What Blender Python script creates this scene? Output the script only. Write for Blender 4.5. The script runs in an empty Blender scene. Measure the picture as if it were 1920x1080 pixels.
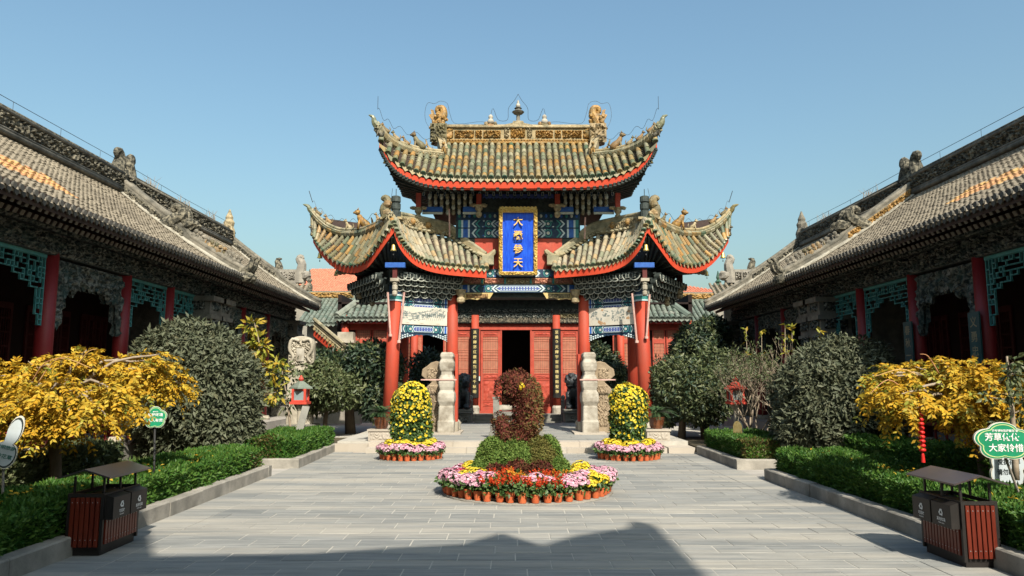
import bpy, math, random
import numpy as np
from math import sin, cos, tan, atan, pi, radians, sqrt
SC = bpy.context.scene
COL = SC.collection
rnd = random.Random(7)

# ------------------------------------------------------------------ camera, sky, sun, exposure
FOC, PITCH, YAW, CAMZ = 1390.0, radians(7.136), radians(0.2), 2.0
cam_d = bpy.data.cameras.new('camera'); cam_d.sensor_width = 36; cam_d.lens = FOC / 1920 * 36
cam_d.clip_start = .05; cam_d.clip_end = 4000
cam = bpy.data.objects.new('camera', cam_d); COL.objects.link(cam)
cam.location = (0, 0, CAMZ); cam.rotation_euler = (pi / 2 + PITCH, 0, -YAW)
SC.camera = cam
SUN_EL, SUN_AZ = radians(44), radians(18)          # sun stands behind the camera, a little to the right
world = bpy.data.worlds.new('World'); SC.world = world; world.use_nodes = True
wn = world.node_tree; wn.nodes.clear()
sky = wn.nodes.new('ShaderNodeTexSky'); sky.sky_type = 'NISHITA'; sky.sun_disc = False
sky.sun_elevation = SUN_EL; sky.sun_rotation = pi - SUN_AZ
sky.altitude = 0; sky.air_density = 1.6; sky.dust_density = 4.0; sky.ozone_density = 3.2
bg = wn.nodes.new('ShaderNodeBackground'); bg.inputs[1].default_value = .098
wo = wn.nodes.new('ShaderNodeOutputWorld')
tint = wn.nodes.new('ShaderNodeMix'); tint.data_type = 'RGBA'; tint.blend_type = 'MULTIPLY'; tint.inputs[0].default_value = 1; tint.inputs[7].default_value = (.92, 1.065, 1.05, 1)   # the photograph's cool white balance
wn.links.new(sky.outputs[0], tint.inputs[6]); wn.links.new(tint.outputs[2], bg.inputs[0]); wn.links.new(bg.outputs[0], wo.inputs[0])
sun_d = bpy.data.lights.new('sun', 'SUN'); sun_d.energy = 5.0; sun_d.angle = radians(.5); sun_d.color = (1, .925, .80)
sun = bpy.data.objects.new('sun', sun_d); COL.objects.link(sun)
sun.rotation_euler = (pi / 2 - SUN_EL, 0, SUN_AZ)
SC.view_settings.view_transform = 'Standard'; SC.view_settings.look = 'None'
SC.view_settings.gamma = 1; SC.view_settings.use_curve_mapping = False
SC.view_settings.exposure = 0.78

# ------------------------------------------------------------------ measuring: photo direction -> point in the place
_f = np.array((sin(YAW) * cos(PITCH), cos(YAW) * cos(PITCH), sin(PITCH)))
_r = np.array((cos(YAW), -sin(YAW), 0)); _u = np.cross(_r, _f)
def ray(u, v): return _f + _r * ((u - 960) / FOC) + _u * ((540 - v) / FOC)
def P(u, v, Y):                                     # point at distance Y
    d = ray(u, v); t = Y / d[1]; return np.array((d[0] * t, Y, CAMZ + d[2] * t))
def G(u, v, z=0.0):                                 # point on a level surface
    d = ray(u, v); t = (z - CAMZ) / d[2]; return np.array((d[0] * t, d[1] * t, z))
def PX(u, v, X):                                    # point on a wall x = X
    d = ray(u, v); t = X / d[0]; return np.array((X, d[1] * t, CAMZ + d[2] * t))
# ------------------------------------------------------------------ materials (procedural)
MATS = {}; ALB = .78
def rgb(c): return (c[0], c[1], c[2], 1)
def mat(name, c1, c2=None, sc=3.0, rough=.8, bump=.0, bsc=30.0, isl=None, islf=.8, dirt=None, dsc=.6, damt=.5, metal=0.0, trans=0.0, spec=.3, stretch=None, coat=0, edge=(.33, .68)):
    m = bpy.data.materials.new(name); m.use_nodes = True; nt = m.node_tree; N = nt.nodes; L = nt.links; N.clear()
    out = N.new('ShaderNodeOutputMaterial'); b = N.new('ShaderNodeBsdfPrincipled')
    geo = N.new('ShaderNodeNewGeometry'); pos = geo.outputs['Position']
    if stretch:
        mp = N.new('ShaderNodeMapping'); mp.inputs['Scale'].default_value = stretch; L.new(pos, mp.inputs[0]); pos = mp.outputs[0]
    def noise(s, det=4, w=None):
        n = N.new('ShaderNodeTexNoise'); n.inputs['Scale'].default_value = s; n.inputs['Detail'].default_value = det; n.inputs['Roughness'].default_value = .6
        L.new(pos, n.inputs['Vector']); return n.outputs['Fac']
    def ramp(fac, stops):
        r = N.new('ShaderNodeValToRGB'); e = r.color_ramp.elements
        while len(e) < len(stops): e.new(.5)
        for i, (p, c) in enumerate(stops): e[i].position = p; e[i].color = rgb(c)
        L.new(fac, r.inputs[0]); return r.outputs[0]
    def mix(f, a, b_):
        x = N.new('ShaderNodeMix'); x.data_type = 'RGBA'
        if isinstance(f, (int, float)): x.inputs[0].default_value = f
        else: L.new(f, x.inputs[0])
        L.new(a, x.inputs[6]); L.new(b_, x.inputs[7]); return x.outputs[2]
    k = ALB * (.80 if name in ('grey_tile', 'lime_mortar') else .80 if name in ('red_column', 'red_door', 'white_stone') else 1)
    c1 = tuple(x * k for x in c1); c2 = c2 and tuple(x * k for x in c2); isl = isl and [tuple(x * k for x in c) for c in isl]; dirt = dirt and tuple(x * k for x in dirt)
    c2 = c2 or tuple(min(1, x * 1.35) for x in c1)
    col = ramp(noise(sc), [(edge[0], c1), (edge[1], c2)])
    if isl:
        oi = N.new('ShaderNodeObjectInfo'); a = N.new('ShaderNodeMath'); a.operation = 'ADD'
        L.new(geo.outputs['Random Per Island'], a.inputs[0]); L.new(oi.outputs['Random'], a.inputs[1])
        fr = N.new('ShaderNodeMath'); fr.operation = 'FRACT'; L.new(a.outputs[0], fr.inputs[0])
        col = mix(islf, col, ramp(fr.outputs[0], [(i / max(1, len(isl) - 1), c) for i, c in enumerate(isl)]))
    if dirt:
        d = noise(dsc, 6); r = ramp(d, [(.45, (0, 0, 0)), (.7, (damt,) * 3)]); col = mix(r, col, ramp(noise(sc * 3), [(.3, dirt), (.7, tuple(x * 1.3 for x in dirt))]))
    L.new(col, b.inputs['Base Color']); b.inputs['Roughness'].default_value = rough; b.inputs['Metallic'].default_value = metal
    b.inputs['Specular IOR Level'].default_value = spec
    if coat: b.inputs['Coat Weight'].default_value = coat; b.inputs['Coat Roughness'].default_value = .25
    if bump:
        bm_ = N.new('ShaderNodeBump'); bm_.inputs['Strength'].default_value = bump; bm_.inputs['Distance'].default_value = .02
        L.new(noise(bsc, 5), bm_.inputs['Height']); L.new(bm_.outputs[0], b.inputs['Normal'])
    sh = b.outputs[0]
    if trans:
        t = N.new('ShaderNodeBsdfTranslucent'); L.new(col, t.inputs[0]); x = N.new('ShaderNodeMixShader'); x.inputs[0].default_value = trans
        L.new(sh, x.inputs[1]); L.new(t.outputs[0], x.inputs[2]); sh = x.outputs[0]
    L.new(sh, out.inputs[0]); MATS[name] = m; return m

mat('slate', (.12, .13, .13), (.35, .345, .32), sc=2.2, rough=.8, bump=.45, bsc=11, isl=[(.14, .15, .15), (.25, .255, .245), (.32, .315, .29), (.18, .19, .188), (.29, .285, .26), (.23, .235, .225)], islf=.45, stretch=(.45, 6, 4), dirt=(.41, .37, .305), dsc=.34, damt=.7)
mat('mortar', (.39, .37, .325), (.50, .47, .41), sc=6, rough=.95)
mat('kerb_stone', (.27, .25, .215), (.40, .37, .32), sc=3, rough=.9, bump=.4, bsc=25, dirt=(.11, .105, .09), dsc=1.2, damt=.85)
mat('pale_stone', (.36, .32, .25), (.50, .45, .36), sc=2.5, rough=.85, bump=.4, bsc=22, dirt=(.18, .155, .115), dsc=1.6, damt=.75)
mat('step_stone', (.40, .35, .28), (.52, .46, .39), sc=2, rough=.85, bump=.25, bsc=25, isl=[(.36, .31, .25), (.50, .44, .37), (.42, .39, .34)], islf=.5, dirt=(.22, .195, .16), dsc=1, damt=.6)
mat('brown_stone', (.25, .19, .125), (.36, .28, .19), sc=3, rough=.9, bump=.6, bsc=14, dirt=(.15, .11, .07), dsc=2, damt=.6)
mat('white_stone', (.44, .40, .33), (.62, .57, .48), sc=3, rough=.85, bump=.35, bsc=18, dirt=(.20, .165, .12), dsc=2.6, damt=.9)
mat('grey_carving', (.022, .026, .024), (.27, .27, .235), sc=12, rough=.9, bump=.6, bsc=34, dirt=(.02, .05, .048), dsc=2.4, damt=.7, edge=(.44, .60))
mat('ridge_carving', (.035, .034, .027), (.27, .24, .175), sc=11, rough=.95, bump=.6, bsc=30, dirt=(.025, .026, .022), dsc=1.6, damt=.8, edge=(.42, .62))
mat('ridge_plain', (.13, .12, .095), (.28, .25, .20), sc=5, rough=.95, bump=.5, bsc=28, dirt=(.045, .045, .038), dsc=1.4, damt=.85)
mat('lime_mortar', (.42, .385, .31), (.54, .50, .41), sc=5, rough=.95, bump=.4, bsc=20, dirt=(.18, .16, .12), dsc=3.5, damt=.85)
mat('grey_tile', (.27, .225, .16), (.38, .32, .23), sc=1.2, rough=.95, bump=.4, bsc=55, isl=[(.24, .20, .15), (.36, .305, .225), (.30, .25, .185), (.40, .34, .255), (.32, .27, .20)], islf=.5, dirt=(.14, .115, .085), dsc=.5, damt=.5)
mat('orange_tile', (.46, .22, .09), (.58, .33, .15), sc=3, rough=.8, bump=.3, bsc=40, isl=[(.42, .19, .09), (.55, .32, .16), (.62, .40, .13), (.46, .24, .14)], islf=.7)
mat('eave_tile', (.07, .068, .06), (.13, .12, .105), sc=6, rough=.9, isl=[(.05, .05, .045), (.13, .12, .10), (.08, .078, .07)], islf=.6)
mat('dark_wood', (.028, .016, .013), (.05, .028, .02), sc=5, rough=.8)
mat('rafter_wood', (.05, .03, .024), (.085, .055, .042), sc=5, rough=.85)
mat('rafter_end', (.15, .135, .115), (.24, .22, .19), sc=9, rough=.9)
mat('dark_red_wood', (.075, .010, .009), (.12, .018, .015), sc=2, rough=.6, bump=.1, bsc=20)
mat('red_column', (.50, .055, .026), (.60, .085, .042), sc=1.5, rough=.65, bump=.2, bsc=10, dirt=(.30, .075, .045), dsc=3.2, damt=.65, spec=.3, stretch=(1, 1, .35))
mat('maroon_column', (.26, .018, .022), (.32, .03, .03), sc=1.5, rough=.5, bump=.08, bsc=12, spec=.4)
mat('red_fascia', (.60, .055, .02), (.70, .085, .035), sc=2, rough=.65, dirt=(.42, .07, .04), dsc=3, damt=.4)
mat('red_door', (.50, .062, .034), (.62, .105, .06), sc=3, rough=.65, bump=.2, bsc=18, dirt=(.30, .075, .05), dsc=2.6, damt=.6)
mat('door_lattice', (.50, .15, .09), (.60, .21, .13), sc=5, rough=.7)
mat('lattice_paper', (.30, .13, .085), (.36, .17, .11), sc=5, rough=.9)
mat('glazed_tile', (.13, .14, .09), (.34, .29, .18), sc=6, rough=.5, bump=.4, bsc=28, isl=[(.04, .10, .055), (.36, .29, .17), (.25, .24, .145), (.46, .25, .06), (.13, .165, .095), (.36, .32, .21), (.07, .115, .07), (.42, .20, .04), (.18, .19, .12)], islf=.85, dirt=(.07, .07, .045), dsc=2.6, damt=.75, spec=.4)
mat('warm_tile', (.31, .265, .18), (.43, .37, .26), sc=4, rough=.7, bump=.4, bsc=28, isl=[(.35, .30, .21), (.27, .25, .175), (.42, .26, .10), (.43, .375, .275), (.13, .165, .105), (.34, .31, .235), (.22, .23, .16)], islf=.7, dirt=(.11, .105, .07), dsc=2.2, damt=.6)
mat('pan_tile', (.06, .06, .04), (.18, .16, .105), sc=6, rough=.85, isl=[(.05, .05, .035), (.17, .15, .10), (.11, .105, .07)], islf=.6)
mat('green_cap', (.02, .075, .045), (.09, .145, .085), sc=9, rough=.4, isl=[(.015, .065, .04), (.11, .15, .085), (.24, .22, .13), (.025, .10, .06), (.30, .19, .06), (.045, .085, .055)], islf=.75, spec=.5)
mat('drip_tile', (.22, .20, .13), (.34, .31, .21), sc=6, rough=.6, isl=[(.10, .14, .08), (.34, .29, .19), (.38, .26, .09), (.27, .255, .18)], islf=.7)
mat('jade_tile', (.10, .135, .11), (.21, .235, .19), sc=4, rough=.55, bump=.3, bsc=28, isl=[(.08, .13, .10), (.21, .235, .19), (.14, .18, .145), (.28, .285, .23)], islf=.6, dirt=(.08, .09, .075), dsc=1.5, damt=.6, spec=.4)
mat('red_roof', (.50, .16, .09), (.60, .23, .14), sc=3, rough=.85, isl=[(.46, .15, .09), (.60, .24, .15), (.54, .19, .11)], islf=.6)
mat('ochre_carving', (.20, .09, .015), (.50, .29, .08), sc=13, rough=.55, bump=.7, bsc=26, dirt=(.06, .065, .035), dsc=4.5, damt=.8, spec=.4)
mat('tan_carving', (.26, .20, .11), (.48, .39, .24), sc=12, rough=.7, bump=.6, bsc=26, dirt=(.08, .075, .045), dsc=4.5, damt=.8)
mat('mixed_beast', (.20, .12, .045), (.36, .26, .14), sc=9, rough=.6, isl=[(.26, .12, .035), (.06, .09, .05), (.34, .26, .15), (.32, .17, .05)], islf=.6, bump=.5, bsc=40, dirt=(.06, .06, .04), dsc=5, damt=.7)
mat('ridge_band', (.22, .21, .13), (.42, .36, .24), sc=7, rough=.7, bump=.5, bsc=30, isl=[(.10, .14, .08), (.38, .32, .21), (.42, .28, .11), (.28, .26, .17), (.44, .38, .26)], islf=.5, dirt=(.07, .08, .05), dsc=3, damt=.75)
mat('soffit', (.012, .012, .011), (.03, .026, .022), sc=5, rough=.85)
mat('bracket_dark', (.022, .03, .028), (.06, .075, .068), sc=8, rough=.7)
mat('bracket_edge', (.34, .36, .31), (.52, .53, .46), sc=12, rough=.8)
mat('bulb_tan', (.16, .14, .09), (.30, .27, .18), sc=9, rough=.6)
mat('paint_blue', (.015, .075, .32), (.03, .13, .44), sc=8, rough=.6)
mat('paint_dark', (.008, .022, .06), (.02, .06, .10), sc=14, rough=.65)
mat('paint_teal', (.02, .16, .15), (.05, .26, .24), sc=9, rough=.6)
mat('paint_pale', (.42, .52, .56), (.58, .66, .66), sc=10, rough=.7)
mat('paint_gold', (.46, .33, .11), (.60, .47, .22), sc=12, rough=.5)
mat('paint_lilac', (.05, .07, .26), (.10, .14, .36), sc=14, rough=.7)
mat('paint_rose', (.42, .12, .10), (.52, .30, .18), sc=18, rough=.7)
mat('plaque_blue', (.006, .05, .52), (.02, .12, .72), sc=7, rough=.4, stretch=(3, 1, .5), bump=.3, bsc=30, spec=.3)
mat('gold', (.55, .34, .06), (.70, .50, .16), sc=12, rough=.4, bump=.4, bsc=40, metal=.2, spec=.5)
mat('brass', (.62, .45, .13), (.75, .58, .22), sc=8, rough=.35, metal=.55)
mat('board_black', (.015, .014, .013), (.03, .028, .025), sc=5, rough=.45)
mat('board_teal', (.015, .07, .075), (.03, .11, .115), sc=5, rough=.5)
mat('gilt_text', (.55, .43, .16), (.68, .56, .26), sc=8, rough=.5)
mat('dull_gilt', (.30, .26, .16), (.38, .33, .2), sc=8, rough=.6)
mat('banner', (.52, .48, .40), (.62, .58, .50), sc=3, rough=.85)
mat('banner_ink', (.11, .15, .15), (.30, .33, .31), sc=9, rough=.9)
mat('banner_brown', (.38, .22, .11), (.5, .33, .2), sc=7, rough=.9)
mat('teal_fret', (.06, .27, .27), (.13, .40, .38), sc=6, rough=.7, dirt=(.05, .14, .14), dsc=3, damt=.5)
mat('grey_fret', (.04, .046, .042), (.29, .29, .25), sc=12, rough=.8, bump=.5, bsc=35, dirt=(.05, .11, .11), dsc=2.5, damt=.75, edge=(.42, .60))
mat('pier_stone', (.17, .16, .135), (.30, .28, .23), sc=4, rough=.9, bump=.5, bsc=20, dirt=(.09, .088, .075), dsc=1.5, damt=.6)
mat('brick_wall', (.22, .20, .17), (.33, .30, .25), sc=3, rough=.95, bump=.4, bsc=12)
mat('floor_stone', (.32, .30, .27), (.43, .40, .36), sc=2, rough=.85, bump=.2, bsc=20)
mat('soil', (.06, .05, .032), (.11, .09, .055), sc=3, rough=1, bump=.5, bsc=18)
mat('ground', (.20, .19, .165), (.3, .28, .24), sc=.5, rough=.95)
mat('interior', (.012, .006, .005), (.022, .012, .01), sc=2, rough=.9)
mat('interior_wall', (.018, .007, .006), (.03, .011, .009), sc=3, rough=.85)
mat('lion_stone', (.018, .021, .023), (.045, .05, .052), sc=6, rough=.45, bump=.4, bsc=30, spec=.45)
mat('grey_stone', (.17, .165, .145), (.28, .27, .235), sc=4, rough=.9, bump=.4, bsc=18, dirt=(.1, .095, .08), dsc=2, damt=.6)
mat('terracotta', (.50, .10, .03), (.58, .15, .05), sc=8, rough=.75, isl=[(.42, .08, .025), (.58, .14, .05), (.50, .11, .035)], islf=.5)
mat('glazed_pot', (.10, .03, .015), (.22, .08, .03), sc=6, rough=.25, spec=.6)
LF = dict(rough=.5, spec=.35)
mat('hedge_leaf', (.035, .11, .014), (.06, .155, .02), sc=2, isl=[(.024, .09, .016), (.06, .155, .02), (.13, .22, .035), (.045, .12, .02), (.09, .18, .03)], islf=.8, trans=.25, rough=.55, spec=.25)
mat('hedge_olive', (.07, .09, .02), (.11, .10, .03), sc=2, isl=[(.05, .08, .02), (.12, .12, .03), (.16, .10, .03), (.08, .07, .03)], islf=.85, trans=.2, **LF)
mat('shrub_leaf', (.075, .09, .052), (.11, .125, .075), sc=1.5, isl=[(.06, .075, .042), (.10, .112, .065), (.155, .165, .10), (.08, .092, .055), (.12, .115, .06)], islf=.8, trans=.12, rough=.6, spec=.25)
mat('dark_leaf', (.016, .034, .02), (.03, .055, .03), sc=1.5, isl=[(.014, .03, .018), (.03, .055, .028), (.05, .08, .045)], islf=.8, trans=.08, **LF)
mat('olive_leaf', (.07, .095, .038), (.105, .13, .05), sc=1.5, isl=[(.045, .07, .03), (.09, .12, .045), (.17, .18, .08), (.065, .09, .036), (.11, .12, .05)], islf=.8, trans=.15, **LF)
mat('yellow_leaf', (.50, .29, .02), (.66, .43, .04), sc=1.4, isl=[(.48, .22, .012), (.68, .43, .035), (.58, .34, .025), (.74, .54, .08), (.38, .31, .035), (.62, .31, .018), (.32, .28, .045)], islf=.82, trans=.3, rough=.65, spec=.15)
mat('lime_leaf', (.25, .30, .04), (.45, .42, .05), sc=4, isl=[(.12, .2, .03), (.42, .40, .05), (.5, .28, .03), (.28, .33, .05)], islf=.85, trans=.3, **LF)
mat('grass', (.05, .12, .02), (.09, .17, .03), sc=2, isl=[(.04, .10, .02), (.10, .18, .03), (.16, .19, .05)], islf=.7, trans=.25, **LF)
mat('bark', (.10, .075, .05), (.18, .14, .10), sc=7, rough=.95, bump=.6, bsc=22, stretch=(1, 1, .3))
mat('twig', (.26, .20, .14), (.38, .31, .23), sc=7, rough=.9)
mat('topiary_red', (.085, .022, .018), (.14, .04, .028), sc=5, isl=[(.06, .016, .014), (.13, .032, .026), (.18, .05, .03), (.09, .05, .02), (.10, .08, .022)], islf=.85, trans=.12, rough=.8, spec=.15)
mat('topiary_mix', (.12, .10, .03), (.18, .12, .04), sc=6, isl=[(.06, .10, .025), (.20, .10, .04), (.14, .13, .035), (.24, .09, .05)], islf=.85, trans=.15, rough=.7, spec=.2)
mat('topiary_green', (.09, .16, .028), (.14, .21, .04), sc=5, isl=[(.07, .14, .025), (.13, .21, .04), (.20, .26, .06)], islf=.8, trans=.15, rough=.7, spec=.2)
mat('pink_petal', (.62, .27, .36), (.74, .42, .50), sc=12, isl=[(.52, .17, .28), (.76, .44, .53), (.82, .58, .64), (.66, .30, .40)], islf=.8, trans=.2, rough=.8, spec=.1)
mat('yellow_petal', (.72, .52, .02), (.80, .62, .05), sc=12, isl=[(.66, .44, .015), (.82, .64, .05), (.84, .70, .14)], islf=.8, trans=.2, rough=.8, spec=.1)
mat('red_petal', (.62, .03, .02), (.72, .08, .02), sc=12, isl=[(.52, .02, .02), (.74, .07, .02), (.78, .17, .03)], islf=.8, trans=.2, rough=.8, spec=.1)
mat('crimson_petal', (.55, .03, .08), (.66, .06, .12), sc=12, isl=[(.45, .02, .06), (.7, .08, .16)], islf=.8, trans=.2, rough=.8, spec=.1)
mat('orange_petal', (.74, .22, .02), (.80, .32, .04), sc=12, isl=[(.70, .15, .02), (.82, .36, .04), (.84, .48, .05)], islf=.8, trans=.2, rough=.8, spec=.1)
mat('pot_leaf', (.05, .11, .025), (.09, .16, .04), sc=6, isl=[(.03, .075, .02), (.08, .15, .035), (.13, .21, .06)], islf=.8, trans=.2, **LF)
mat('bin_wood', (.10, .014, .007), (.16, .026, .012), sc=5, rough=.4, stretch=(3, 3, .4), spec=.35)
mat('bin_dark', (.014, .012, .011), (.024, .02, .018), sc=4, rough=.5, spec=.3)
mat('bin_roof', (.035, .026, .028), (.06, .045, .048), sc=3, rough=.28, spec=.8)
mat('steel', (.4, .4, .4), (.5, .5, .5), sc=8, rough=.35, metal=.7)
mat('white_print', (.75, .76, .74), (.8, .8, .78), sc=5, rough=.7)
mat('sign_green', (.005, .22, .10), (.01, .27, .13), sc=3, rough=.35, spec=.45)
mat('sign_rim', (.50, .62, .25), (.6, .7, .35), sc=3, rough=.5)
mat('sign_white', (.46, .52, .55), (.54, .60, .62), sc=3, rough=.6, dirt=(.30, .31, .29), dsc=3, damt=.6)
mat('sign_edge', (.62, .58, .48), (.7, .66, .56), sc=5, rough=.7)
mat('print_green', (.02, .12, .09), (.03, .15, .12), sc=5, rough=.7)
mat('print_dark', (.02, .03, .03), (.03, .04, .04), sc=5, rough=.7)
mat('pole_grey', (.24, .21, .18), (.33, .29, .25), sc=6, rough=.7)
mat('pole_pink', (.50, .28, .24), (.62, .42, .36), sc=6, rough=.7)
mat('wire', (.03, .03, .032), (.05, .05, .05), sc=5, rough=.6)
mat('silk_red', (.60, .015, .015), (.72, .03, .025), sc=6, rough=.5)
mat('lamp_red', (.50, .05, .03), (.60, .08, .05), sc=5, rough=.6)
mat('glass_pane', (.20, .25, .26), (.30, .35, .35), sc=3, rough=.2, spec=.6)
mat('cycad_leaf', (.02, .055, .02), (.04, .085, .03), sc=4, isl=[(.016, .045, .018), (.045, .09, .03), (.07, .12, .045)], islf=.8, trans=.08, rough=.4, spec=.5)

# ------------------------------------------------------------------ mesh building
class M:
    def __init__(s): s.v = []; s.f = []; s.mi = []
    def add(s, vs, fs, mi=0):
        o = len(s.v); s.v.extend([tuple(map(float, p)) for p in vs]); s.f.extend([tuple(i + o for i in f) for f in fs]); s.mi.extend([mi] * len(fs))
    def obox(s, o, a, b, c, mi=0):                       # corner o, three edge vectors (right handed)
        o, a, b, c = map(np.array, (o, a, b, c))
        s.add([o, o + a, o + a + b, o + b, o + c, o + a + c, o + a + b + c, o + b + c],
              [(3, 2, 1, 0), (4, 5, 6, 7), (0, 1, 5, 4), (1, 2, 6, 5), (2, 3, 7, 6), (3, 0, 4, 7)], mi)
    def box(s, x0, x1, y0, y1, z0, z1, mi=0): s.obox((x0, y0, z0), (x1 - x0, 0, 0), (0, y1 - y0, 0), (0, 0, z1 - z0), mi)
    def beam(s, a, b, w, h, mi=0, up=(0, 0, 1)):          # bar from a to b, w across, h along up, centred
        a, b, up = np.array(a, float), np.array(b, float), np.array(up, float); d = b - a
        x = np.cross(d, up); x /= (np.linalg.norm(x) + 1e-9); z = np.cross(x, d); z /= (np.linalg.norm(z) + 1e-9)
        s.obox(a - x * w / 2 - z * h / 2, x * w, d, z * h, mi)
    def tube(s, pts, r, n=8, mi=0, cap=True, flat=1.0):
        pts = [np.array(p, float) for p in pts]; k = len(pts); rs = r if isinstance(r, (list, tuple)) else [r] * k
        vs = []; prev = None
        for i, p in enumerate(pts):
            d = pts[min(i + 1, k - 1)] - pts[max(i - 1, 0)]; d /= (np.linalg.norm(d) + 1e-9)
            if prev is None: ref = np.array((0, 0, 1.)) if abs(d[2]) < .9 else np.array((1., 0, 0)); x = np.cross(d, ref)
            else: x = prev - d * np.dot(prev, d)
            x /= (np.linalg.norm(x) + 1e-9); y = np.cross(d, x); prev = x
            for j in range(n):
                t = 2 * pi * j / n; vs.append(p + (x * cos(t) + y * sin(t) * flat) * rs[i])
        fs = [(i * n + j, i * n + (j + 1) % n, (i + 1) * n + (j + 1) % n, (i + 1) * n + j) for i in range(k - 1) for j in range(n)]
        if cap: fs += [tuple(range(n))[::-1], tuple((k - 1) * n + j for j in range(n))]
        s.add(vs, fs, mi)
    def lathe(s, prof, c=(0, 0, 0), n=12, mi=0, sx=1, sy=1):
        vs = []; k = len(prof)
        for r, z in prof:
            for j in range(n): t = 2 * pi * j / n; vs.append((c[0] + r * cos(t) * sx, c[1] + r * sin(t) * sy, c[2] + z))
        fs = [(i * n + j, i * n + (j + 1) % n, (i + 1) * n + (j + 1) % n, (i + 1) * n + j) for i in range(k - 1) for j in range(n)]
        fs += [tuple(range(n))[::-1], tuple((k - 1) * n + j for j in range(n))]
        s.add(vs, fs, mi)
    def ell(s, c, r, nu=10, nv=7, mi=0, amp=0.0, seed=0):
        vs = []; rr = random.Random(seed)
        for i in range(nv + 1):
            ph = -pi / 2 + pi * i / nv
            for j in range(nu):
                t = 2 * pi * j / nu; k = 1 + (rr.uniform(-amp, amp) if 0 < i < nv else 0)
                vs.append((c[0] + r[0] * cos(ph) * cos(t) * k, c[1] + r[1] * cos(ph) * sin(t) * k, c[2] + r[2] * sin(ph) * k))
        s.add(vs, [(i * nu + j, i * nu + (j + 1) % nu, (i + 1) * nu + (j + 1) % nu, (i + 1) * nu + j) for i in range(nv) for j in range(nu)], mi)
    def strip(s, A, B, mi=0):                             # quads between two polylines
        n = len(A); s.add(list(A) + list(B), [(i, i + 1, n + i + 1, n + i) for i in range(n - 1)], mi)
    def slab(s, A, B, off, mi=0):                         # thick band between two polylines
        off = np.array(off, float); A = [np.array(p, float) for p in A]; B = [np.array(p, float) for p in B]; n = len(A)
        vs = A + B + [p + off for p in A] + [p + off for p in B]; f = []
        for i in range(n - 1):
            f += [(i, i + 1, n + i + 1, n + i), (2 * n + i + 1, 2 * n + i, 3 * n + i, 3 * n + i + 1), (i + 1, i, 2 * n + i, 2 * n + i + 1), (n + i, n + i + 1, 3 * n + i + 1, 3 * n + i)]
        f += [(0, n, 3 * n, 2 * n), (2 * n - 1, n - 1, 3 * n - 1, 4 * n - 1)]
        s.add(vs, f, mi)
    def prism(s, out, o, ea, eb, dep, mi=0):              # outline (a, b) in the plane o+a*ea+b*eb, pushed along dep
        o, ea, eb, dep = (np.array(q, float) for q in (o, ea, eb, dep)); n = len(out)
        A = [o + ea * a + eb * b for a, b in out]; s.add(A + [p + dep for p in A], [tuple(range(n)), tuple(range(2 * n - 1, n - 1, -1))] + [((i + 1) % n, i, n + i, n + (i + 1) % n) for i in range(n)], mi)
    def relief(s, o, ea, eb, nrm, nu, nv, amp, seed=0, mi=0, fr=1.0):   # carved panel: scrolls in real relief
        o, ea, eb, nrm = (np.array(q, float) for q in (o, ea, eb, nrm)); r = np.random.RandomState(seed)
        W, H = np.linalg.norm(ea), np.linalg.norm(eb); k = 9; ph = r.rand(k) * 6.28; ang = r.rand(k) * 6.28; q = (5 + r.rand(k) * 13) * fr * 6.28 / 3
        vs = []
        for j in range(nv + 1):
            for i in range(nu + 1):
                a, b = i / nu, j / nv; x, y = a * W, b * H
                w = sum(sin(q[t] * (x * cos(ang[t]) + y * sin(ang[t])) + ph[t]) for t in range(k)); h = sin(1.7 * w) * .5 + .5
                if i in (0, nu) or j in (0, nv): h = 0
                vs.append(o + ea * a + eb * b + nrm * (h * amp))
        n = nu + 1
        s.add(vs, [(j * n + i, j * n + i + 1, (j + 1) * n + i + 1, (j + 1) * n + i) for j in range(nv) for i in range(nu)], mi)
    def mesh(s, name, mats, smooth=False):
        me = bpy.data.meshes.new(name); me.from_pydata(s.v, [], s.f)
        mats = mats if isinstance(mats, (list, tuple)) else [mats]
        for m in mats: me.materials.append(MATS[m])
        if len(mats) > 1: me.polygons.foreach_set('material_index', s.mi)
        if smooth: me.polygons.foreach_set('use_smooth', [True] * len(s.f))
        me.update(); return me

ORG = {}                                                  # world origin of every thing / part
def link(name, me, parent=None, loc=(0, 0, 0), rz=0.0):    # loc is in world space
    o = bpy.data.objects.new(name, me); COL.objects.link(o); l = np.array(loc, float)
    if parent is not None:
        o.parent = parent; o.location = l - ORG[parent.name]
    else: o.location = l
    if rz: o.rotation_euler = (0, 0, rz)
    ORG[o.name] = l; return o
def tag(o, label=None, cat=None, group=None, kind=None):
    for k, v in (('label', label), ('category', cat), ('group', group), ('kind', kind)):
        if v: o[k] = v
    return o
def thing(name, label, cat, loc=(0, 0, 0), group=None, rz=0.0):
    return tag(link(name, None, None, loc, rz), label, cat, group)
def part(name, m, mats, parent=None, loc=(0, 0, 0), smooth=False, kind=None, label=None):
    return tag(link(name, m.mesh(name, mats, smooth), parent, loc), label, None, None, kind)
def copy_tree(o, loc, label=None, rz=0.0, parent=None):
    c = o.copy(); COL.objects.link(c)
    if parent is None:
        c.location = loc; c.rotation_euler = (0, 0, rz); ORG[c.name] = np.array(loc, float)
        if label: c['label'] = label
    else: c.parent = parent
    for ch in list(o.children): copy_tree(ch, None, None, 0, c)
    return c
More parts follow.
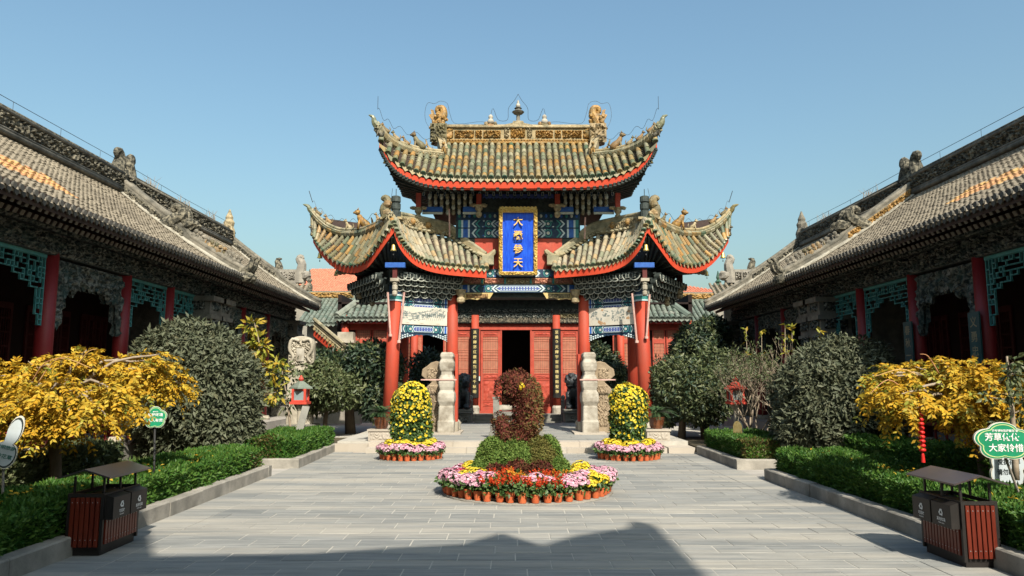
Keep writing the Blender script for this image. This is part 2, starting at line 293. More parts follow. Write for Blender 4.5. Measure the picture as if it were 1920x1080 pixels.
def quadmesh(name, V, F, mats, mi=None, smooth=False):     # fast path for foliage: V (n,3), F (m,3|4) arrays
    me = bpy.data.meshes.new(name); k = F.shape[1]
    me.vertices.add(len(V)); me.vertices.foreach_set('co', np.ascontiguousarray(V, dtype=np.float32).ravel())
    me.loops.add(F.size); me.loops.foreach_set('vertex_index', np.ascontiguousarray(F, dtype=np.int32).ravel())
    me.polygons.add(len(F)); me.polygons.foreach_set('loop_start', np.arange(0, F.size, k, dtype=np.int32))
    mats = mats if isinstance(mats, (list, tuple)) else [mats]
    for m in mats: me.materials.append(MATS[m])
    if mi is not None: me.polygons.foreach_set('material_index', np.ascontiguousarray(mi, dtype=np.int32))
    me.update(calc_edges=True); return me
def unit(a): return a / (np.linalg.norm(a, axis=-1, keepdims=True) + 1e-9)
def leaves(C, Dr, Nn, L, Wd, fold=.25):                    # centre/base, direction, normal -> folded leaf (4 verts, 2 triangles)
    Dr = unit(Dr); S = unit(np.cross(Dr, Nn)); Nn = np.cross(S, Dr); L = np.asarray(L).reshape(-1, 1); Wd = np.asarray(Wd).reshape(-1, 1)
    mid = C + Dr * L * .45
    V = np.stack([C, mid + S * Wd * .5 + Nn * Wd * fold, C + Dr * L, mid - S * Wd * .5 + Nn * Wd * fold], 1).reshape(-1, 3)
    b = np.arange(len(C)) * 4
    return V, np.stack([np.stack([b, b + 1, b + 2], 1), np.stack([b, b + 2, b + 3], 1)], 1).reshape(-1, 3)
def merge(parts):
    V = []; F = []; MI = []; o = 0
    for k, p in enumerate(parts):
        v, f = p[0], p[1]; V.append(v); F.append(f + o); o += len(v); MI.append(np.full(len(f), p[2] if len(p) > 2 else 0))
    return np.concatenate(V), np.concatenate(F), np.concatenate(MI)
def lump(p, R, sc=1.0):                                    # smooth 3-D wobble for uneven outlines
    p = p * sc
    return sum(np.sin(p[:, 0] * a + p[:, 1] * b + p[:, 2] * c + d) for a, b, c, d in R) / len(R)
def blob_pts(rs, c, r, n, shell=.25, wob=.14, wsc=2.2, zmin=None):
    d = unit(rs.randn(n, 3)); R = [tuple(rs.randn(3) * 1.6) + (rs.rand() * 6,) for _ in range(6)]
    k = 1 + wob * 2 * lump(d * np.array(r), R, wsc); rad = k * (1 - shell * rs.rand(n) ** 1.6)
    p = np.array(c) + d * np.array(r) * rad[:, None]; nn = unit(d / np.array(r))
    if zmin is not None: q = p[:, 2] > zmin; p = p[q]; nn = nn[q]
    return p, nn
def foliage(rs, p, nn, L, W, droop=.3, spread=.9, lvar=.35):
    d = unit(nn * .35 + rs.randn(len(p), 3) * spread + np.array((0, 0, -droop))); nrm = unit(nn + rs.randn(len(p), 3) * .55 + np.array((0, 0, .35)))
    s = 1 + lvar * rs.randn(len(p)).clip(-1.5, 1.5)
    return leaves(p, d, nrm, L * s, W * s)
TXT = {}
def text_mesh(s, mats, ext=.0):
    c = bpy.data.curves.new('lettering', 'FONT'); c.body = s; c.extrude = ext; c.align_x = 'CENTER'; c.align_y = 'CENTER'; c.resolution_u = 2; c.offset = .006 if ext else .016
    o = bpy.data.objects.new('lettering', c); COL.objects.link(o); dg = bpy.context.evaluated_depsgraph_get()
    me = bpy.data.meshes.new_from_object(o.evaluated_get(dg)); bpy.data.objects.remove(o); bpy.data.curves.remove(c)
    me.materials.clear(); me.materials.append(MATS[mats]); return me
def lettering(s, m, parent, loc, size, rot=(pi / 2, 0, 0), name='lettering', ext=.0, sx=1.0):
    key = (s, m, ext)
    if key not in TXT: TXT[key] = text_mesh(s, m, ext)
    o = link(name, TXT[key], parent, loc); o.rotation_euler = rot; o.scale = (size * sx, size, size); return o
def lerp(a, b, t): return np.array(a, float) * (1 - t) + np.array(b, float) * t
def spl(pts, n):                                           # Catmull-Rom resample
    pts = [np.array(p, float) for p in pts]; k = len(pts); out = []
    for i in range(n):
        t = i / (n - 1) * (k - 1); j = min(int(t), k - 2); f = t - j
        a, b, c, d = pts[max(j - 1, 0)], pts[j], pts[j + 1], pts[min(j + 2, k - 1)]
        out.append(.5 * (2 * b + (c - a) * f + (2 * a - 5 * b + 4 * c - d) * f * f + (3 * b - a - 3 * c + d) * f ** 3))
    return out
def at(pts, t):                                            # point on polyline, t in 0..1
    k = len(pts) - 1; q = min(max(t, 0), 1) * k; j = min(int(q), k - 1); return lerp(pts[j], pts[j + 1], q - j)
ORD = ['first', 'second', 'third', 'fourth', 'fifth', 'sixth', 'seventh', 'eighth', 'ninth', 'tenth', 'eleventh', 'twelfth', 'thirteenth', 'fourteenth', 'fifteenth', 'sixteenth', 'seventeenth', 'eighteenth', 'nineteenth', 'twentieth', 'twenty-first', 'twenty-second', 'twenty-third', 'twenty-fourth', 'twenty-fifth', 'twenty-sixth']

def bevel(o, w=.02, seg=2):
    b = o.modifiers.new('edge', 'BEVEL'); b.width = w; b.segments = seg; b.limit_method = 'ANGLE'; return o

mat('banner_wash', (.20, .22, .205), (.36, .37, .34), sc=9, rough=.9)
mat('dark_gilt', (.46, .26, .035), (.58, .37, .08), sc=12, rough=.45, bump=.4, bsc=40, metal=.15, spec=.4)
mat('topiary_olive', (.12, .125, .03), (.17, .15, .04), sc=5, isl=[(.09, .12, .025), (.16, .14, .035), (.20, .17, .05), (.13, .15, .035)], islf=.8, trans=.15, rough=.7, spec=.2)
# ------------------------------------------------------------------ ground and paving
m = M(); m.add([(-600, -300, -.06), (600, -300, -.06), (600, 1500, -.06), (-600, 1500, -.06)], [(0, 1, 2, 3)])
part('ground', m, 'ground', kind='structure')
XL, XR = -5.05, 5.20
court = tag(link('courtyard_paving', None, None, (0, 0, 0)), None, None, None, 'structure')
m = M(); m.add([(XL - .1, -3, -.006), (XR + .1, -3, -.006), (XR + .1, 21.3, -.006), (XL - .1, 21.3, -.006)], [(0, 1, 2, 3)])
part('joint_bed', m, 'mortar', court)
def slab_mesh(w, d, seed):
    r = random.Random(seed); m = M(); g = .006; b = .0035
    j = lambda: r.uniform(-.003, .003); z = [r.uniform(-.002, .002) for _ in range(4)]
    x0, x1, y0, y1 = g + j(), w - g + j(), g + j(), d - g + j()
    m.add([(x0, y0, -.03), (x1, y0, -.03), (x1, y1, -.03), (x0, y1, -.03), (x0, y0, -b), (x1, y0, -b), (x1, y1, -b), (x0, y1, -b),
           (x0 + b, y0 + b, z[0]), (x1 - b, y0 + b, z[1]), (x1 - b, y1 - b, z[2]), (x0 + b, y1 - b, z[3])],
          [(0, 1, 5, 4), (1, 2, 6, 5), (2, 3, 7, 6), (3, 0, 4, 7), (4, 5, 9, 8), (5, 6, 10, 9), (6, 7, 11, 10), (7, 4, 8, 11), (8, 9, 10, 11)])
    return m
SW, SD = .66, .37; sl = []; r3 = random.Random(3); nb = 0
proto = {}
def slab_proto(w, d, k):
    key = (round(w, 2), round(d, 2), k)
    if key not in proto: proto[key] = slab_mesh(w, d, hash(key) % 1000)
    return proto[key]
row = 0; y = 4.2
while y < 21:
    x = XL + .62 - (row % 2) * .33 - (row * 7 % 5) * .03; xe = XR - .62
    while x < xe - .01:
        x0 = max(x, XL + .62); x1 = min(x + SW, xe)
        if x1 - x0 > .02: sl.append((x0, y, x1 - x0, SD))
        x += SW
    y += SD; row += 1
for sx in (XL, XR - .62):
    y = 4.0; 
    while y < 21: sl.append((sx, y, .62, .92)); y += .92
sl.sort(key=lambda s: (s[1] < 6.3, s[1])); rest = M(); pm = {}
for i, (x, y, w, d) in enumerate(sl):
    mm = slab_proto(w, d, r3.randrange(4))
    if i < 298:
        if id(mm) not in pm: pm[id(mm)] = mm.mesh('paving_slab', 'slate')
        link('paving_slab', pm[id(mm)], court, (x, y, r3.uniform(-.0025, .001)))
    else: rest.add([(a + x, b + y, c) for a, b, c in mm.v], mm.f)
part('distant_paving_slabs', rest, 'slate', court, kind='stuff')

# kerbs: long stones end to end
def kerb(name, pts, h=.22, w=.20, stone=1.15, inward=1):
    root = tag(link(name, None, None, (pts[0][0], pts[0][1], 0)), None, None, None, 'structure')
    for a, b in zip(pts[:-1], pts[1:]):
        a, b = np.array(a + (0,), float), np.array(b + (0,), float); L = np.linalg.norm(b - a); n = max(1, round(L / stone)); d = (b - a) / L; s = np.array((-d[1], d[0], 0)) * inward
        for i in range(n):
            p = a + s * rnd.uniform(-.012, .012) + d * (L * i / n + .004); q = d * (L / n - .008); hh = h + rnd.uniform(-.006, .006); c = .018
            P0 = [np.array((0, 0, -.05)), s * w + (0, 0, -.05), s * w + np.array((0, 0, hh - c)), s * (w - c) + np.array((0, 0, hh)), s * c + np.array((0, 0, hh)), np.array((0, 0, hh - c))]
            m = M(); m.add([p + t for t in P0] + [p + q + t for t in P0], [tuple(range(6)), tuple(range(11, 5, -1))] + [((k + 1) % 6, k, 6 + k, 6 + (k + 1) % 6) for k in range(6)])
            if inward < 0: m.f = [f[::-1] for f in m.f]
            part('kerb_stone', m, 'kerb_stone', root)
kerb('kerb_left_near', [(-5.05, 3.0), (-5.05, 16.15), (-6.6, 16.15)])
kerb('kerb_left_far', [(-6.4, 17.45), (-4.85, 17.45), (-4.97, 21.8)], inward=1)
kerb('kerb_right_near', [(5.22, 3.0), (5.22, 15.5), (6.8, 15.5)], inward=-1)
kerb('kerb_right_far', [(6.8, 17.2), (5.17, 17.2), (5.18, 20.9)], inward=-1)
m = M()
for x0, x1, y0, y1 in ((-8.7, -5.25, 2, 15.95), (-8.7, -5.06, 17.6, 28), (5.42, 9.1, 2, 15.3), (5.38, 9.1, 17.4, 28)):
    m.box(x0, x1, y0, y1, -.05, .12)
m.box(-8.7, -6.6, 15.951, 17.599, -.05, .115); m.box(6.8, 9.1, 15.301, 17.399, -.05, .115)
part('garden_soil', m, 'soil', kind='structure')
m = M(); m.box(-6.6, -5.05, 16.16, 17.44, -.05, -.004); m.box(5.22, 6.8, 15.51, 17.19, -.05, -.004); part('path_gap', m, 'floor_stone', kind='structure')

# terrace under the gate pavilion and up to the rear hall
terr = tag(link('terrace', None, None, (0, 21, 0)), None, None, None, 'structure')
TZ = .28
m = M(); m.box(-4.95, 5.15, 21.75, 30.95, -.05, TZ - .006); m.box(-8.8, -4.951, 25.2, 31, -.05, .15); m.box(5.151, 9.2, 25.2, 31, -.05, .15)
part('terrace_core', m, 'mortar', terr)
def stones(name, x0, x1, y0, y1, z0, z1, n, mt='step_stone', par=terr):
    for i in range(n):
        a = x0 + (x1 - x0) * i / n; b = x0 + (x1 - x0) * (i + 1) / n
        mm = M(); mm.box(a + .004, b - .004, y0, y1, z0, z1 + rnd.uniform(-.003, .003)); part(name, mm, mt, par)
stones('step_stone', -4.0, 4.4, 21.02, 21.40, -.05, .14, 6)
stones('step_stone', -4.0, 4.4, 21.401, 21.95, -.05, TZ, 7)
stones('landing_slab', -4.97, -4.02, 21.5, 22.6, -.05, .22, 1); stones('landing_slab', -4.97, -4.02, 22.61, 25.0, -.05, .2, 1); stones('landing_slab', 4.42, 5.16, 20.95, 22.6, -.05, .16, 1); stones('landing_slab', 4.42, 5.16, 22.61, 25.0, -.05, .2, 1)
for j in range(10):
    y0 = 21.96 + j * .9
    for i in range(8):
        a = -4.0 + i * 1.05 - (j % 2) * .4
        mm = M(); mm.box(max(a, -4.9) + .005, min(a + 1.05, 5.1) - .005, y0 + .005, y0 + .895, TZ - .02, TZ + rnd.uniform(-.002, .002)); part('terrace_slab', mm, 'slate', terr)

m = M(); m.box(-14, 14, 31.05, 60, -.3, -.055); part('rear_court', m, 'floor_stone', kind='structure')
# the entrance gatehouse behind the camera: out of frame, it throws the shadow in the foreground
gate = thing('gatehouse', 'tall entrance gatehouse standing behind the viewer', 'gatehouse', (0, -6, 0))
m = M(); m.box(-14, 4.6, -9.5, -5.2, 0, 12.8); part('wall', m, 'brick_wall', gate)
ev = [(-17, 15.3), (-.2, 15.3), (.2, 13.35), (2.0, 13.5), (3.0, 13.8), (3.9, 14.0), (4.6, 14.7), (4.85, 13.9), (5.5, 14.5), (6.4, 15.0), (6.75, 15.55), (6.9, 15.2), (6.4, 14.0), (6.2, 13.1), (5.3, 12.2), (-17, 12.2)]
m = M(); m.prism(ev, (0, -4.3, 0), (1, 0, 0), (0, 0, 1), (0, -5.6, 0)); part('roof', m, 'grey_tile', gate)
for i in range(22):
    mm = M(); mm.tube([(-12 + i * .55, -4.25, 13.36), (-12 + i * .55, -6.8, 13.5)], .11, 6); part('tile_row', mm, 'grey_tile', gate)
m = M(); m.box(4.9, 5.9, -9.5, -5.0, 0, 12.21); part('side_wall', m, 'brick_wall', gate)
# ------------------------------------------------------------------ side halls (east and west), each a near and a far hall
def hall_pair(s, Xe, Xr, Xc, div, yend, cols_near, kinds_near, pier, cols_far, patch, side):
    # s: -1 left, 1 right.  Xe eave, Xr ridge, Xc column line (all positive distances)
    ze, zr, NC = 5.20, 8.02, 36
    def roofpt(t): return np.array((s * (Xe + (Xr - Xe) * t), 0, ze + (zr - ze) * (.80 * t + .20 * t * t)))
    ptc = [roofpt(i / NC) for i in range(NC + 1)]
    dsl = [unit(ptc[min(i + 1, NC)] - ptc[max(i - 1, 0)]) for i in range(NC + 1)]
    nrm = [np.array((-s * abs(d[2]), 0, abs(d[0]))) for d in dsl]
    PW = .19
    def row_mesh(seed, org):
        r = random.Random(seed); m = M(); prof = [(-.5, .0), (-.34, .008), (-.24, .019), (0, .029), (.24, .019), (.34, .008), (.5, .0)]
        for i in range(NC):
            a, b = ptc[i], ptc[i + 1]; dy = r.uniform(-.012, .012); dz = r.uniform(-.008, .010); sk = r.uniform(-.015, .015)
            vs = [a + nrm[i] * (h + .018 + dz) + np.array((0, PW * q + dy, 0)) + dsl[i] * (sk * q - .02) for q, h in prof] + [b + nrm[i + 1] * (h * .85 + dz * .6) + np.array((0, PW * q + dy, 0)) + dsl[i] * sk * q for q, h in prof]
            n = len(prof); f = [(k, k + 1, n + k + 1, n + k) for k in range(n - 1)]
            # front lip of the course
            vs += [a + nrm[i] * -.01 + np.array((0, PW * q, 0)) - dsl[i] * .03 for q, h in prof]; f += [(2 * n + k, 2 * n + k + 1, k + 1, k) for k in range(n - 1)]
            if s > 0: pass
            m.add(vs, f if s > 0 else [t[::-1] for t in f], 1 if org and org[0] <= i < org[1] else 0)
        return m.mesh('tile_row', ['grey_tile', 'orange_tile'])
    plain = [row_mesh(k, None) for k in range(5)]; orange = [row_mesh(20 + k, (patch[1] + (k > 1), patch[2] - (k == 1))) for k in range(4)]
    cm = M()                                              # round eave cap and drip tile below it
    p0 = np.array((s * (Xe - .02), 0, ze + .03)); n = 10
    cm.add([p0 + np.array((-s * .05, .058 * cos(2 * pi * k / n), .062 * sin(2 * pi * k / n) + .05)) for k in range(n)] + [p0 + np.array((-s * .01, .058 * cos(2 * pi * k / n), .062 * sin(2 * pi * k / n) + .05)) for k in range(n)],
           [tuple(range(n)), tuple(range(2 * n - 1, n - 1, -1))] + [(k, (k + 1) % n, n + (k + 1) % n, n + k) for k in range(n)])
    cm.prism([(-.07, .0), (.07, 0), (.055, -.06), (0, -.11), (-.055, -.06)], p0 + np.array((-s * .02, PW / 2, -.0)), (0, 1, 0), (0, 0, 1), (s * .04, 0, 0))
    cap = cm.mesh('eave_cap', 'eave_tile')
    rm = M(); rm.beam((s * (Xe + .10), 0, ze - .12), (s * (Xe + 1.9), 0, ze + .92), .085, .085, 0); rm.beam((s * (Xe + .085), 0, ze - .128), (s * (Xe + .10), 0, ze - .12), .082, .082, 1)
    rm.beam((s * (Xe + .42), 0, ze - .17), (s * (Xe + 2.2), 0, ze + .80), .10, .10, 0); rm.beam((s * (Xe + .405), 0, ze - .178), (s * (Xe + .42), 0, ze - .17), .10, .10, 1)
    raf = rm.mesh('rafter', ['rafter_wood', 'rafter_end'])
    # teal fretwork hung between columns, and the carved floral kind
    def fret(seed, W):
        r = random.Random(seed); m = M(); c = .105; nx = int(W / c); c = W / nx; e = .025; ny = 14
        def inside(i, j):
            a = min(i, nx - 1 - i); dep = 13 if a < 1 else 11 if a < 2 else 6 if a < 4 else 5 if a < 7 else 4 if a < 9 else 3
            if nx / 2 - 1.5 <= i <= nx / 2 + .5: dep = max(dep, 3)
            return 0 <= i < nx and 0 <= j < dep
        for i in range(nx + 1):
            for j in range(ny + 1):
                x, z = -W / 2 + i * c, -j * c
                hi, hj = inside(i, j) or inside(i, j - 1), inside(i, j) or inside(i - 1, j)
                eh, ev_ = inside(i, j) != inside(i, j - 1), inside(i, j) != inside(i - 1, j)
                if i < nx and hi and (eh or r.random() < .62): m.box(-.025, .025, x - e / 2, x + c + e / 2, z - e / 2, z + e / 2)
                if hj and (ev_ or r.random() < .55): m.box(-.021, .021, x - e / 2, x + e / 2, z - c, z)
        m.box(-.045, .045, -W / 2, W / 2, .0, .07)
        return m
    def garland(seed, W):
        m = M(); r = random.Random(seed); q = np.random.RandomState(seed); nx, nz = 84, 18
        dep = []
        for i in range(nx + 1):
            a = min(i, nx - i) / nx; d = 1.45 + .06 * sin(i * 1.9) if a < .05 else 1.2 if a < .085 else .66 + .10 * sin(a * 60) if a < .3 else .52 + .06 * sin(a * 70)
            dep.append(d)
        w = [tuple(q.randn(3)) + (q.rand() * 6,) for _ in range(9)]
        for face in (-1, 1):
            vs = []
            for j in range(nz + 1):
                for i in range(nx + 1):
                    y, z = -W / 2 + W * i / nx, .03 - dep[i] * j / nz; h = sin(1.8 * sum(sin(11 * (a * y + b * z) + d) for a, b, c, d in w)) * .5 + .5
                    vs.append((face * (.03 + .11 * h * (0 < j < nz) * (0 < i < nx)), y, z))
            f = [(j * (nx + 1) + i, j * (nx + 1) + i + 1, (j + 1) * (nx + 1) + i + 1, (j + 1) * (nx + 1) + i) for j in range(nz) for i in range(nx)]
            m.add(vs, [t[::-1] for t in f] if face > 0 else f)
        return m
    halls = []
    word = 'left' if s < 0 else 'right'
    for far in (0, 1):
        y0, y1 = (3.0, div - .02) if not far else (div + .06, yend)
        lab = (f'near grey tiled hall on the {side} with teal fretwork porch and red columns', f'far grey tiled hall on the {side}, beyond the carved stone piers')[far]
        h = thing('side_hall', lab, 'hall', (s * Xc, (y0 + y1) / 2, 0)); halls.append(h)
        # tiled roof
        n = int((y1 - y0) / PW)
        deck = M(); pl = [roofpt(i / 8) - nrm[0] * .05 for i in range(9)]
        A = [p + np.array((0, y0, 0)) for p in pl]; B = [p + np.array((0, y1, 0)) for p in pl]; deck.slab(A, B, (0, 0, -.08)); 
        back = [np.array((s * Xr, y0, zr - .05)), np.array((s * (Xr + 4), y0, ze))]; deck.slab(back, [b + np.array((0, y1 - y0, 0)) for b in back], (0, 0, -.08)); part('roof_deck', deck, 'rafter_wood', h)
        nrow = 0
        for i in range(n):
            y = y0 + (i + .5) * (y1 - y0) / n
            me = orange[rnd.randrange(4)] if (not far and y < patch[0]) else plain[rnd.randrange(5)]
            t = link('tile_row', me, h, (0, y, 0))
            c = link('eave_cap', cap, t, (0, y, rnd.uniform(-.01, .01)))
            link('rafter', raf, h, (0, y, 0))
        m = M(); m.box(*sorted((s * (Xe + .05), s * (Xe + .085))), y0, y1, ze - .075, ze + .005); part('eave_board', m, 'dark_red_wood', h)
        # main ridge: mouldings, carved band on each face, cap
        rx = s * Xr; m = M(); m.box(rx - .16, rx + .16, y0, y1, zr - .12, zr + .58); part('ridge_core', m, 'ridge_plain', h)
        for face in (-1, 1):
            m = M(); m.relief((rx + face * .162, y0 if face > 0 else y1, zr + .12), (0, (y1 - y0) * face, 0), (0, 0, .40), (face, 0, 0), int((y1 - y0) * 14), 9, .10, 5 + far)
            part('ridge_carving', m, 'ridge_carving', h)
            m = M()
            for z, r in ((zr - .0, .075), (zr + .09, .05), (zr + .545, .05)): m.tube([(rx + face * .19, y0, z), (rx + face * .19, y1, z)], r, 8)
            part('ridge_moulding', m, 'ridge_plain', h, smooth=True)
        m = M(); m.tube([(rx, y0, zr + .62), (rx, y1, zr + .62)], .12, 10); m.box(rx - .22, rx + .22, y0, y1, zr + .578, zr + .60); part('ridge_cap', m, 'ridge_carving', h, smooth=False)
        m = M(); m.tube([(rx, y0, zr + .98), (rx, (y0 + y1) / 2, zr + .93), (rx, y1, zr + .98)], .008, 5)
        for k in range(int(y0) + 1, int(y1), 2): m.tube([(rx, k, zr + .7), (rx, k, zr + .95)], .006, 4)
        part('lightning_wire', m, 'wire', h)
        # descending ridge at the near/far end nearest the divider, with its beasts
        for (yy, sgn) in ([(y1 - .14, 1)] if not far else [(y0 + .14, -1), (y1 - .12, 1)]):
            up = [roofpt(t) + np.array((0, yy, 0)) for t in np.linspace(1.0, -.02, 22)]
            hgt = [.40 if i < 12 else .26 for i in range(22)]
            core = M(); core.slab([p + np.array((0, -.11, -.03)) for p in up], [p + np.array((0, -.11, hh)) for p, hh in zip(up, hgt)], (0, .22, 0)); part('descending_ridge', core, 'ridge_plain', h)
            cp = M(); cp.tube([p + np.array((0, 0, hh + .05)) for p, hh in zip(up, hgt)], .09, 8); part('ridge_cap', cp, 'ridge_plain', h, smooth=True)
            mo = M(); mo.slab([p + np.array((0, -.22 - .05 * sin(i * 1.7), .06)) for i, p in enumerate(up)], [p + np.array((0, -.12, .12)) for p in up], (0, 0, .04)); part('mortar_edge', mo, 'lime_mortar', h)
            cv = M()
            for i in range(11):
                a, b = up[i], up[i + 1]; cv.relief(a + np.array((0, -.112, .06)), b - a, (0, 0, .28), (0, -1, 0), 8, 6, .08, i + 3)
            part('ridge_carving', cv, 'ridge_carving' if s < 0 or far else 'ochre_carving', h)
            # scroll-tailed beast half way, small beasts to the eave, upturned tail at the end
            if yy < yend - 1:
                q = roofpt(.52) + np.array((0, yy, .42)); b_ = M()
                b_.tube(spl([q + np.array((s * .45, 0, -.05)), q + np.array((s * .1, 0, .16)), q + np.array((-s * .12, 0, .30)), q + np.array((-s * .06, 0, .52)), q + np.array((s * .14, 0, .58)), q + np.array((s * .20, 0, .46)), q + np.array((s * .1, 0, .42))], 18), [.24, .24, .23, .22, .2, .19, .17, .16, .14, .13, .12, .11, .1, .09, .08, .07, .06, .05], 8)
                b_.ell(q + np.array((-s * .32, 0, .0)), (.26, .15, .2), 8, 6, 0, .25, 3); part('ridge_beast', b_, 'ridge_carving', h)
                for k in range(6):
                    q = roofpt(.40 - k * .065) + np.array((0, yy, .30)); b_ = M(); r = random.Random(k + far * 9)
                    b_.ell(q + np.array((0, 0, .08)), (.10, .08, .12), 7, 5, 0, .2, k); b_.ell(q + np.array((-s * .08, 0, .22)), (.07, .06, .075), 7, 5, 0, .2, k); b_.tube([q + np.array((s * .08, 0, .05)), q + np.array((s * .15, 0, .2)), q + np.array((s * .1, 0, .3))], [.04, .035, .015], 5)
                    part('ridge_beast', b_, 'mixed_beast' if k in (2, 3) else 'ridge_plain', h)
                q = roofpt(0) + np.array((0, yy, .2)); b_ = M(); b_.tube(spl([q + np.array((s * .25, 0, .02)), q + np.array((-s * .05, 0, .05)), q + np.array((-s * .22, 0, .2)), q + np.array((-s * .28, 0, .42)), q + np.array((-s * .42, 0, .48))], 9), [.13, .13, .12, .11, .1, .09, .075, .06, .03], 7); b_.ell(q + np.array((-s * .1, -.02, -.14)), (.2, .14, .18), 8, 5, 0, .25, 2); part('ridge_beast', b_, 'ridge_carving', h)
        # porch: columns, lintel, carved band, bracket arms, fretwork
        cols = cols_near if not far else cols_far
        zl = 4.60
        m = M(); m.box(*sorted((s * (Xc - .16), s * (Xc + .16))), y0, y1, zl, ze + .25); part('lintel', m, 'bracket_dark', h)
        for a, b in ((zl + .02, zl + .46), (zl + .50, zl + .68)):
            m = M(); m.relief((s * (Xc - .162), y0 if s > 0 else y1, a), (0, (y1 - y0) * s, 0), (0, 0, b - a), (-s, 0, 0), int((y1 - y0) * 20), 12 if b - a > .3 else 5, .11, 11 + far, fr=1.5)
            m.f = [f[::-1] for f in m.f]; part('carved_band', m, 'grey_carving', h)
        m = M(); m.box(*sorted((s * (Xc - .9), s * (Xc - .2))), y0, y1, ze + .26, ze + .30); part('porch_ceiling', m, 'rafter_wood', h)
        yb = y0 + .5
        while yb < y1 - .2:
            bk = M(); bx = s * (Xc - .16)
            bk.tube(spl([(bx, yb, zl + .62), (bx - s * .3, yb, zl + .60), (bx - s * .62, yb, zl + .72), (bx - s * .85, yb, zl + .62)], 9), [.07, .07, .065, .06, .055, .05, .045, .035, .015], 6)
            bk.box(*sorted((bx, bx - s * .7)), yb - .05, yb + .05, zl + .73, zl + .84); part('bracket_arm', bk, 'grey_carving', h); yb += 1.25
        for i, yc in enumerate(cols):
            c = M(); c.tube([(s * Xc, yc, .62), (s * Xc, yc, zl + .3)], [.185, .172], 16); part('column', c, 'maroon_column', h, smooth=True)
            c = M(); c.lathe([(.30, .5), (.32, .56), (.27, .66), (.2, .66)], (s * Xc, yc, 0), 16); part('column_base', c, 'pale_stone', h)
        ks = kinds_near if not far else ['grey'] * (len(cols) + 1)
        if far: bays = list(zip([div + .8] + cols, cols + [yend - .7]))
        else: bays = list(zip([cols[0] - 3] + cols, cols + [div - .6]))
        for (a, b), kind in zip(bays, ks):
            W = b - a - .40
            if W < .8: continue
            mm = fret(int(a * 7), W) if kind == 'teal' else garland(int(a * 5), W)
            me = [(p[0] + s * Xc - s * .02, p[1] + (a + b) / 2, p[2] + zl - .07) for p in mm.v]; mm.v = me
            part('fretwork' if kind == 'teal' else 'carved_garland', mm, 'teal_fret' if kind == 'teal' else 'grey_fret', h)
        # floor, back wall with lattice doors, end walls
        m = M(); m.box(*sorted((s * (Xc - .75), s * (Xr + 3))), y0, y1, -.05, .5); part('stylobate', m, 'floor_stone', h)
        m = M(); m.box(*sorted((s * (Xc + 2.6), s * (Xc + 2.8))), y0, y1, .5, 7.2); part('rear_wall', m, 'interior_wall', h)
        m = M(); m.box(*sorted((s * (Xc + .2), s * (Xr + 3))), y1 - .25 if far else y1 - .30, y1 - .05 if far else y1 - .1, .5, 5.6); part('end_wall', m, 'pier_stone', h)
        m = M(); m.box(*sorted((s * (Xc + .2), s * (Xr + 3))), y0 + .05, y0 + .25, .5, 5.6); part('end_wall', m, 'pier_stone', h)
        dx = s * (Xc + 2.58)
        for a, b in bays:
            for k in range(4):
                ya, yb2 = a + .25 + (b - a - .5) * k / 4, a + .25 + (b - a - .5) * (k + 1) / 4
                d = M(); d.box(*sorted((dx, dx - s * .05)), ya + .02, yb2 - .02, .5, 1.6); d.box(*sorted((dx, dx - s * .05)), ya + .02, ya + .1, 1.6, 3.9); d.box(*sorted((dx, dx - s * .05)), yb2 - .1, yb2 - .02, 1.6, 3.9); d.box(*sorted((dx, dx - s * .05)), ya + .1, yb2 - .1, 3.75, 3.9)
                for q in range(5): d.box(*sorted((dx - s * .01, dx - s * .04)), ya + .1 + (yb2 - ya - .2) * (q + .4) / 5, ya + .1 + (yb2 - ya - .2) * (q + .6) / 5, 1.6, 3.75)
                for q in range(6): d.box(*sorted((dx - s * .015, dx - s * .035)), ya + .1, yb2 - .1, 1.8 + q * .34, 1.84 + q * .34)
                part('lattice_door', d, 'dark_red_wood', h)
            if not far and kind != 'x':
                b_ = M(); b_.box(*sorted((s * (Xc - .12), s * (Xc + .12))), a + .22, b - .22, .95, 1.02); b_.box(*sorted((s * (Xc - .02), s * (Xc + .02))), a + .22, b - .22, .55, .62)
                for q in range(int((b - a) / .45)): b_.box(*sorted((s * (Xc - .02), s * (Xc + .02))), a + .35 + q * .45, a + .40 + q * .45, .62, .95)
                part('railing', b_, 'maroon_column', h)
        # carved end piers of stacked mouldings
        for py in ([y1 - .38] if not far else [y0 + .36, yend - .42]):
            m = M(); px0 = s * (Xc - .42); w = .36
            z = .5
            for hh, o in ((.35, .10), (.5, .04), (.1, .09), (.75, .02), (.12, .10), (.5, .03), (.14, .12), (.40, .05), (.10, .14), (.42, .07), (.14, .18), (.40, .10), (.16, .24)):
                if z + hh > 5.0: break
                m.box(*sorted((px0 - s * o, s * (Xc + .45))), py - w - o * .6, py + w + o * .6, z, z + hh - .004); z += hh
            part('pier', m, 'pier_stone', h)
            for z0, z1 in ((1.0, 1.4), (1.55, 2.2), (2.45, 2.85), (3.1, 3.42), (3.6, 3.95), (4.15, 4.5)):
                for nn, o_, ea in (((-s, 0, 0), (px0 - s * .105, py - s * .3, z0), (0, s * .6, 0)), ((0, -1, 0), (px0 - (s * .0 if s > 0 else -.0), py - w - .075, z0), (s * .75, 0, 0) if s > 0 else (-.75, 0, 0))):
                    m = M(); 
                    if nn[1]: o_ = (min(px0, px0 + s * .8) + .03, o_[1], z0); ea = (.72, 0, 0)
                    m.relief(o_, ea, (0, 0, z1 - z0), nn, 12, 8, .07, int(z0 * 10)); 
                    if nn[0]: m.f = [f[::-1] for f in m.f]
                    part('pier_carving', m, 'grey_carving', h)
    # pair of curled ridge finials where the two halls meet, single one at the far end
    h = halls[0]
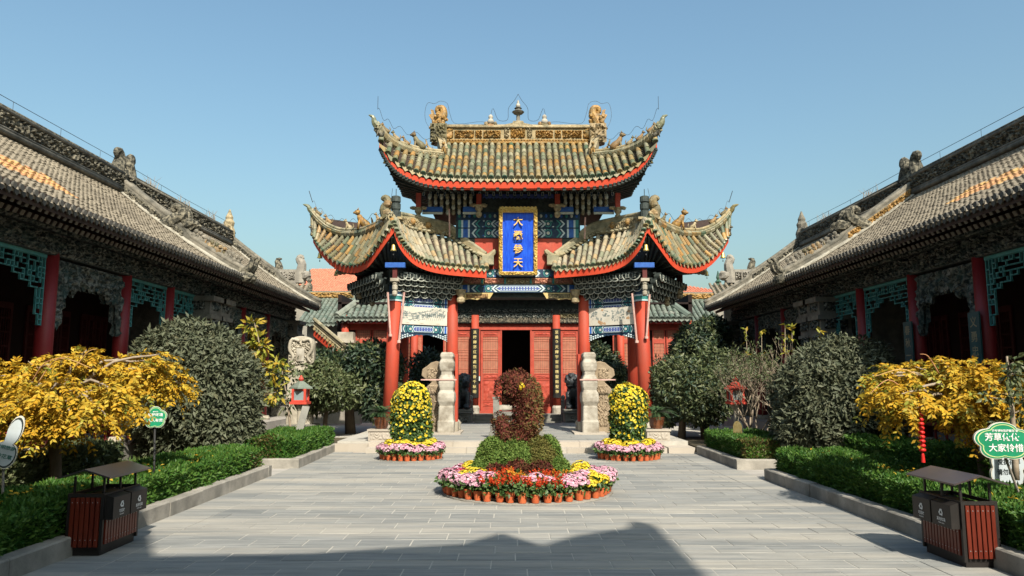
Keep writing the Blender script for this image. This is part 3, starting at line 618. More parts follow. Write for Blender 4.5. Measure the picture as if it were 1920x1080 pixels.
    for k, yy in enumerate((div - .22, div + .35)):
        q = np.array((s * Xr, yy, zr + .60)); m = M(); sg = -1 if k == 0 else 1
        m.tube(spl([q + np.array((0, sg * .16, -.3)), q + np.array((0, sg * .1, .1)), q + np.array((0, sg * -.02, .42)), q + np.array((0, sg * .08, .68)), q + np.array((0, sg * .24, .60)), q + np.array((0, sg * .2, .45))], 14), [.24, .23, .22, .21, .2, .19, .17, .15, .13, .12, .1, .09, .07, .05], 8)
        m.ell(q + np.array((0, -sg * .02, -.05)), (.24, .28, .3), 9, 6, 0, .2, k); part('ridge_finial', m, 'ridge_carving', halls[k])
    q = np.array((s * Xr, yend - .2, zr + .6)); m = M()
    m.lathe([(.26, -.3), (.28, 0), (.2, .2), (.24, .38), (.16, .52), (.17, .62), (.09, .8), (.03, .98)], q, 9); m.tube([q + np.array((0, -.1, .1)), q + np.array((0, -.4, .15)), q + np.array((0, -.45, .35))], [.16, .12, .04], 7); part('ridge_finial', m, 'tan_carving' if s < 0 else 'ridge_plain', halls[1])
    return halls
LH = hall_pair(-1, 8.4, 12.5, 9.65, 23.35, 32.7, [12.55, 15.41, 18.44, 20.84], ['teal', 'teal', 'grey', 'teal', 'teal'], 24, [26.6, 29.3], (16.9, 14, 22), 'left')
RH = hall_pair(1, 8.8, 13.2, 10.1, 23.6, 33.0, [12.6, 15.65, 18.28, 21.03], ['teal', 'teal', 'grey', 'teal', 'teal'], 24, [27.0, 29.9], (17.6, 14, 21), 'right')
# dry weeds rooted in the ridges, wire mesh in one right bay
for i, (s_, yy, up, hh) in enumerate(((-1, 30.6, 8.62, .5), (-1, 27.8, 8.66, .35), (-1, 25.2, 8.66, .4), (-1, 31.6, 8.5, .4), (1, 30.4, 8.62, .4), (1, 26.5, 8.66, .35))):
    x = -12.5 if s_ < 0 else 13.2; m = M(); r = random.Random(i)
    for k in range(26):
        a = np.array((x + r.gauss(0, .08), yy + r.gauss(0, .25), up)); d = np.array((r.gauss(0, .25), r.gauss(0, .25), 1)) * hh * r.uniform(.4, 1.1); m.tube([a, a + d * .6, a + d + (r.gauss(0, .05), 0, -.02)], [.010, .007, .003], 4)
    where = (('last but one', 'fourth', 'third', 'last') if s_ < 0 else ('last', 'next to last'))[i if s_ < 0 else i - 4]
    tag(link('ridge_weed', m.mesh('ridge_weed', 'twig'), None), f'dry brown weed tuft on the far {"left" if s_ < 0 else "right"} hall ridge, {where} towards the back', 'weed', 'dry weeds on the hall ridges')
m = M()
for k in range(5):
    m.tube([(10.12, 21.3 + k * .45, 1.2), (10.12, 22.2 + k * .45, 3.6)], .007, 4); m.tube([(10.125, 22.2 + k * .45, 1.2), (10.125, 21.3 + k * .45, 3.6)], .007, 4)
part('wire_mesh', m, 'grey_carving', RH[0])
# lettered boards on two right columns
for yc, txt, lab in ((15.65, '义勇忠诚昭日月', 'tall teal couplet board with faded gilt lettering on the right hall column nearer the viewer'), (18.28, '春秋一卷传千古', 'tall teal couplet board with faded gilt lettering on the right hall column farther back')):
    t = thing('couplet_board', lab, 'couplet board', (9.88, yc, 1.1), 'couplet boards on the right hall columns')
    m = M(); m.box(9.84, 9.875, yc - .19, yc + .19, 1.1, 3.45); part('board', m, 'board_teal', t)
    for i, ch in enumerate(txt): lettering(ch, 'dull_gilt', t, (9.832, yc, 3.22 - i * .31), .24, (pi / 2, 0, -pi / 2))
# ------------------------------------------------------------------ the gate pavilion
pav = thing('gate_pavilion', 'two tiered red columned gate pavilion with upswept glazed tile roofs in the centre', 'pavilion', (.3, 26, TZ))
MIR = 1943.0
def mp(u, v, Y, s, k=0): return P(u, v, Y) if s < 0 else P(MIR + k - u, v, Y)
def mps(pts, s, k=0): return [mp(u, v, Y, s, k) for u, v, Y in pts]

def tile_rows(parent, rows, r, mats, capmat='green_cap', seg=.32, sag=.06, drip=.14):
    # rows: list of (T, E) from top to eave, neighbours in order
    n = len(rows)
    for k, (T, E) in enumerate(rows):
        a, b = rows[max(k - 1, 0)], rows[min(k + 1, n - 1)]
        lat = unit(b[1] - a[1]); lat = lat if lat[0] >= 0 else -lat
        d = E - T; L = np.linalg.norm(d)
        if L < .03: continue
        d = d / L; N = unit(np.cross(lat, d)); N = N if N[2] > 0 else -N; lat2 = np.cross(d, N)
        ns = max(1, int(L / seg)); m = M()
        pt = lambda t: T + (E - T) * t - np.array((0, 0, 1)) * (sag * 4 * t * (1 - t) * min(1, L))
        for j in range(ns):
            p, q = pt(j / ns), pt((j + 1) / ns + .02 / L); w = rnd.uniform(.95, 1.05); off = lat2 * rnd.uniform(-.012, .012)
            vs = [p + off + (lat2 * cos(pi * i / 6) * 1.0 + N * sin(pi * i / 6) * 1.15) * r * .93 * w for i in range(7)] + [q + off + (lat2 * cos(pi * i / 6) + N * sin(pi * i / 6) * 1.15) * r * 1.06 * w for i in range(7)]
            m.add(vs, [(i, i + 1, 8 + i, 7 + i) for i in range(6)] + [(13, 12, 11, 10, 9, 8, 7)], 0)
        nx = rows[k + 1] if k + 1 < n else None
        if nx is not None:
            np_ = max(1, int(L / .12)); Lb = np.linalg.norm(nx[1] - nx[0])
            for j in range(np_):
                t0, t1 = j / np_, (j + 1) / np_
                A0, A1 = pt(t0) - N * .01, pt(t1) + N * .03; B0, B1 = nx[0] + (nx[1] - nx[0]) * t0 - np.array((0, 0, sag * 4 * t0 * (1 - t0) * min(1, Lb))) - N * .01, nx[0] + (nx[1] - nx[0]) * t1 - np.array((0, 0, sag * 4 * t1 * (1 - t1) * min(1, Lb))) + N * .03
                C0, C1 = (A0 + B0) / 2 - N * .05, (A1 + B1) / 2 - N * .05
                m.add([A0, C0, B0, A1, C1, B1, A1 - N * .035, C1 - N * .035, B1 - N * .035], [(0, 3, 4, 1), (1, 4, 5, 2), (3, 6, 7, 4), (4, 7, 8, 5)], 1)
            e = (E + nx[1]) / 2; w = np.linalg.norm(nx[1] - E) * .46; dn = unit(np.array((0, 0, -1.)) + d * .25)
            if drip: m.prism([(-w, .02), (w, .02), (w * .75, -drip * .45), (0, -drip), (-w * .75, -drip * .45)], e + d * .02 - N * .01, lat2, -dn, d * .025, 2)
        o = part('tile_row', m, mats, parent)
        c = M(); ctr = E + d * .01 + N * r * .25; R = r * 1.12
        ring = lambda q, rr: [q + (lat2 * cos(2 * pi * i / 10) + N * sin(2 * pi * i / 10)) * rr for i in range(10)]
        c.add(ring(ctr, R) + ring(ctr + d * .05, R) + ring(ctr + d * .05, R * .72) + ring(ctr + d * .038, R * .66), [(i, (i + 1) % 10, 10 + (i + 1) % 10, 10 + i) for i in range(10)] + [(10 + i, 10 + (i + 1) % 10, 20 + (i + 1) % 10, 20 + i) for i in range(10)] + [(20 + i, 20 + (i + 1) % 10, 30 + (i + 1) % 10, 30 + i) for i in range(10)] + [tuple(range(30, 40))])
        part('eave_cap', c, capmat, o)

def beast(parent, p, d, size, seed, mt='mixed_beast', name='ridge_beast'):
    # small crouching figure: haunches, chest, head with ears, tail
    r = random.Random(seed); p = np.array(p, float); d = unit(np.array((d[0], d[1], 0.))); s = size; m = M(); u = np.array((0, 0, 1.))
    m.tube(spl([p - d * .32 * s, p - d * .18 * s + u * .22 * s, p + d * .05 * s + u * .42 * s, p + d * .16 * s + u * .68 * s], 7), [.16 * s, .22 * s, .22 * s, .2 * s, .17 * s, .14 * s, .1 * s], 8)
    h = p + d * .24 * s + u * .80 * s; m.ell(h, (.15 * s, .13 * s, .14 * s), 8, 5, 0, .15, seed); m.tube([h, h + d * .2 * s - u * .03 * s], [.09 * s, .05 * s], 6)
    for q in (-1, 1):
        w = np.array((-d[1], d[0], 0)) * q; m.tube([p + d * .14 * s + u * .4 * s + w * .1 * s, p + d * .2 * s + w * .12 * s - u * .02], [.06 * s, .05 * s], 5); m.tube([h + w * .07 * s + u * .1 * s, h + w * .1 * s - d * .04 * s + u * .22 * s], [.04 * s, .012 * s], 4)
    m.tube(spl([p - d * .3 * s + u * .1 * s, p - d * .5 * s + u * .3 * s, p - d * .42 * s + u * .6 * s], 5), [.07 * s, .065 * s, .06 * s, .05 * s, .02 * s], 5)
    return part(name, m, mt, parent, smooth=True)

def bell(p, size, lab, grp='wind bells under the eaves'):
    t = thing('wind_bell', lab, 'bell', p, grp); p = np.array(p, float); s = size
    m = M(); m.lathe([(.02 * s, 0), (.10 * s, -.02 * s), (.15 * s, -.1 * s), (.17 * s, -.3 * s), (.21 * s, -.46 * s), (.26 * s, -.52 * s), (.22 * s, -.52 * s), (.12 * s, -.2 * s)], p, 12); part('bell_body', m, 'brass', t, smooth=True)
    m = M(); m.tube([p + (0, 0, .30 * s), p - (0, 0, .02 * s)], .018 * s, 5); m.tube([p - (0, 0, .2 * s), p - (0, 0, .75 * s)], .014 * s, 5); m.ell(p - (0, 0, .78 * s), (.05 * s, .015 * s, .09 * s), 6, 4); part('clapper', m, 'wire', t)

# --- columns
CI, CF, CR = [], [], []
for s in (-1, 1):
    for nm, ub, vb, ut, Y, r in (('I', 847, 812, 848, 25.7, .205), ('F', 729, 812, 741, 24.5, .225), ('R', 760, 812, 762, 28.0, .21)):
        b, t = mp(ub, vb, Y, s), mp(ut, 560, Y, s)
        if nm == 'R': b = np.array((mp(757, 600, Y, s)[0], Y, TZ)); t = np.array((b[0], Y, 5.4))
        b[2] = TZ; zt = 4.62 if nm == 'F' else 5.6
        x = b + (t - b) * ((zt - TZ) / (t[2] - TZ)); {'I': CI, 'F': CF, 'R': CR}[nm].append((b, x))
        m = M(); bb = b + (x - b) * ((.42) / (zt - TZ)); m.tube([bb, lerp(bb, x, .5), x], [r * 1.06, r * 1.0, r * .92], 20); part('column', m, 'red_column', pav, smooth=True)
        m = M(); m.lathe([(r * 1.5, 0), (r * 1.55, .12), (r * 1.4, .22), (r * 1.62, .30), (r * 1.1, .42)], b, 18); part('column_base', m, 'pale_stone', pav, smooth=True)
        if nm == 'F':
            m = M(); d = unit(x - b)
            for j, (a, h, rr, mi) in enumerate(((0, .05, 1.12, 1), (.05, .12, 1.06, 0), (.17, .05, 1.14, 1), (.22, .30, 1.0, 2))): m.tube([x + d * a, x + d * (a + h)], r * .92 * rr, 18, mi)
            part('painted_column_head', m, ['paint_teal', 'paint_pale', 'paint_dark'], pav)

# --- painted beams
BM = ['paint_dark', 'paint_blue', 'paint_teal', 'paint_pale', 'paint_gold', 'paint_lilac']
def painted_beam(parent, a, b, h, depth=.22, cart=.17, seed=0, name='painted_beam', dim=False):
    a, b = np.array(a, float), np.array(b, float); L = np.linalg.norm(b - a); e = (b - a) / L; up = np.array((0, 0, 1.)); n = unit(np.cross(e, up)); n = n if n[1] < 0 else -n
    m = M(); m.obox(a - n * depth, e * L, n * depth, up * h) if np.dot(np.cross(e, n), up) > 0 else m.obox(a, e * L, -n * depth, up * h)
    r = random.Random(seed)
    def pl(o, mi, off=.006): m.prism([(x * L, z * h) for x, z in o], a + n * off, e, up, -n * off * .9, mi)
    def rect(x0, x1, z0, z1, mi, off=.006): pl([(x0, z0), (x1, z0), (x1, z1), (x0, z1)], mi, off)
    for f in (0, 1):
        X = (lambda x: x) if not f else (lambda x: 1 - x)
        def R(x0, x1, z0, z1, mi, off=.006): rect(min(X(x0), X(x1)), max(X(x0), X(x1)), z0, z1, mi, off)
        for x0, x1, mi in ((.005, .03, 2), (.03, .045, 3), (.045, .085, 1), (.085, .10, 3)): R(x0, x1, .04, .96, mi)
        for q, mi in ((.115, 3), (.145, 2)):
            pl([(X(q + .03), .04), (X(q + .045), .04), (X(q + .015), .5), (X(q + .045), .96), (X(q + .03), .96), (X(q), .5)][::(1 if not f else -1)], mi)
        c = .255; k = 14; asp = h / L
        for rr, mi, off in ((.42, 2, .006), (.30, 0, .011), (.17, 3, .016), (.08, 4, .02)): pl([(X(c) + rr * asp * cos(2 * pi * j / k), .5 + rr * sin(2 * pi * j / k)) for j in range(k)], mi, off)
        for j in range(10):
            x, z = r.uniform(.2, .5 - cart - .02), r.choice((.14, .25, .75, .86)); R(x, x + .012, z - .06, z + .06, r.choice((2, 3, 1, 3)), .004)
        pl([(X(.5 - cart - .03), .5), (X(.5 - cart + .0), .06), (X(.5 - cart + .018), .06), (X(.5 - cart - .012), .5), (X(.5 - cart + .018), .94), (X(.5 - cart), .94)][::(1 if not f else -1)], 3, .008)
    o = [(.5 - cart, .5), (.5 - cart + .035, .14), (.5 + cart - .035, .14), (.5 + cart, .5), (.5 + cart - .035, .86), (.5 - cart + .035, .86)]
    pl(o, 3, .009); pl([(.5 + (x - .5) * .94, .5 + (z - .5) * .74) for x, z in o], 5, .013)
    nz = int(cart * L / .06)
    for j in range(nz):
        x = .5 - cart * .8 + 1.6 * cart * (j + .5) / nz
        for z in (.38, .62): pl([(x - .008, z), (x, z - .11), (x + .008, z), (x, z + .11)], 3, .017)
        rect(x - .004, x + .004, .45, .55, 1, .017)
    m.f = [f_[::-1] if False else f_ for f_ in m.f]
    return part(name, m, BM, parent)

# --- upper roof
Yr = 26.8
upE = [(711, 256, 23.6), (716, 268, 23.62), (727, 286, 23.68), (743, 302, 23.78), (765, 315, 23.92), (792, 325, 24.05), (828, 331, 24.15), (880, 333, 24.2), (971.5, 333.5, 24.2)]
hipT = [(708, 240, 23.6), (722, 258, 23.9), (740, 271, 24.3), (765, 281.5, 24.8), (795, 289, 25.2), (832, 293, 25.6)]
El = mps(upE, -1); Er = mps(upE, 1); E_all = El + Er[::-1][1:]; Es = spl(E_all, 121)
Hl, Hr = spl(mps(hipT, -1), 30), spl(mps(hipT, 1), 30)
def interp_x(pl, x):
    for a, b in zip(pl[:-1], pl[1:]):
        if min(a[0], b[0]) <= x <= max(a[0], b[0]): return lerp(a, b, (x - a[0]) / (b[0] - a[0] + 1e-9))
    return np.array(min(pl, key=lambda p: abs(p[0] - x)))
rb0, rb1 = P(822, 270, Yr), P(MIR - 822, 270, Yr)
rows = []; NR = 41
xl, xr = Es[0][0] + .05, Es[-1][0] - .05
for k in range(NR):
    x = xl + (xr - xl) * k / (NR - 1); e = interp_x(Es, x); xc0 = (xl + xr) / 2
    if x < Hl[-1][0] + .1: t = interp_x(Hl, x)
    elif x > Hr[-1][0] - .1: t = interp_x(Hr, x)
    else: t = np.array((xc0 + (x - xc0) * 1.02, Yr - .1, rb0[2]))
    rows.append((t, e))
tile_rows(pav, rows, .088, ['glazed_tile', 'pan_tile', 'drip_tile'])
# deck under the tiles: front, sides, back
mirY = lambda p: np.array((p[0], 2 * Yr - p[1], p[2]))
dk = M(); lo = np.array((0, 0, -.10))
dk.strip([t + lo for t, e in rows], [e + lo for t, e in rows]); dk.strip([mirY(e) + lo for t, e in rows], [mirY(t) + lo for t, e in rows])
for H in (Hl, Hr): dk.strip([p + lo for p in H], [mirY(p) + lo for p in H])
part('roof_deck', dk, 'dark_wood', pav)
m = M(); m.slab([p + np.array((0, -.0, -.15)) for p in Es], [p + np.array((0, .06, -.40)) for p in Es], (0, .05, 0)); part('red_fascia', m, 'red_fascia', pav)
sideE = {}
for s, e0 in ((-1, Es[0]), (1, Es[-1])):
    c = np.array((e0[0] - s * .22, Yr, e0[2] - .55)); back = mirY(e0)
    sd = spl([e0, lerp(e0, c, .62) + (0, 0, -.12), c, lerp(back, c, .62) + (0, 0, -.12), back], 31); sideE[s] = sd
    m = M(); m.slab([p + np.array((0, 0, -.15)) for p in sd], [p + np.array((-s * .06, 0, -.36)) for p in sd], (-s * .05, 0, 0)); part('red_fascia', m, 'dark_red_wood', pav)
# soffit and rafters
zi = 8.74; bx0, bx1, by0, by1 = -2.75, 3.35, 25.75, 27.85
def inner(p): return np.array((min(max(p[0], bx0), bx1), min(max(p[1], by0), by1), zi))
sf = M(); dn = np.array((0, 0, -.36))
loop = sideE[-1][::-1] + Es + sideE[1]
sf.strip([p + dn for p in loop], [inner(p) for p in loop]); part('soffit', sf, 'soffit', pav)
for i, p in enumerate(loop[::2]):
    a = inner(p) + (0, 0, -.05); b = p + dn + (0, 0, -.02); m = M(); m.beam(a, lerp(a, b, .985), .10, .11, 0); part('rafter', m, 'bracket_dark', pav)
# main ridge with carved panels, roll mouldings and cap
rz0, rz1 = rb0[2], P(971, 239, Yr)[2]
m = M(); m.box(rb0[0], rb1[0], Yr - .16, Yr + .16, rz0 - .12, rz1 - .08); part('ridge_core', m, 'ridge_band', pav)
for a, b, mt, kk in ((836, 850, 'ochre_carving', 1), (852, 889, 'ochre_carving', 2), (891, 904, 'ochre_carving', 3), (906, 939, 'ochre_carving', 4), (957, 985, 'ochre_carving', 9), (945, 955, 'tan_carving', 5), (988, 998, 'tan_carving', 6), (1004, 1037, 'ochre_carving', 7), (1040, 1052, 'ochre_carving', 8), (1054, 1091, 'ochre_carving', 10), (1093, 1107, 'ochre_carving', 11)):
    p, q = P(a, 259, Yr - .162), P(b, 244.5 if not 940 < a < 1000 else 239, Yr - .162); m = M(); m.relief(p, (q[0] - p[0], 0, 0), (0, 0, q[2] - p[2]), (0, -1, 0), max(8, int((b - a) * .9)), 10, .09, kk, fr=1.3); part('carved_panel', m, mt, pav)
m = M(); m.tube([(rb0[0], Yr - .2, rz1 - .05), (rb1[0], Yr - .2, rz1 - .05)], .045, 8); m.tube([(rb0[0], Yr, rz1 - .02), (rb1[0], Yr, rz1 - .02)], .13, 10); part('ridge_cap', m, 'tan_carving', pav, smooth=True)
m = M(); nb_ = 56
for k in range(nb_): x = rb0[0] + (rb1[0] - rb0[0]) * (k + .5) / nb_; m.ell((x, Yr - .21, rz0 + .07), (.062, .05, .05), 6, 4)
m.tube([(rb0[0], Yr - .2, rz0 - .01), (rb1[0], Yr - .2, rz0 - .01)], .05, 8); part('rope_moulding', m, 'ochre_carving', pav, smooth=True)
m = M(); cx = P(971.5, 240, Yr)[0]; m.prism([(-.62, 0), (.62, 0), (.50, .10), (.22, .16), (.18, .24), (-.18, .24), (-.22, .16), (-.5, .1)], (cx, Yr - .19, rz1 - .05), (1, 0, 0), (0, 0, 1), (0, .38, 0)); part('ridge_crest', m, 'tan_carving', pav)
fz = rz1 + .17
m = M(); m.lathe([(.17, 0), (.12, .06), (.07, .1), (.07, .30), (.10, .33), (.19, .37), (.24, .43), (.18, .46), (.12, .49), (.10, .55), (.15, .57), (.09, .62)], (cx, Yr, fz), 8); part('finial', m, 'ridge_plain', pav)
m = M(); m.lathe([(.04, .60), (.08, .63), (.09, .69), (.065, .74), (.035, .77), (.05, .81), (.015, .9)], (cx, Yr, fz), 10); part('finial_jewel', m, 'white_stone', pav, smooth=True)
for u in (920, 1021):
    q = P(u, 243, Yr); m = M(); m.ell(q + (0, 0, .1), (.2, .14, .16), 9, 6, 0, .2, u); m.ell(q + (-.17, -.05, .2), (.08, .08, .1), 7, 5, 0, .2, 4); m.ell(q + (.17, -.05, .2), (.08, .08, .1), 7, 5, 0, .2, 5); part('ridge_beast', m, 'mixed_beast', pav)
    m = M(); m.lathe([(.09, .2), (.13, .28), (.12, .36), (.06, .42), (.09, .46), (.085, .52), (.03, .58)], q, 9); part('finial_jewel', m, 'white_stone', pav, smooth=True)
# dragon heads biting the ridge ends, tail in a spiral
for s in (-1, 1):
    q = mp(824, 262, Yr - .05, s); x = lambda a, z, y=0: q + np.array((-s * a, y, z))
    m = M(); m.tube(spl([x(.0, -.15), x(-.03, .2), x(-.06, .5), x(.04, .78), x(.14, 1.0), x(.10, 1.2), x(-.06, 1.22), x(-.1, 1.08), x(.0, 1.0)], 26), [.34, .33, .32, .30, .28, .26, .25, .24, .23, .22, .21, .2, .185, .17, .16, .15, .14, .13, .12, .115, .105, .1, .09, .075, .06, .04], 10, flat=.9)
    m.ell(x(.22, .12, -.05), (.3, .24, .2), 9, 6, 0, .25, 3); m.ell(x(.36, .30, -.02), (.2, .2, .12), 8, 5, 0, .25, 8)
    for i in range(22): a_ = rnd.uniform(0, 6.28); z_ = rnd.uniform(-.2, .95); m.ell(x(.0 + .24 * cos(a_), z_, -abs(.26 * sin(a_)) - .04), (.075, .06, .06), 6, 4, 0, .3, i)
    for i in range(7): m.ell(x(-.02 - .3 * (1 - i / 7) + .1 * i / 7, .45 + i * .12, .0), (.09, .1, .07), 6, 4, 0, .3, i)
    part('dragon_ornament', m, 'ochre_carving', pav)
    m = M(); m.prism([(-.28, .72), (-.02, .66), (-.05, .92), (-.16, .90), (-.22, 1.12), (-.34, 1.16), (-.30, .98), (-.40, .94)], q + np.array((0, -.07, .0)), (-s, 0, 0), (0, 0, 1), (0, .14, 0)); part('dragon_horn', m, 'ochre_carving', pav)
    m = M(); m.relief(x(-.32, -.2, -.345), (-s * .62, 0, 0), (0, 0, .72), (0, -1, 0), 12, 12, .11, 21 + s); m.f = m.f if s < 0 else [f[::-1] for f in m.f]; part('carved_panel', m, 'mixed_beast', pav)
    # short vertical ridge and hip ridge
    v0, v1 = mp(826, 268, Yr - .2, s), mp(832, 290, 25.55, s); m = M(); m.beam(v0 + (0, 0, .08), v1 + (0, 0, .08), .26, .34); part('descending_ridge', m, 'tan_carving', pav)
    beast(pav, v1 + (0, -.05, .02), (0, -1, 0), .42, 3, 'ochre_carving')
    H = Hl if s < 0 else Hr
    m = M()
    for i in range(0, 29, 2): m.tube([H[i] + np.array((0, 0, .02)), H[min(i + 2, 29)] + np.array((0, 0, .02))], [.165, .15], 8)
    part('hip_ridge', m, 'ridge_band', pav)
    m = M(); m.tube([p + np.array((0, -.06, .17)) for p in H], .06, 8); m.tube([p + np.array((0, -.16, .06)) for p in H], .035, 6); part('ridge_moulding', m, 'ridge_band', pav, smooth=True)
    m = M()
    for i in range(1, 29): m.ell(H[i] + np.array((0, -.15, .0)), (.05, .04, .05), 6, 4)
    part('ridge_bosses', m, 'glazed_tile', pav, smooth=True, kind='stuff')
    t0 = H[0]; m = M(); m.tube(spl([t0 + (0, 0, .05), t0 + np.array((s * .10, -.06, .18)), t0 + np.array((s * .14, -.1, .34)), t0 + np.array((s * .28, -.12, .40))], 8), [.13, .12, .11, .09, .075, .06, .04, .015], 7); part('ridge_horn', m, 'green_cap', pav)
    beast(pav, Es[0 if s < 0 else -1] + np.array((0, -.05, -.0)), (s, -.4, 0), .34, 5, 'ridge_carving', 'corner_head')
    for k, (u, sz) in enumerate(((725, .36), (741, .36), (757, .34), (778, .62), (798, .28))):
        p = interp_x(H, mp(u, 270, 24.3, s)[0]); beast(pav, p + (0, 0, .15), (s, -.2, 0), sz, k + 10 * (s + 2))
    bell(mp(723, 300, 24.0, s) + np.array((s * .0, 0, .08)), .36, f'brass wind bell under the upper roof corner on the {"left" if s < 0 else "right"}')
    wp = [p + np.array((0, -.05, .62 + .1 * sin(i))) for i, p in enumerate(H)]
    m = M(); m.tube([wp[0] + np.array((s * .0, 0, .45))] + wp, .007, 4); m.tube(spl([wp[-1], q + np.array((s * .42, -.1, .5)), q + np.array((s * .56, 0, 1.0)), q + np.array((s * .46, 0, 1.42)), q + np.array((s * .2, 0, 1.40)), q + np.array((-s * .02, 0, 1.5)), q + np.array((-s * .28, 0, 1.4)), q + np.array((-s * .38, 0, 1.0)), q + np.array((-s * .6, 0, .62)), (cx + s * 1.5, Yr, rz1 + .22), (cx + s * 1.1, Yr, rz1 + .25), (cx + s * .95, Yr, rz1 + .75), (cx + s * .75, Yr, rz1 + .3), (cx + s * .4, Yr, rz1 + .3), (cx + s * .36, Yr, rz1 + .75), (cx + s * .14, Yr, rz1 + 1.05), (cx, Yr, rz1 + 1.3)], 60), .007, 4); part('lightning_wire', m, 'wire', pav)

# --- upper body: bracket zone, hanging posts, beads, painted wall
ub = M(); ub.box(bx0 + .02, bx1 - .02, by0 + .02, by1, 7.9, zi); part('upper_wall', ub, 'bracket_dark', pav)
YB = 25.72
def bracket_unit():
    m = M(); k = 12; o = [(.20 * cos(pi + pi * j / k), .20 * sin(pi + pi * j / k)) for j in range(k + 1)] + [(.13 * cos(2 * pi - pi * j / k), .06 * sin(2 * pi - pi * j / k)) for j in range(k + 1)]
    m.prism(o, (0, -.07, .1), (1, 0, 0), (0, 0, 1), (0, .2, 0), 0)
    m.tube([(.2 * cos(pi + pi * j / k), -.08, .1 + .2 * sin(pi + pi * j / k)) for j in range(k + 1)], .019, 5, 1)
    m.box(-.055, .055, -.13, .12, -.02, .10, 0); m.tube([(-.05, -.135, .1), (-.05, -.135, -.02), (.05, -.135, -.02), (.05, -.135, .1)], .008, 4, 1); m.box(-.2, -.12, -.1, .1, .1, .16, 0); m.box(.12, .2, -.1, .1, .1, .16, 0)
    return m.mesh('bracket', ['bracket_dark', 'bracket_edge'])
BU = bracket_unit()
def bracket(p, rz=0.0, sc=1.0): o = link('bracket', BU, pav, p, rz); o.scale = (sc,) * 3
for k in range(13):
    u = 800 + k * (1943 - 1600) / 12
    bracket(P(u, 350, 25.2), 0, 1.15); bracket(P(u, 339, 24.9), 0, 1.0)
for k in range(12):
    u = 815 + k * (1943 - 1630) / 11; m = M(); a = P(u, 348, 25.3); m.prism([(-.2, 0), (.2, 0), (.06, .14), (-.06, .14)], a, (1, 0, 0), (0, 0, 1), (0, .05, 0)); part('bracket_panel', m, 'dark_red_wood', pav)
a, b = P(795, 357, 25.35), P(MIR - 795, 357, 25.35)
m = M(); m.box(a[0], b[0], 25.33, 25.72, a[2] - .05, a[2] + .02, 0)
zz = [a[0] + (b[0] - a[0]) * i / 80 for i in range(81)]; m.tube([(x, 25.32, a[2] + (.05 if (i // 2) % 2 else -.02)) for i, x in enumerate(zz)], .012, 4, 1); part('bracket_ledge', m, ['bracket_dark', 'bracket_edge'], pav)
for i in range(28):
    u = 795 + i * (MIR - 1590) / 27; p = P(u, 363, 25.3); m = M(); m.box(p[0] - .045, p[0] + .045, p[1] - .06, 25.74, p[2] - .1, p[2] + .05, 0); m.tube([(p[0] - .035, p[1] - .065, p[2] + .04), (p[0] + .035, p[1] - .065, p[2] + .04), (p[0] + .035, p[1] - .065, p[2] - .08), (p[0] - .035, p[1] - .065, p[2] - .08), (p[0] - .035, p[1] - .065, p[2] + .04)], .009, 4, 1); part('bracket_block', m, ['paint_dark', 'bracket_edge'], pav)
p, q = P(905, 372, 25.42), P(MIR - 905, 364, 25.42); m = M(); k = 40
m.prism([(0, q[2] - p[2])] + [((q[0] - p[0]) * i / k, .05 * (i % 2)) for i in range(k + 1)] + [(q[0] - p[0], q[2] - p[2])], p, (1, 0, 0), (0, 0, 1), (0, .06, 0)); m.f = [f[::-1] for f in m.f]; part('scalloped_valance', m, 'paint_lilac', pav)
for s in (-1, 1):
    for u, v0, v1 in ((785, 368, 391), (898, 370, 386)):
        t_, b_ = mp(u, v0, 25.3, s), mp(u, v1, 25.3, s); m = M(); m.box(t_[0] - .085, t_[0] + .085, 25.22, 25.4, b_[2], t_[2] + .1); part('hanging_post', m, 'red_door', pav)
        m = M(); m.lathe([(.03, -.42), (.10, -.36), (.11, -.26), (.07, -.2), (.13, -.12), (.13, -.03), (.17, .02)], (t_[0], 25.31, b_[2]), 10); m.ell((t_[0] - .18, 25.3, b_[2] + .02), (.12, .08, .07), 7, 5, 0, .2, 1); m.ell((t_[0] + .18, 25.3, b_[2] + .02), (.12, .08, .07), 7, 5, 0, .2, 2); part('carved_pendant', m, 'tan_carving', pav)
    for c in range(8):
        for r_ in range(4):
            u = 806 + c * 11 ; v = 369 + r_ * 10 - abs(c - 3.5) * 1.2 * (r_ > 1)
            if r_ == 3 and c in (0, 1, 6, 7): continue
            p = mp(u, v, 25.25 + r_ * .12, s); m = M(); m.lathe([(.02, -.10), (.06, -.06), (.07, 0), (.05, .05), (.065, .08), (.03, .11)], p, 8); part('lotus_bulb', m, 'bulb_tan' if (c + r_) % 2 else 'bracket_edge', pav, smooth=True)
    for u0, u1 in ((792, 830), (868, 895)):
        p, q = mp(u0, 397, 25.45, s), mp(u1, 388, 25.45, s); x0, x1 = sorted((p[0], q[0])); m = M(); m.box(x0, x1, 25.42, 25.7, p[2], q[2], 0); m.box(x0, x1, 25.40, 25.43, p[2] - .10, p[2] - .02, 1); part('painted_board', m, ['paint_blue', 'bracket_edge'], pav)
mb = M(); mb.box(-1.9, 2.5, 25.76, 26.6, 4.9, 7.9); part('body_wall', mb, 'bracket_dark', pav)
z = lambda v, Y=25.7: P(971, v, Y)[2]
painted_beam(pav, (P(862, 0, 25.7)[0], 25.72, z(427)), (P(MIR - 862, 0, 25.7)[0], 25.72, z(427)), z(412) - z(427), .1, .2, 1)
painted_beam(pav, (P(862, 0, 25.7)[0], 25.71, z(446)), (P(MIR - 862, 0, 25.7)[0], 25.71, z(446)), z(428) - z(446), .1, .2, 2)
m = M(); m.box(P(860, 0, 25.7)[0], P(MIR - 860, 0, 25.7)[0], 25.70, 25.76, z(412), z(398), 0)
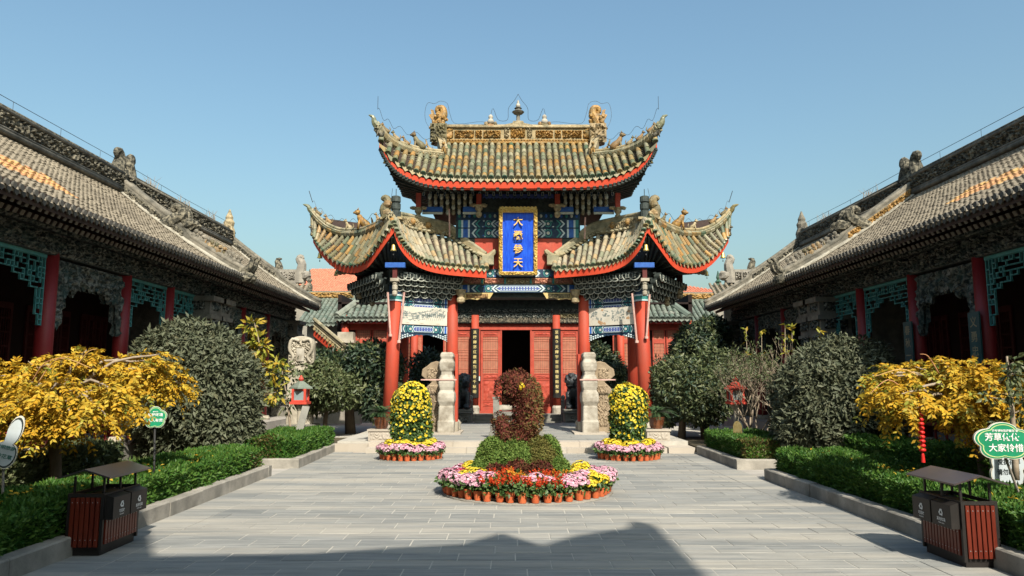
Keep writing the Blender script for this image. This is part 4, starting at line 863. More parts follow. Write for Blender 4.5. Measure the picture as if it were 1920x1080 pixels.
for i in range(24): m.ell((P(865 + i * 9.2, 0, 25.7)[0], 25.69, z(405)), (.05, .03, .07), 6, 4, 1 + i % 3)
part('carved_band', m, ['paint_dark', 'paint_teal', 'bracket_edge', 'paint_blue'], pav)
m = M(); m.box(P(893, 0, 25.7)[0], P(MIR - 893, 0, 25.7)[0], 25.735, 25.80, z(514), z(447)); part('red_panel', m, 'red_door', pav)
for k in range(7):
    a, b = P(905 + k * 18.5, 0, 25.6)[0], P(921 + k * 18.5, 0, 25.6)[0]
painted_beam(pav, (P(868, 0, 25.6)[0], 25.62, z(520, 25.6)), (P(MIR - 868, 0, 25.6)[0], 25.62, z(520, 25.6)), z(504.5, 25.6) - z(520, 25.6), .2, .16, 3)
cp = [('paint_rose', 868, 902), ('paint_rose', 908, 945), ('tan_carving', 950, 993), ('paint_rose', 998, 1035), ('paint_rose', 1041, 1075)]
m = M(); m.box(P(866, 0, 25.6)[0], P(MIR - 866, 0, 25.6)[0], 25.64, 25.8, z(533, 25.6), z(521, 25.6)); part('frieze_rail', m, 'paint_gold', pav)
for i, (mt, a, b) in enumerate(cp):
    p, q = P(a, 532, 25.62), P(b, 521.5, 25.62); m = M(); m.relief(p, (q[0] - p[0], 0, 0), (0, 0, q[2] - p[2]), (0, -1, 0), 26, 9, .06, i + 40, fr=1.6); part('frieze_panel', m, mt, pav)
    m = M(); m.box(q[0] + .01, q[0] + .07, 25.58, 25.64, p[2], q[2]); part('frieze_post', m, 'paint_teal', pav)
painted_beam(pav, (P(862, 0, 25.5)[0], 25.55, z(548, 25.5)), (P(MIR - 862, 0, 25.5)[0], 25.55, z(548, 25.5)), z(533.5, 25.5) - z(548, 25.5), .3, .19, 4)
for s in (-1, 1):
    o = [(858, 549), (925, 549), (918, 560), (905, 558), (895, 562), (880, 560), (872, 562), (858, 562)]
    pts = [mp(u, v, 25.5, s) for u, v in o]; m = M(); m.prism([(p[0], p[2]) for p in pts], (0, 25.5, 0), (1, 0, 0), (0, 0, 1), (0, .1, 0)); m.f = m.f if s > 0 else [f[::-1] for f in m.f]; part('gilt_bracket_board', m, 'paint_gold', pav)
    p, q = mp(874, 559, 25.49, s), mp(915, 551, 25.49, s); x0, x1 = sorted((p[0], q[0])); m = M(); m.relief((x0, 25.49, p[2]), (x1 - x0, 0, 0), (0, 0, q[2] - p[2]), (0, -1, 0), 22, 7, .05, 50); part('carved_panel', m, 'mixed_beast', pav)
    m = M(); p = mp(864, 562, 25.4, s); m.lathe([(.05, -.12), (.14, -.08), (.15, .02), (.09, .1), (.16, .2), (.17, .3), (.2, .34)], p, 10); part('carved_pendant', m, 'tan_carving', pav)

# --- wings
wingE1 = [(738, 417, 23.4), (724, 436, 23.5), (708, 459, 23.8), (692, 480, 24.2), (676, 490.5, 24.7), (659, 494, 25.2), (641, 491.5, 25.7), (621, 481, 26.3), (604, 464, 26.8), (594, 450, 27.2), (587, 438, 27.5)]
wingT1 = [(735, 411, 23.6), (722, 421, 24.1), (700, 432, 24.9), (680, 439.5, 25.6), (661, 441, 26.2), (639, 440, 26.7), (617, 431.5, 27.1), (598, 417, 27.45), (586, 403, 27.6)]
wingE2 = [(738, 417, 23.4), (748, 443, 23.5), (762, 463, 23.7), (780, 479, 24.0), (806, 490, 24.2), (837, 496, 24.4), (875, 500, 24.7), (912, 503, 24.9)]
wingT2 = [(742, 411, 23.7), (758, 425, 24.5), (768, 431, 24.8), (799, 437, 25.4), (837, 443, 26.0), (862, 460, 25.9), (891, 478, 25.75), (911, 485, 25.65)]
ridgeT2 = [(743, 400, 24.2), (765, 404, 24.8), (799, 411, 25.4), (837, 420, 26.0), (856, 432, 25.9), (876, 450, 25.8), (897, 466, 25.75), (911, 476, 25.65)]
for s in (-1, 1):
    k = 8; side = 'left' if s < 0 else 'right'
    E1, T1, E2, T2, R2 = (spl(mps(q, s, kk), 61) for q, kk in ((wingE1, 10), (wingT1, 10), (wingE2, 8), (wingT2, 8), (ridgeT2, 8)))
    kE = 10; E2[0] = E1[0].copy(); 
    n1, n2 = 25, 26
    r1 = [(at(T1, (i / (n1 - 1)) ** 1.9), at(E1, i / (n1 - 1) * .985)) for i in range(n1)]
    r2 = [(at(T2, (i / (n2 - 1)) ** 1.9), at(E2, i / (n2 - 1))) for i in range(n2)]
    for r_, mt in ((r1, 'glazed_tile'), (r2, 'warm_tile')): tile_rows(pav, r_, .08, [mt, 'pan_tile', 'drip_tile'], sag=.05, drip=.13)
    dk = M(); lo = np.array((0, 0, -.07)); dk.strip([t + lo for t, e in r1], [e + lo for t, e in r1]); dk.strip([t + lo for t, e in r2], [e + lo for t, e in r2])
    ctr = np.array((mp(800, 430, 27.6, s)[0], 27.6, 7.6)); dk.add([p + lo for p in T1[::4]] + [ctr], [(i, i + 1, 16) for i in range(15)]); dk.add([p + lo for p in T2[::4]] + [ctr], [(i, i + 1, 16) for i in range(15)])
    bk = E1[-1] + np.array((-s * 4.5, 1.2, -1.2)); dk.add([E1[-1] + lo, ctr, bk], [(0, 1, 2)]); part('roof_deck', dk, 'dark_wood', pav)
    for EE in (E1, E2):
        m = M(); m.slab([p + np.array((0, .0, -.09)) for p in EE], [p + np.array((0, .05, -.33)) for p in EE], (0, .05, 0)); part('red_fascia', m, 'red_fascia', pav)
    # soffit down to the bracket tiers
    F, I = CF[s > 0][0], CI[s > 0][0]; R2_ = np.array((F[0] + s * 1.55, 27.4, 0))
    ring1 = [lerp(F, R2_, i / 60) * (1, 1, 0) + (0, 0, 5.75) for i in range(61)]; ring2 = [lerp(F, I, i / 60) * (1, 1, 0) + (0, 0, 5.75) for i in range(61)]
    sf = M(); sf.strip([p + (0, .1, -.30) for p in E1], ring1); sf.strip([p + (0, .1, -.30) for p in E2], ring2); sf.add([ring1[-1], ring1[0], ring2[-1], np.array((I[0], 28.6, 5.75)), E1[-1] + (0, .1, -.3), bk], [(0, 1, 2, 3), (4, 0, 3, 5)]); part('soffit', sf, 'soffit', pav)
    for EE, ring in ((E1, ring1), (E2, ring2)):
        for i in range(2, 60, 3): m = M(); m.beam(ring[i] + (0, 0, -.03), lerp(ring[i], EE[i] + (0, .1, -.33), .97), .07, .08); part('rafter', m, 'bracket_dark', pav)
    # bracket tiers
    for A, B, n in ((F, R2_, 7), (F, I, 7)):
        d = unit((B - A) * (1, 1, 0)); nn = np.array((d[1], -d[0], 0)); nn = nn if nn[1] < 0 else -nn; rz = math.atan2(nn[0], -nn[1])
        for tier in range(4):
            nb = n + tier
            for j in range(nb):
                p = lerp(A, B, (j + .5) / nb) * (1, 1, 0) + nn * (.06 + .14 * tier) + np.array((0, 0, 4.86 + .175 * tier)); bracket(p, rz, .86 + .05 * tier)
            a, b = A * (1, 1, 0) + nn * (.04 + .14 * tier) + (0, 0, 5.03 + .175 * tier), B * (1, 1, 0) + nn * (.04 + .14 * tier) + (0, 0, 5.03 + .175 * tier)
            m = M(); m.beam(a - nn * .1, b - nn * .1, .10, .05); part('bracket_ledge', m, 'bracket_dark', pav)
        m = M(); m.beam(A * (1, 1, 0) + (0, 0, 5.25), B * (1, 1, 0) + (0, 0, 5.25), .16, .9); part('bracket_wall', m, 'bracket_dark', pav)
    # pendants hanging from the corners
    for u, v0, v1, v2, Y, w in ((741, 500, 522, 555, 23.9, .09), (675, 518, 535, 560, 26.6, .12), (699, 535, 545, 574, 26.2, .10)):
        t_, c_, b_ = mp(u, v0, Y, s, 6), mp(u, v1, Y, s, 6), mp(u, v2, Y, s, 6); m = M(); m.box(t_[0] - w * .8, t_[0] + w * .8, Y - w * .8, Y + w * .8, c_[2], t_[2] + .1); part('hanging_post', m, 'dark_red_wood', pav)
        h = c_[2] - b_[2]; m = M(); m.box(t_[0] - w * 1.5, t_[0] + w * 1.5, Y - w * 1.3, Y + w * 1.3, c_[2] - .1, c_[2]); m.lathe([(w * .5, -h), (w * .95, -h * .92), (w * .95, -h * .75), (w * .6, -h * .70), (w, -h * .62), (w, -h * .4), (w * .7, -h * .36), (w, -h * .3), (w, -h * .1)], (t_[0], Y, c_[2]), 8); part('carved_pendant', m, 'pale_stone' if u == 741 else 'tan_carving', pav)
    p = mp(741, 497, 23.8, s, 6); m = M(); m.box(p[0] - .32, p[0] + .32, 23.75, 23.95, p[2] - .08, p[2] + .08); part('painted_board', m, 'paint_blue', pav)
    # decorated ridge over the inner face, hip ridge over the outer face
    m = M(); m.slab([p + (0, -.12, 0) for p in T2[4:]], [p + (0, -.12, -.04) for p in R2[4:]], (0, .24, 0)); part('ridge_core', m, 'ridge_band', pav)
    cv = M()
    for i in range(8, 50, 3):
        a, b, c = T2[i], T2[i + 3], R2[i]; o_ = a + (0, -.125, .10); e_ = b - a; ez = np.array((0, 0, max(.05, c[2] - a[2] - .24))); 
        cv.relief(o_, e_, ez, (0, -1, 0), 7, 6, .07, i, fr=1.4)
    if s > 0: cv.f = [f[::-1] for f in cv.f]
    part('ridge_carving', cv, 'tan_carving', pav)
    m = M()
    for i in range(5, 58, 2): m.ell(T2[i] + (0, -.17, .06), (.09, .05, .05), 6, 4)
    m.tube([p + (0, -.04, .0) for p in R2[4:]], .075, 8); part('ridge_moulding', m, 'ridge_band', pav, smooth=True)
    for i in (14, 22): m = M(); m.ell(lerp(T2[i], R2[i], .5) + (0, -.16, .02), (.12, .06, .12), 9, 6); part('ridge_rosette', m, 'ochre_carving', pav, smooth=True)
    e = R2[-1]; m = M(); m.tube(spl([e + np.array((s * .3, -.05, .02)), e + np.array((0, -.05, -.12)), e + np.array((-s * .22, -.06, -.02)), e + np.array((-s * .34, -.07, .12))], 7), [.09, .11, .12, .12, .11, .1, .06], 7); m.box(*sorted((e[0] - s * .28, e[0] + s * .12)), e[1] - .3, e[1] + .05, e[2] - .42, e[2] - .1); part('ridge_horn', m, 'ridge_band', pav)
    m = M()
    for i in range(0, 59, 3): m.tube([T1[i] + (0, 0, .06), T1[min(i + 3, 60)] + (0, 0, .06)], [.145, .13], 8)
    part('hip_ridge', m, 'glazed_tile', pav)
    m = M(); m.tube([p + (0, -.05, .20) for p in T1], .06, 7); m.tube([p + (0, -.13, .1) for p in T1], .035, 6); part('ridge_moulding', m, 'ridge_band', pav, smooth=True)
    for i, sz, mt in ((54, .34, 0), (46, .38, 0), (33, .40, 1), (23, .72, 2), (12, .34, 0)): beast(pav, T1[i] + (0, -.02, .2), (s, -.3, 0), sz, i, ('mixed_beast', 'tan_carving', 'ochre_carving')[mt])
    t0 = T1[-1]; m = M(); m.tube(spl([t0 + (0, 0, .1), t0 + np.array((s * .10, -.05, .2)), t0 + np.array((s * .16, -.1, .32)), t0 + np.array((s * .34, -.12, .38))], 7), [.12, .11, .1, .09, .07, .05, .015], 7); part('ridge_horn', m, 'green_cap', pav)
    beast(pav, E1[-1] + (0, -.06, -.05), (s, -.3, 0), .36, 9, 'ridge_carving', 'corner_head')
    # ridge end ornament over the front corner: coiled dragon beside a stacked drum
    q = mp(735, 409, 23.9, s, 8); m = M(); a = np.array((s * .15, -.02, 0)); m.tube(spl([q + a, q + a + np.array((s * .08, 0, .3)), q + a + np.array((-s * .02, 0, .5)), q + a + np.array((s * .08, 0, .68)), q + a + np.array((s * .2, 0, .6))], 14), [.2, .2, .19, .19, .18, .17, .16, .15, .14, .13, .11, .1, .08, .05], 8); m.ell(q + a + (0, -.12, .45), (.14, .1, .14), 8, 5, 0, .2, 2); m.ell(q + a + (0, -.1, .15), (.17, .12, .14), 8, 5, 0, .25, 6); part('dragon_ornament', m, 'mixed_beast', pav)
    m = M(); m.lathe([(.17, 0), (.17, .22), (.13, .24), (.16, .3), (.16, .48), (.12, .5), (.16, .54), (.15, .72), (.1, .74)], q + np.array((-s * .12, 0, 0)), 12); m.tube([q + np.array((-s * .12, 0, .7)), q + np.array((-s * .12, 0, .98))], .012, 4); part('ridge_drum', m, 'bracket_dark', pav)
    m = M(); m.box(q[0] - .36, q[0] + .36, 23.75, 24.1, q[2] - .06, q[2] + .02); part('ridge_drum', m, 'ridge_band', pav)
    wp = [p + (0, -.05, .52 + .08 * sin(i * .9)) for i, p in enumerate(T1)]; m = M(); m.tube([q + (0, 0, 1.0)] + wp[2:], .007, 4); m.tube([wp[-1], wp[-1] + np.array((s * .15, 0, .45))], .012, 4); part('lightning_wire', m, 'wire', pav)
    bell(mp(738, 458, 23.7, s, 6), .42, f'brass wind bell under the front peak of the {side} lower roof')
    bell(mp(600, 473, 27.2, s, 12), .42, f'brass wind bell at the outermost tip of the {side} lower roof')
    bell(mp(630, 508, 28.6, s, 12), .36, f'brass wind bell behind the {side} lower roof, near the tiled corner')
    m = M(); q = mp(634, 513, 29.2, s, 12)
    for i in range(5): m.ell(q + np.array((-s * (.05 + i * .16), 0, .02 + i * .02 + .05)), (.13, .3, .13), 8, 6, 0, .1, i)
    part('rear_corner_tiles', m, 'warm_tile', pav)
    # painted beams and openwork bracket between the outer and inner columns
    A, B = CF[s > 0][0], CI[s > 0][0]; d = unit((B - A) * (1, 1, 0)); A2, B2 = A + d * .2, B - d * .16
    if s > 0: A2, B2 = B2, A2
    for z0, z1, c in ((4.62, 4.84, .2), (4.36, 4.60, .2), (3.60, 3.86, .2)):
        painted_beam(pav, (A2[0], A2[1], z0), (B2[0], B2[1], z0), z1 - z0, .14, c, int(z0 * 10))
    m = M(); m.beam((A2[0], A2[1] + .08, 4.1), (B2[0], B2[1] + .08, 4.1), .05, .56); part('red_panel', m, 'dark_red_wood', pav)
    dd = unit((B2 - A2) * (1, 1, 0)); L = np.linalg.norm((B2 - A2) * (1, 1, 0)); o = [(0, 3.6)] + [(L * t, 3.28 + .24 * (sin(pi * t) ** .7) + .03 * (int(t * 24) % 2)) for t in np.linspace(0, 1, 25)] + [(L, 3.6)]
    m = M(); m.prism([(a_, b_) for a_, b_ in o], (A2[0], A2[1] + .02, 0), dd, (0, 0, 1), (0, .06, 0)); m.f = [f[::-1] for f in m.f]; part('openwork_bracket', m, 'paint_dark', pav)
    m = M(); 
    for i in range(22):
        t = (i + .5) / 22
        if .34 < t < .66: continue
        zt = 3.56; zb = 3.31 + .24 * (sin(pi * t) ** .7)
        for q in np.arange(zb, zt, .07): m.ell(np.array((A2[0], A2[1], 0)) + dd * L * t + (0, 0, q), (.035, .02, .03), 6, 4)
    part('openwork_scroll', m, 'paint_pale', pav)
    # drum stones clamping the inner column: stacked front face, carved cloud slab beside it
    p = mp(836, 813, 24.6, s); px = p[0]
    m = M(); pf = [(.0, .27, .33), (.40, .265, .325), (.43, .25, .30), (.46, .245, .29), (.86, .235, .275), (.91, .225, .26), (.95, .24, .27), (1.05, .27, .31), (1.18, .28, .32), (1.31, .265, .30), (1.38, .225, .25), (1.42, .215, .235), (1.52, .24, .26), (1.66, .255, .275), (1.80, .24, .26), (1.88, .205, .22), (1.92, .18, .2), (2.02, .18, .2), (2.06, .215, .22), (2.2, .245, .24), (2.32, .24, .24), (2.40, .20, .2), (2.44, .19, .19), (2.52, .215, .21), (2.6, .205, .2), (2.66, .16, .16)]
    ch = .03; vs = []
    for z_, w, d_ in pf:
        y0 = 24.75 - d_; vs += [(px - w + ch, y0, TZ + z_), (px + w - ch, y0, TZ + z_), (px + w, y0 + ch, TZ + z_), (px + w, 25.3, TZ + z_), (px - w, 25.3, TZ + z_), (px - w, y0 + ch, TZ + z_)]
    m.add(vs, [(6 * a + b, 6 * a + (b + 1) % 6, 6 * a + 6 + (b + 1) % 6, 6 * a + 6 + b) for a in range(len(pf) - 1) for b in range(6)] + [tuple(6 * (len(pf) - 1) + b for b in range(6))])
    part('drum_stone', m, 'white_stone', pav)
    cl = [(797, 812), (797, 775), (788, 765), (783, 750), (789, 738), (799, 726), (810, 716), (799, 712), (790, 704), (792, 692), (801, 686), (808, 680), (818, 677), (828, 679), (828, 812)]
    pts = [mp(u, v, 25.0, s) for u, v in cl]; m = M(); m.prism([(q[0], q[2]) for q in pts], (0, 24.98, 0), (1, 0, 0), (0, 0, 1), (0, .26, 0)); m.f = m.f if s > 0 else [f[::-1] for f in m.f]; bevel(part('cloud_slab', m, 'brown_stone', pav), .03)
    for (u0, u1, v0, v1, sd) in ((801, 824, 800, 722, 3), (800, 822, 712, 690, 6)):
        a_, b_ = mp(u0, v0, 24.975, s), mp(u1, v1, 24.975, s); x0, x1 = sorted((a_[0], b_[0])); m = M(); m.relief((x0, 24.975, a_[2]), (x1 - x0, 0, 0), (0, 0, b_[2] - a_[2]), (0, -1, 0), 14, max(8, int((b_[2] - a_[2]) * 24)), .045, sd, fr=1.5); part('stone_carving', m, 'brown_stone', pav)
    q = mp(852, 803, 25.2, s); m = M(); m.box(q[0] - .13, q[0] + .13, 24.95, 25.5, TZ, TZ + .36); part('column_base', m, 'pale_stone', pav)
    m = M(); m.box(*sorted((px - s * .24, px - s * .33)), 25.2, 25.6, TZ + .361, 2.9); part('timber_strut', m, 'red_column', pav)
    a_ = mp(790, 712, 24.6, s); m = M(); m.box(*sorted((a_[0], px - s * .34)), 24.46, 24.50, a_[2] - .02, a_[2] + .02); part('clamp_strap', m, 'pole_pink', pav)
    m = M(); m.box(px - .55, px + .5, 24.25, 25.9, TZ - .02, TZ + .055); part('drum_plinth', m, 'step_stone', pav)
# the pink poles propping the roof
for i, (u0, v0, u1, v1) in enumerate(((727, 548, 732, 628), (758, 548, 748, 640), (1185, 550, 1194, 640), (1218, 552, 1212, 632))):
    a, b = P(u0, v0, 24.1), P(u1, v1, 24.2); m = M(); m.tube([a, b], .035, 7); m.tube([b - (0, 0, .05), b + (0, 0, .03)], .06, 8)
    pos = ('left of the left front column', 'right of the left front column', 'left of the right front column', 'right of the right front column')[i]
    tag(link('prop_pole', m.mesh('prop_pole', 'pole_pink'), None, (0, 0, 0)), f'slanting pale pink pole standing {pos}', 'pole', 'slanting pink poles')
for i, (u, v0, v1) in enumerate(((841, 388, 447), (1099, 404, 450))):
    a, b = P(u, v0, 25.0), P(u, v1, 25.9); m = M(); m.tube([(a[0], 25.3, a[2]), (a[0], 25.6, b[2])], .03, 6); part('steel_prop', m, 'pole_pink', pav)

# --- name plaque
pq = thing('name_plaque', 'upright blue plaque with four gilt characters in a carved gold frame', 'plaque', P(971.5, 514, 25.3))
p0, p1 = P(942.5, 509, 25.35), P(1000.5, 399, 25.05)
base = np.array((p0[0], p0[1], p0[2])); ea = np.array((p1[0] - p0[0], 0, 0)); eb = np.array((0, p1[1] - p0[1], p1[2] - p0[2])); W, H = ea[0], np.linalg.norm(eb); nb_ = unit(np.cross(ea, eb)); ub_ = eb / H
m = M(); m.obox(base - nb_ * .08, ea, eb, nb_ * .08); part('panel', m, 'plaque_blue', pq)
fm = M(); fw = .13
for o, a, b in ((base + np.array((-fw, 0, 0)) - ub_ * fw, (W + 2 * fw) * np.array((1, 0, 0)), ub_ * fw), (base + np.array((-fw, 0, 0)) + eb, (W + 2 * fw) * np.array((1, 0, 0)), ub_ * fw), (base + np.array((-fw, 0, 0)), fw * np.array((1, 0, 0)), eb), (base + ea, fw * np.array((1, 0, 0)), eb)):
    fm.obox(o - nb_ * .1, a, b, nb_ * .16); L_, S_ = (a, b) if np.linalg.norm(a) > np.linalg.norm(b) else (b, a)
    fm.relief(o + nb_ * .061, a, b, nb_, *((40, 5) if np.linalg.norm(a) > np.linalg.norm(b) else (5, 50)), .06, int(o[2] * 10), fr=1.5)
part('frame', fm, 'gold', pq)
m = M(); n = 30
o = [(W * i / n - fw * .8 * (1 - 2 * i / n), 0) for i in range(n + 1)] + [(W - W * i / n + fw * .8 * (1 - 2 * i / n), .08 + .022 * sin(i * 2.1)) for i in range(n + 1)]
m.prism(o, base + eb + ub_ * fw, (1, 0, 0), ub_, -nb_ * .1); m.f = [f[::-1] for f in m.f]; part('crest', m, 'gold', pq)
tl = math.atan2(nb_[2], -nb_[1])
for i, ch in enumerate('大義參天'):
    c = base + ea * .5 + eb * (.845 - i * .235) + nb_ * .035; lettering(ch, 'dark_gilt', pq, c, .38, (pi / 2 + tl, 0, 0), 'character', .045, .9)
# --- printed picture banners between the columns
for s in (-1, 1):
    side = 'left' if s < 0 else 'right'
    A, B = CF[s > 0][0], CI[s > 0][0]; d = unit((B - A) * (1, 1, 0))
    a, b = A + d * .34, B - d * .24
    if s > 0: a, b = b, a
    d = unit((b - a) * (1, 1, 0)); L = np.linalg.norm((b - a) * (1, 1, 0)); n_ = np.array((d[1], -d[0], 0)); n_ = n_ if n_[1] < 0 else -n_
    t = thing('picture_banner', ('wide printed banner with a grey ink crowd scene between the left columns', 'wide printed banner with drawings and brown motifs between the right columns')[s > 0], 'banner', (a + b) / 2 * (1, 1, 0) + (0, 0, 3.8))
    z0, z1 = 3.88, 4.48; o = np.array((a[0], a[1], z0)) + n_ * .03
    m = M(); m.obox(o - n_ * .02, d * L, np.array((0, 0, z1 - z0)), n_ * .02) if np.dot(np.cross(d, (0, 0, 1)), n_) > 0 else m.obox(o, d * L, np.array((0, 0, z1 - z0)), -n_ * .02); part('sheet', m, 'banner', t)
    r = random.Random(4 + s); ink = M(); br = M(); wash = M(); H = z1 - z0
    def blot(mm, x, z, w, h, k=7):
        mm.prism([(x + w * cos(2 * pi * i / k) * r.uniform(.5, 1), z + h * sin(2 * pi * i / k) * r.uniform(.5, 1)) for i in range(k)], o + n_ * (.001 if mm is wash else .003), d, (0, 0, 1), n_ * .001); 
    for i in range(26 if s < 0 else 12):
        x = (i + r.random()) / (26 if s < 0 else 12); blot(wash, (.04 + .92 * x) * L, H * ((.52 - .10 * sin(x * 6)) + r.uniform(-.08, .22)), L * r.uniform(.02, .05), H * r.uniform(.05, .13), 9)
    if s < 0:
        for i in range(230):
            x = r.uniform(.03, .96); blot(ink, x * L, H * (.50 - .12 * sin(x * 6) + r.uniform(-.16, .30)), L * r.uniform(.008, .035), H * r.uniform(.012, .045))
        for i in range(9): x = .52 + .045 * i; blot(ink, x * L, H * .55, L * .016, H * .2); blot(ink, (x + .02) * L, H * .33, L * .005, H * .13)
        for i in range(6): blot(br, r.uniform(.05, .9) * L, H * .08, L * .05, H * .012)
    else:
        for i in range(70): x = r.choice((.08, .14, .35, .42, .55, .62, .68, .74)); blot(ink, (x + r.uniform(-.04, .04)) * L, H * (r.uniform(.5, .86) if x > .3 else r.uniform(.35, .8)), L * r.uniform(.007, .026), H * r.uniform(.015, .07))
        for i in range(40): blot(ink, (r.uniform(.5, .78)) * L, H * r.uniform(.22, .45), L * r.uniform(.005, .016), H * r.uniform(.02, .07))
        for x, z_, w, h in ((.30, .86, .04, .08), (.86, .35, .05, .12), (.88, .72, .05, .1), (.27, .12, .06, .12), (.23, .2, .04, .13), (.34, .1, .05, .1)): blot(br, x * L, z_ * H, w * L, h * H, 9)
    for mm in (ink, br, wash): mm.f = mm.f if np.dot(np.cross(d, (0, 0, 1)), n_) > 0 else [f[::-1] for f in mm.f]
    part('ink_wash', wash, 'banner_wash', t, kind='stuff'); part('ink_drawing', ink, 'banner_ink', t, kind='stuff'); part('brown_drawing', br, 'banner_brown', t)
# ------------------------------------------------------------------ rear hall with red lattice doors
rh = thing('rear_hall', 'red lattice fronted hall with jade green roof behind the pavilion', 'hall', (.3, 38.5, .35))
RY, RZ = 38.5, .35
ux = lambda u, Y=RY: P(u, 600, Y)[0]
zv = lambda v, Y=RY: P(960, v, Y)[2]
m = M(); m.box(-9.6, 10.2, 37.2, 46, -.05, RZ); part('stylobate', m, 'grey_stone', rh)
for j, (y0, z1) in enumerate(((36.3, .05), (36.6, .20), (36.9, RZ))):
    for i in range(5):
        m = M(); m.box(-3.0 + i * 1.32 + .004, -3.0 + (i + 1) * 1.32 - .004, y0, y0 + .30 if j < 2 else 37.2, -.06, z1); part('step_stone', m, 'grey_stone', rh)
def door_leaf(x0, x1, z0, z1, open_=False):
    w = x1 - x0; st = w * .11
    m = M(); zs = z0 + (z1 - z0) * .46; Y = RY
    for a, b, c, d in ((x0, x0 + st, z0, z1), (x1 - st, x1, z0, z1), (x0 + st, x1 - st, z0, z0 + .22), (x0 + st, x1 - st, z1 - .1, z1), (x0 + st, x1 - st, zs - .06, zs), (x0 + st, x1 - st, zs - .36, zs - .28), (x0 + st, x1 - st, z0 + .42, z0 + .50), (x0 + st, x1 - st, z1 - .34, z1 - .28)): m.box(a, b, Y - .06, Y, c, d)
    o = part('door_leaf', m, 'red_door', rh)
    m = M(); m.box(x0 + st, x1 - st, Y - .02, Y - .01, z0 + .1, z1 - .05); part('backing', m, 'lattice_paper', o)
    lm = M(); a, b = x0 + st, x1 - st; n = 9
    for i in range(1, n): x = a + (b - a) * i / n; lm.box(x - .012, x + .012, Y - .045, Y - .022, zs, z1 - .34)
    for t in (.06, .12, .36, .42, .5, .58, .64, .88, .94): z_ = zs + (z1 - .34 - zs) * t; lm.box(a, b, Y - .05, Y - .03, z_ - .012, z_ + .012)
    part('lattice', lm, 'door_lattice', o)
    for c, d, sd in ((zs - .28, zs - .06, 1), (z0 + .50, zs - .36, 2), (z0 + .22, z0 + .42, 3), (z1 - .28, z1 - .1, 4)):
        m = M(); m.box(a + .02, b - .02, Y - .04, Y - .02, c + .02, d - .02); m.relief((a + .05, Y - .042, c + .04), (b - a - .1, 0, 0), (0, 0, d - c - .08), (0, -1, 0), 10, 8 if sd == 2 else 4, .03, sd, fr=1.5); part('carved_panel', m, 'red_door', o)
dz0, dz1 = RZ + .12, zv(619)
lz = zv(607)
for a, b in ((902, 938), (997, 1036), (853, 884), (1051, 1083), (780, 793), (832, 852), (1084, 1104), (1148, 1162)): door_leaf(ux(a), ux(b), dz0, dz1)
fr = M()
for a, b in ((893, 901), (938.2, 941), (994, 996.8), (1036.3, 1044), (845, 852.8), (1083.3, 1088), (884.3, 888)): fr.box(ux(a), ux(b), RY - .10, RY + .06, RZ, dz1)
fr.box(ux(640), ux(1296), RY - .12, RY + .06, dz1 + .004, lz); fr.box(ux(896), ux(1040), RY - .14, RY + .05, RZ, RZ + .12)
part('door_frame', fr, 'red_door', rh)
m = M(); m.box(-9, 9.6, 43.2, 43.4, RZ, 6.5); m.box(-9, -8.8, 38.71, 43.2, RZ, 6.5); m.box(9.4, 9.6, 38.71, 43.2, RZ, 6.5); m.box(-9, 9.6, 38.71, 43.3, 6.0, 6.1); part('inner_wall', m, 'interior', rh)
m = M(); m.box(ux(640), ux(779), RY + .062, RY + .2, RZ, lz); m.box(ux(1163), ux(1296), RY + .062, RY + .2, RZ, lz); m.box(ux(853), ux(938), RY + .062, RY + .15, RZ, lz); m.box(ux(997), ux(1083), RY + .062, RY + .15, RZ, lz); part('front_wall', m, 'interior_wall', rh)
# lattice windows at both ends
for a, b in ((668, 697), (699, 728), (730, 775), (1166, 1205), (1222, 1246), (1248, 1272)):
    x0, x1 = ux(a), ux(b); f = M(); z0, z1 = zv(655), zv(633)
    f.box(x0, x1, RY - .05, RY, RZ, zv(690)); 
    for q in (x0, x1 - .07): f.box(q, q + .07, RY - .06, RY, zv(690), lz)
    f.box(x0 + .07, x1 - .07, RY - .06, RY, zv(690), zv(690) + .1); f.box(x0 + .07, x1 - .07, RY - .06, RY, zv(644), zv(636)); f.box(x0 + .07, x1 - .07, RY - .06, RY, lz - .1, lz)
    w = part('lattice_window', f, 'red_door', rh); l_ = M()
    m = M(); m.box(x0 + .07, x1 - .07, RY - .02, RY - .01, zv(690), lz); part('backing', m, 'lattice_paper', w)
    for i in range(1, 7): x = x0 + .07 + (x1 - x0 - .14) * i / 7; l_.box(x - .012, x + .012, RY - .045, RY - .022, zv(690) + .1, lz - .1)
    for i in range(1, 5): z_ = zv(636) + (lz - .1 - zv(636)) * i / 5; l_.box(x0 + .07, x1 - .07, RY - .05, RY - .03, z_ - .015, z_ + .015)
    for i in range(1, 8): z_ = zv(690) + (zv(644) - zv(690)) * i / 8; l_.box(x0 + .07, x1 - .07, RY - .05, RY - .03, z_ - .01, z_ + .01)
    part('lattice', l_, 'door_lattice', w)
ez = P(960, 597, 37.7)[2]; ezc = P(960, 551, 37.3)[2]
for u in (648, 778, 891, 1043, 1163, 1290):
    x = ux(u, 38.15); m = M(); m.tube([(x, 38.15, RZ + .40), (x, 38.15, ez + .2)], .19, 16); part('column', m, 'red_column', rh, smooth=True)
    m = M(); m.lathe([(.25, 0), (.25, .3), (.2, .40), (.17, .41)], (x, 38.15, RZ), 14); part('column_base', m, 'white_stone', rh)
zb0, zb1 = lz + .01, ez + .3
m = M(); m.box(-8.8, 9.4, 38.2, 38.55, zb0, zb1 + .1); m.box(ux(740), ux(1196), 38.2, 38.55, zb1 + .104, 6.6); part('lintel', m, 'bracket_dark', rh)
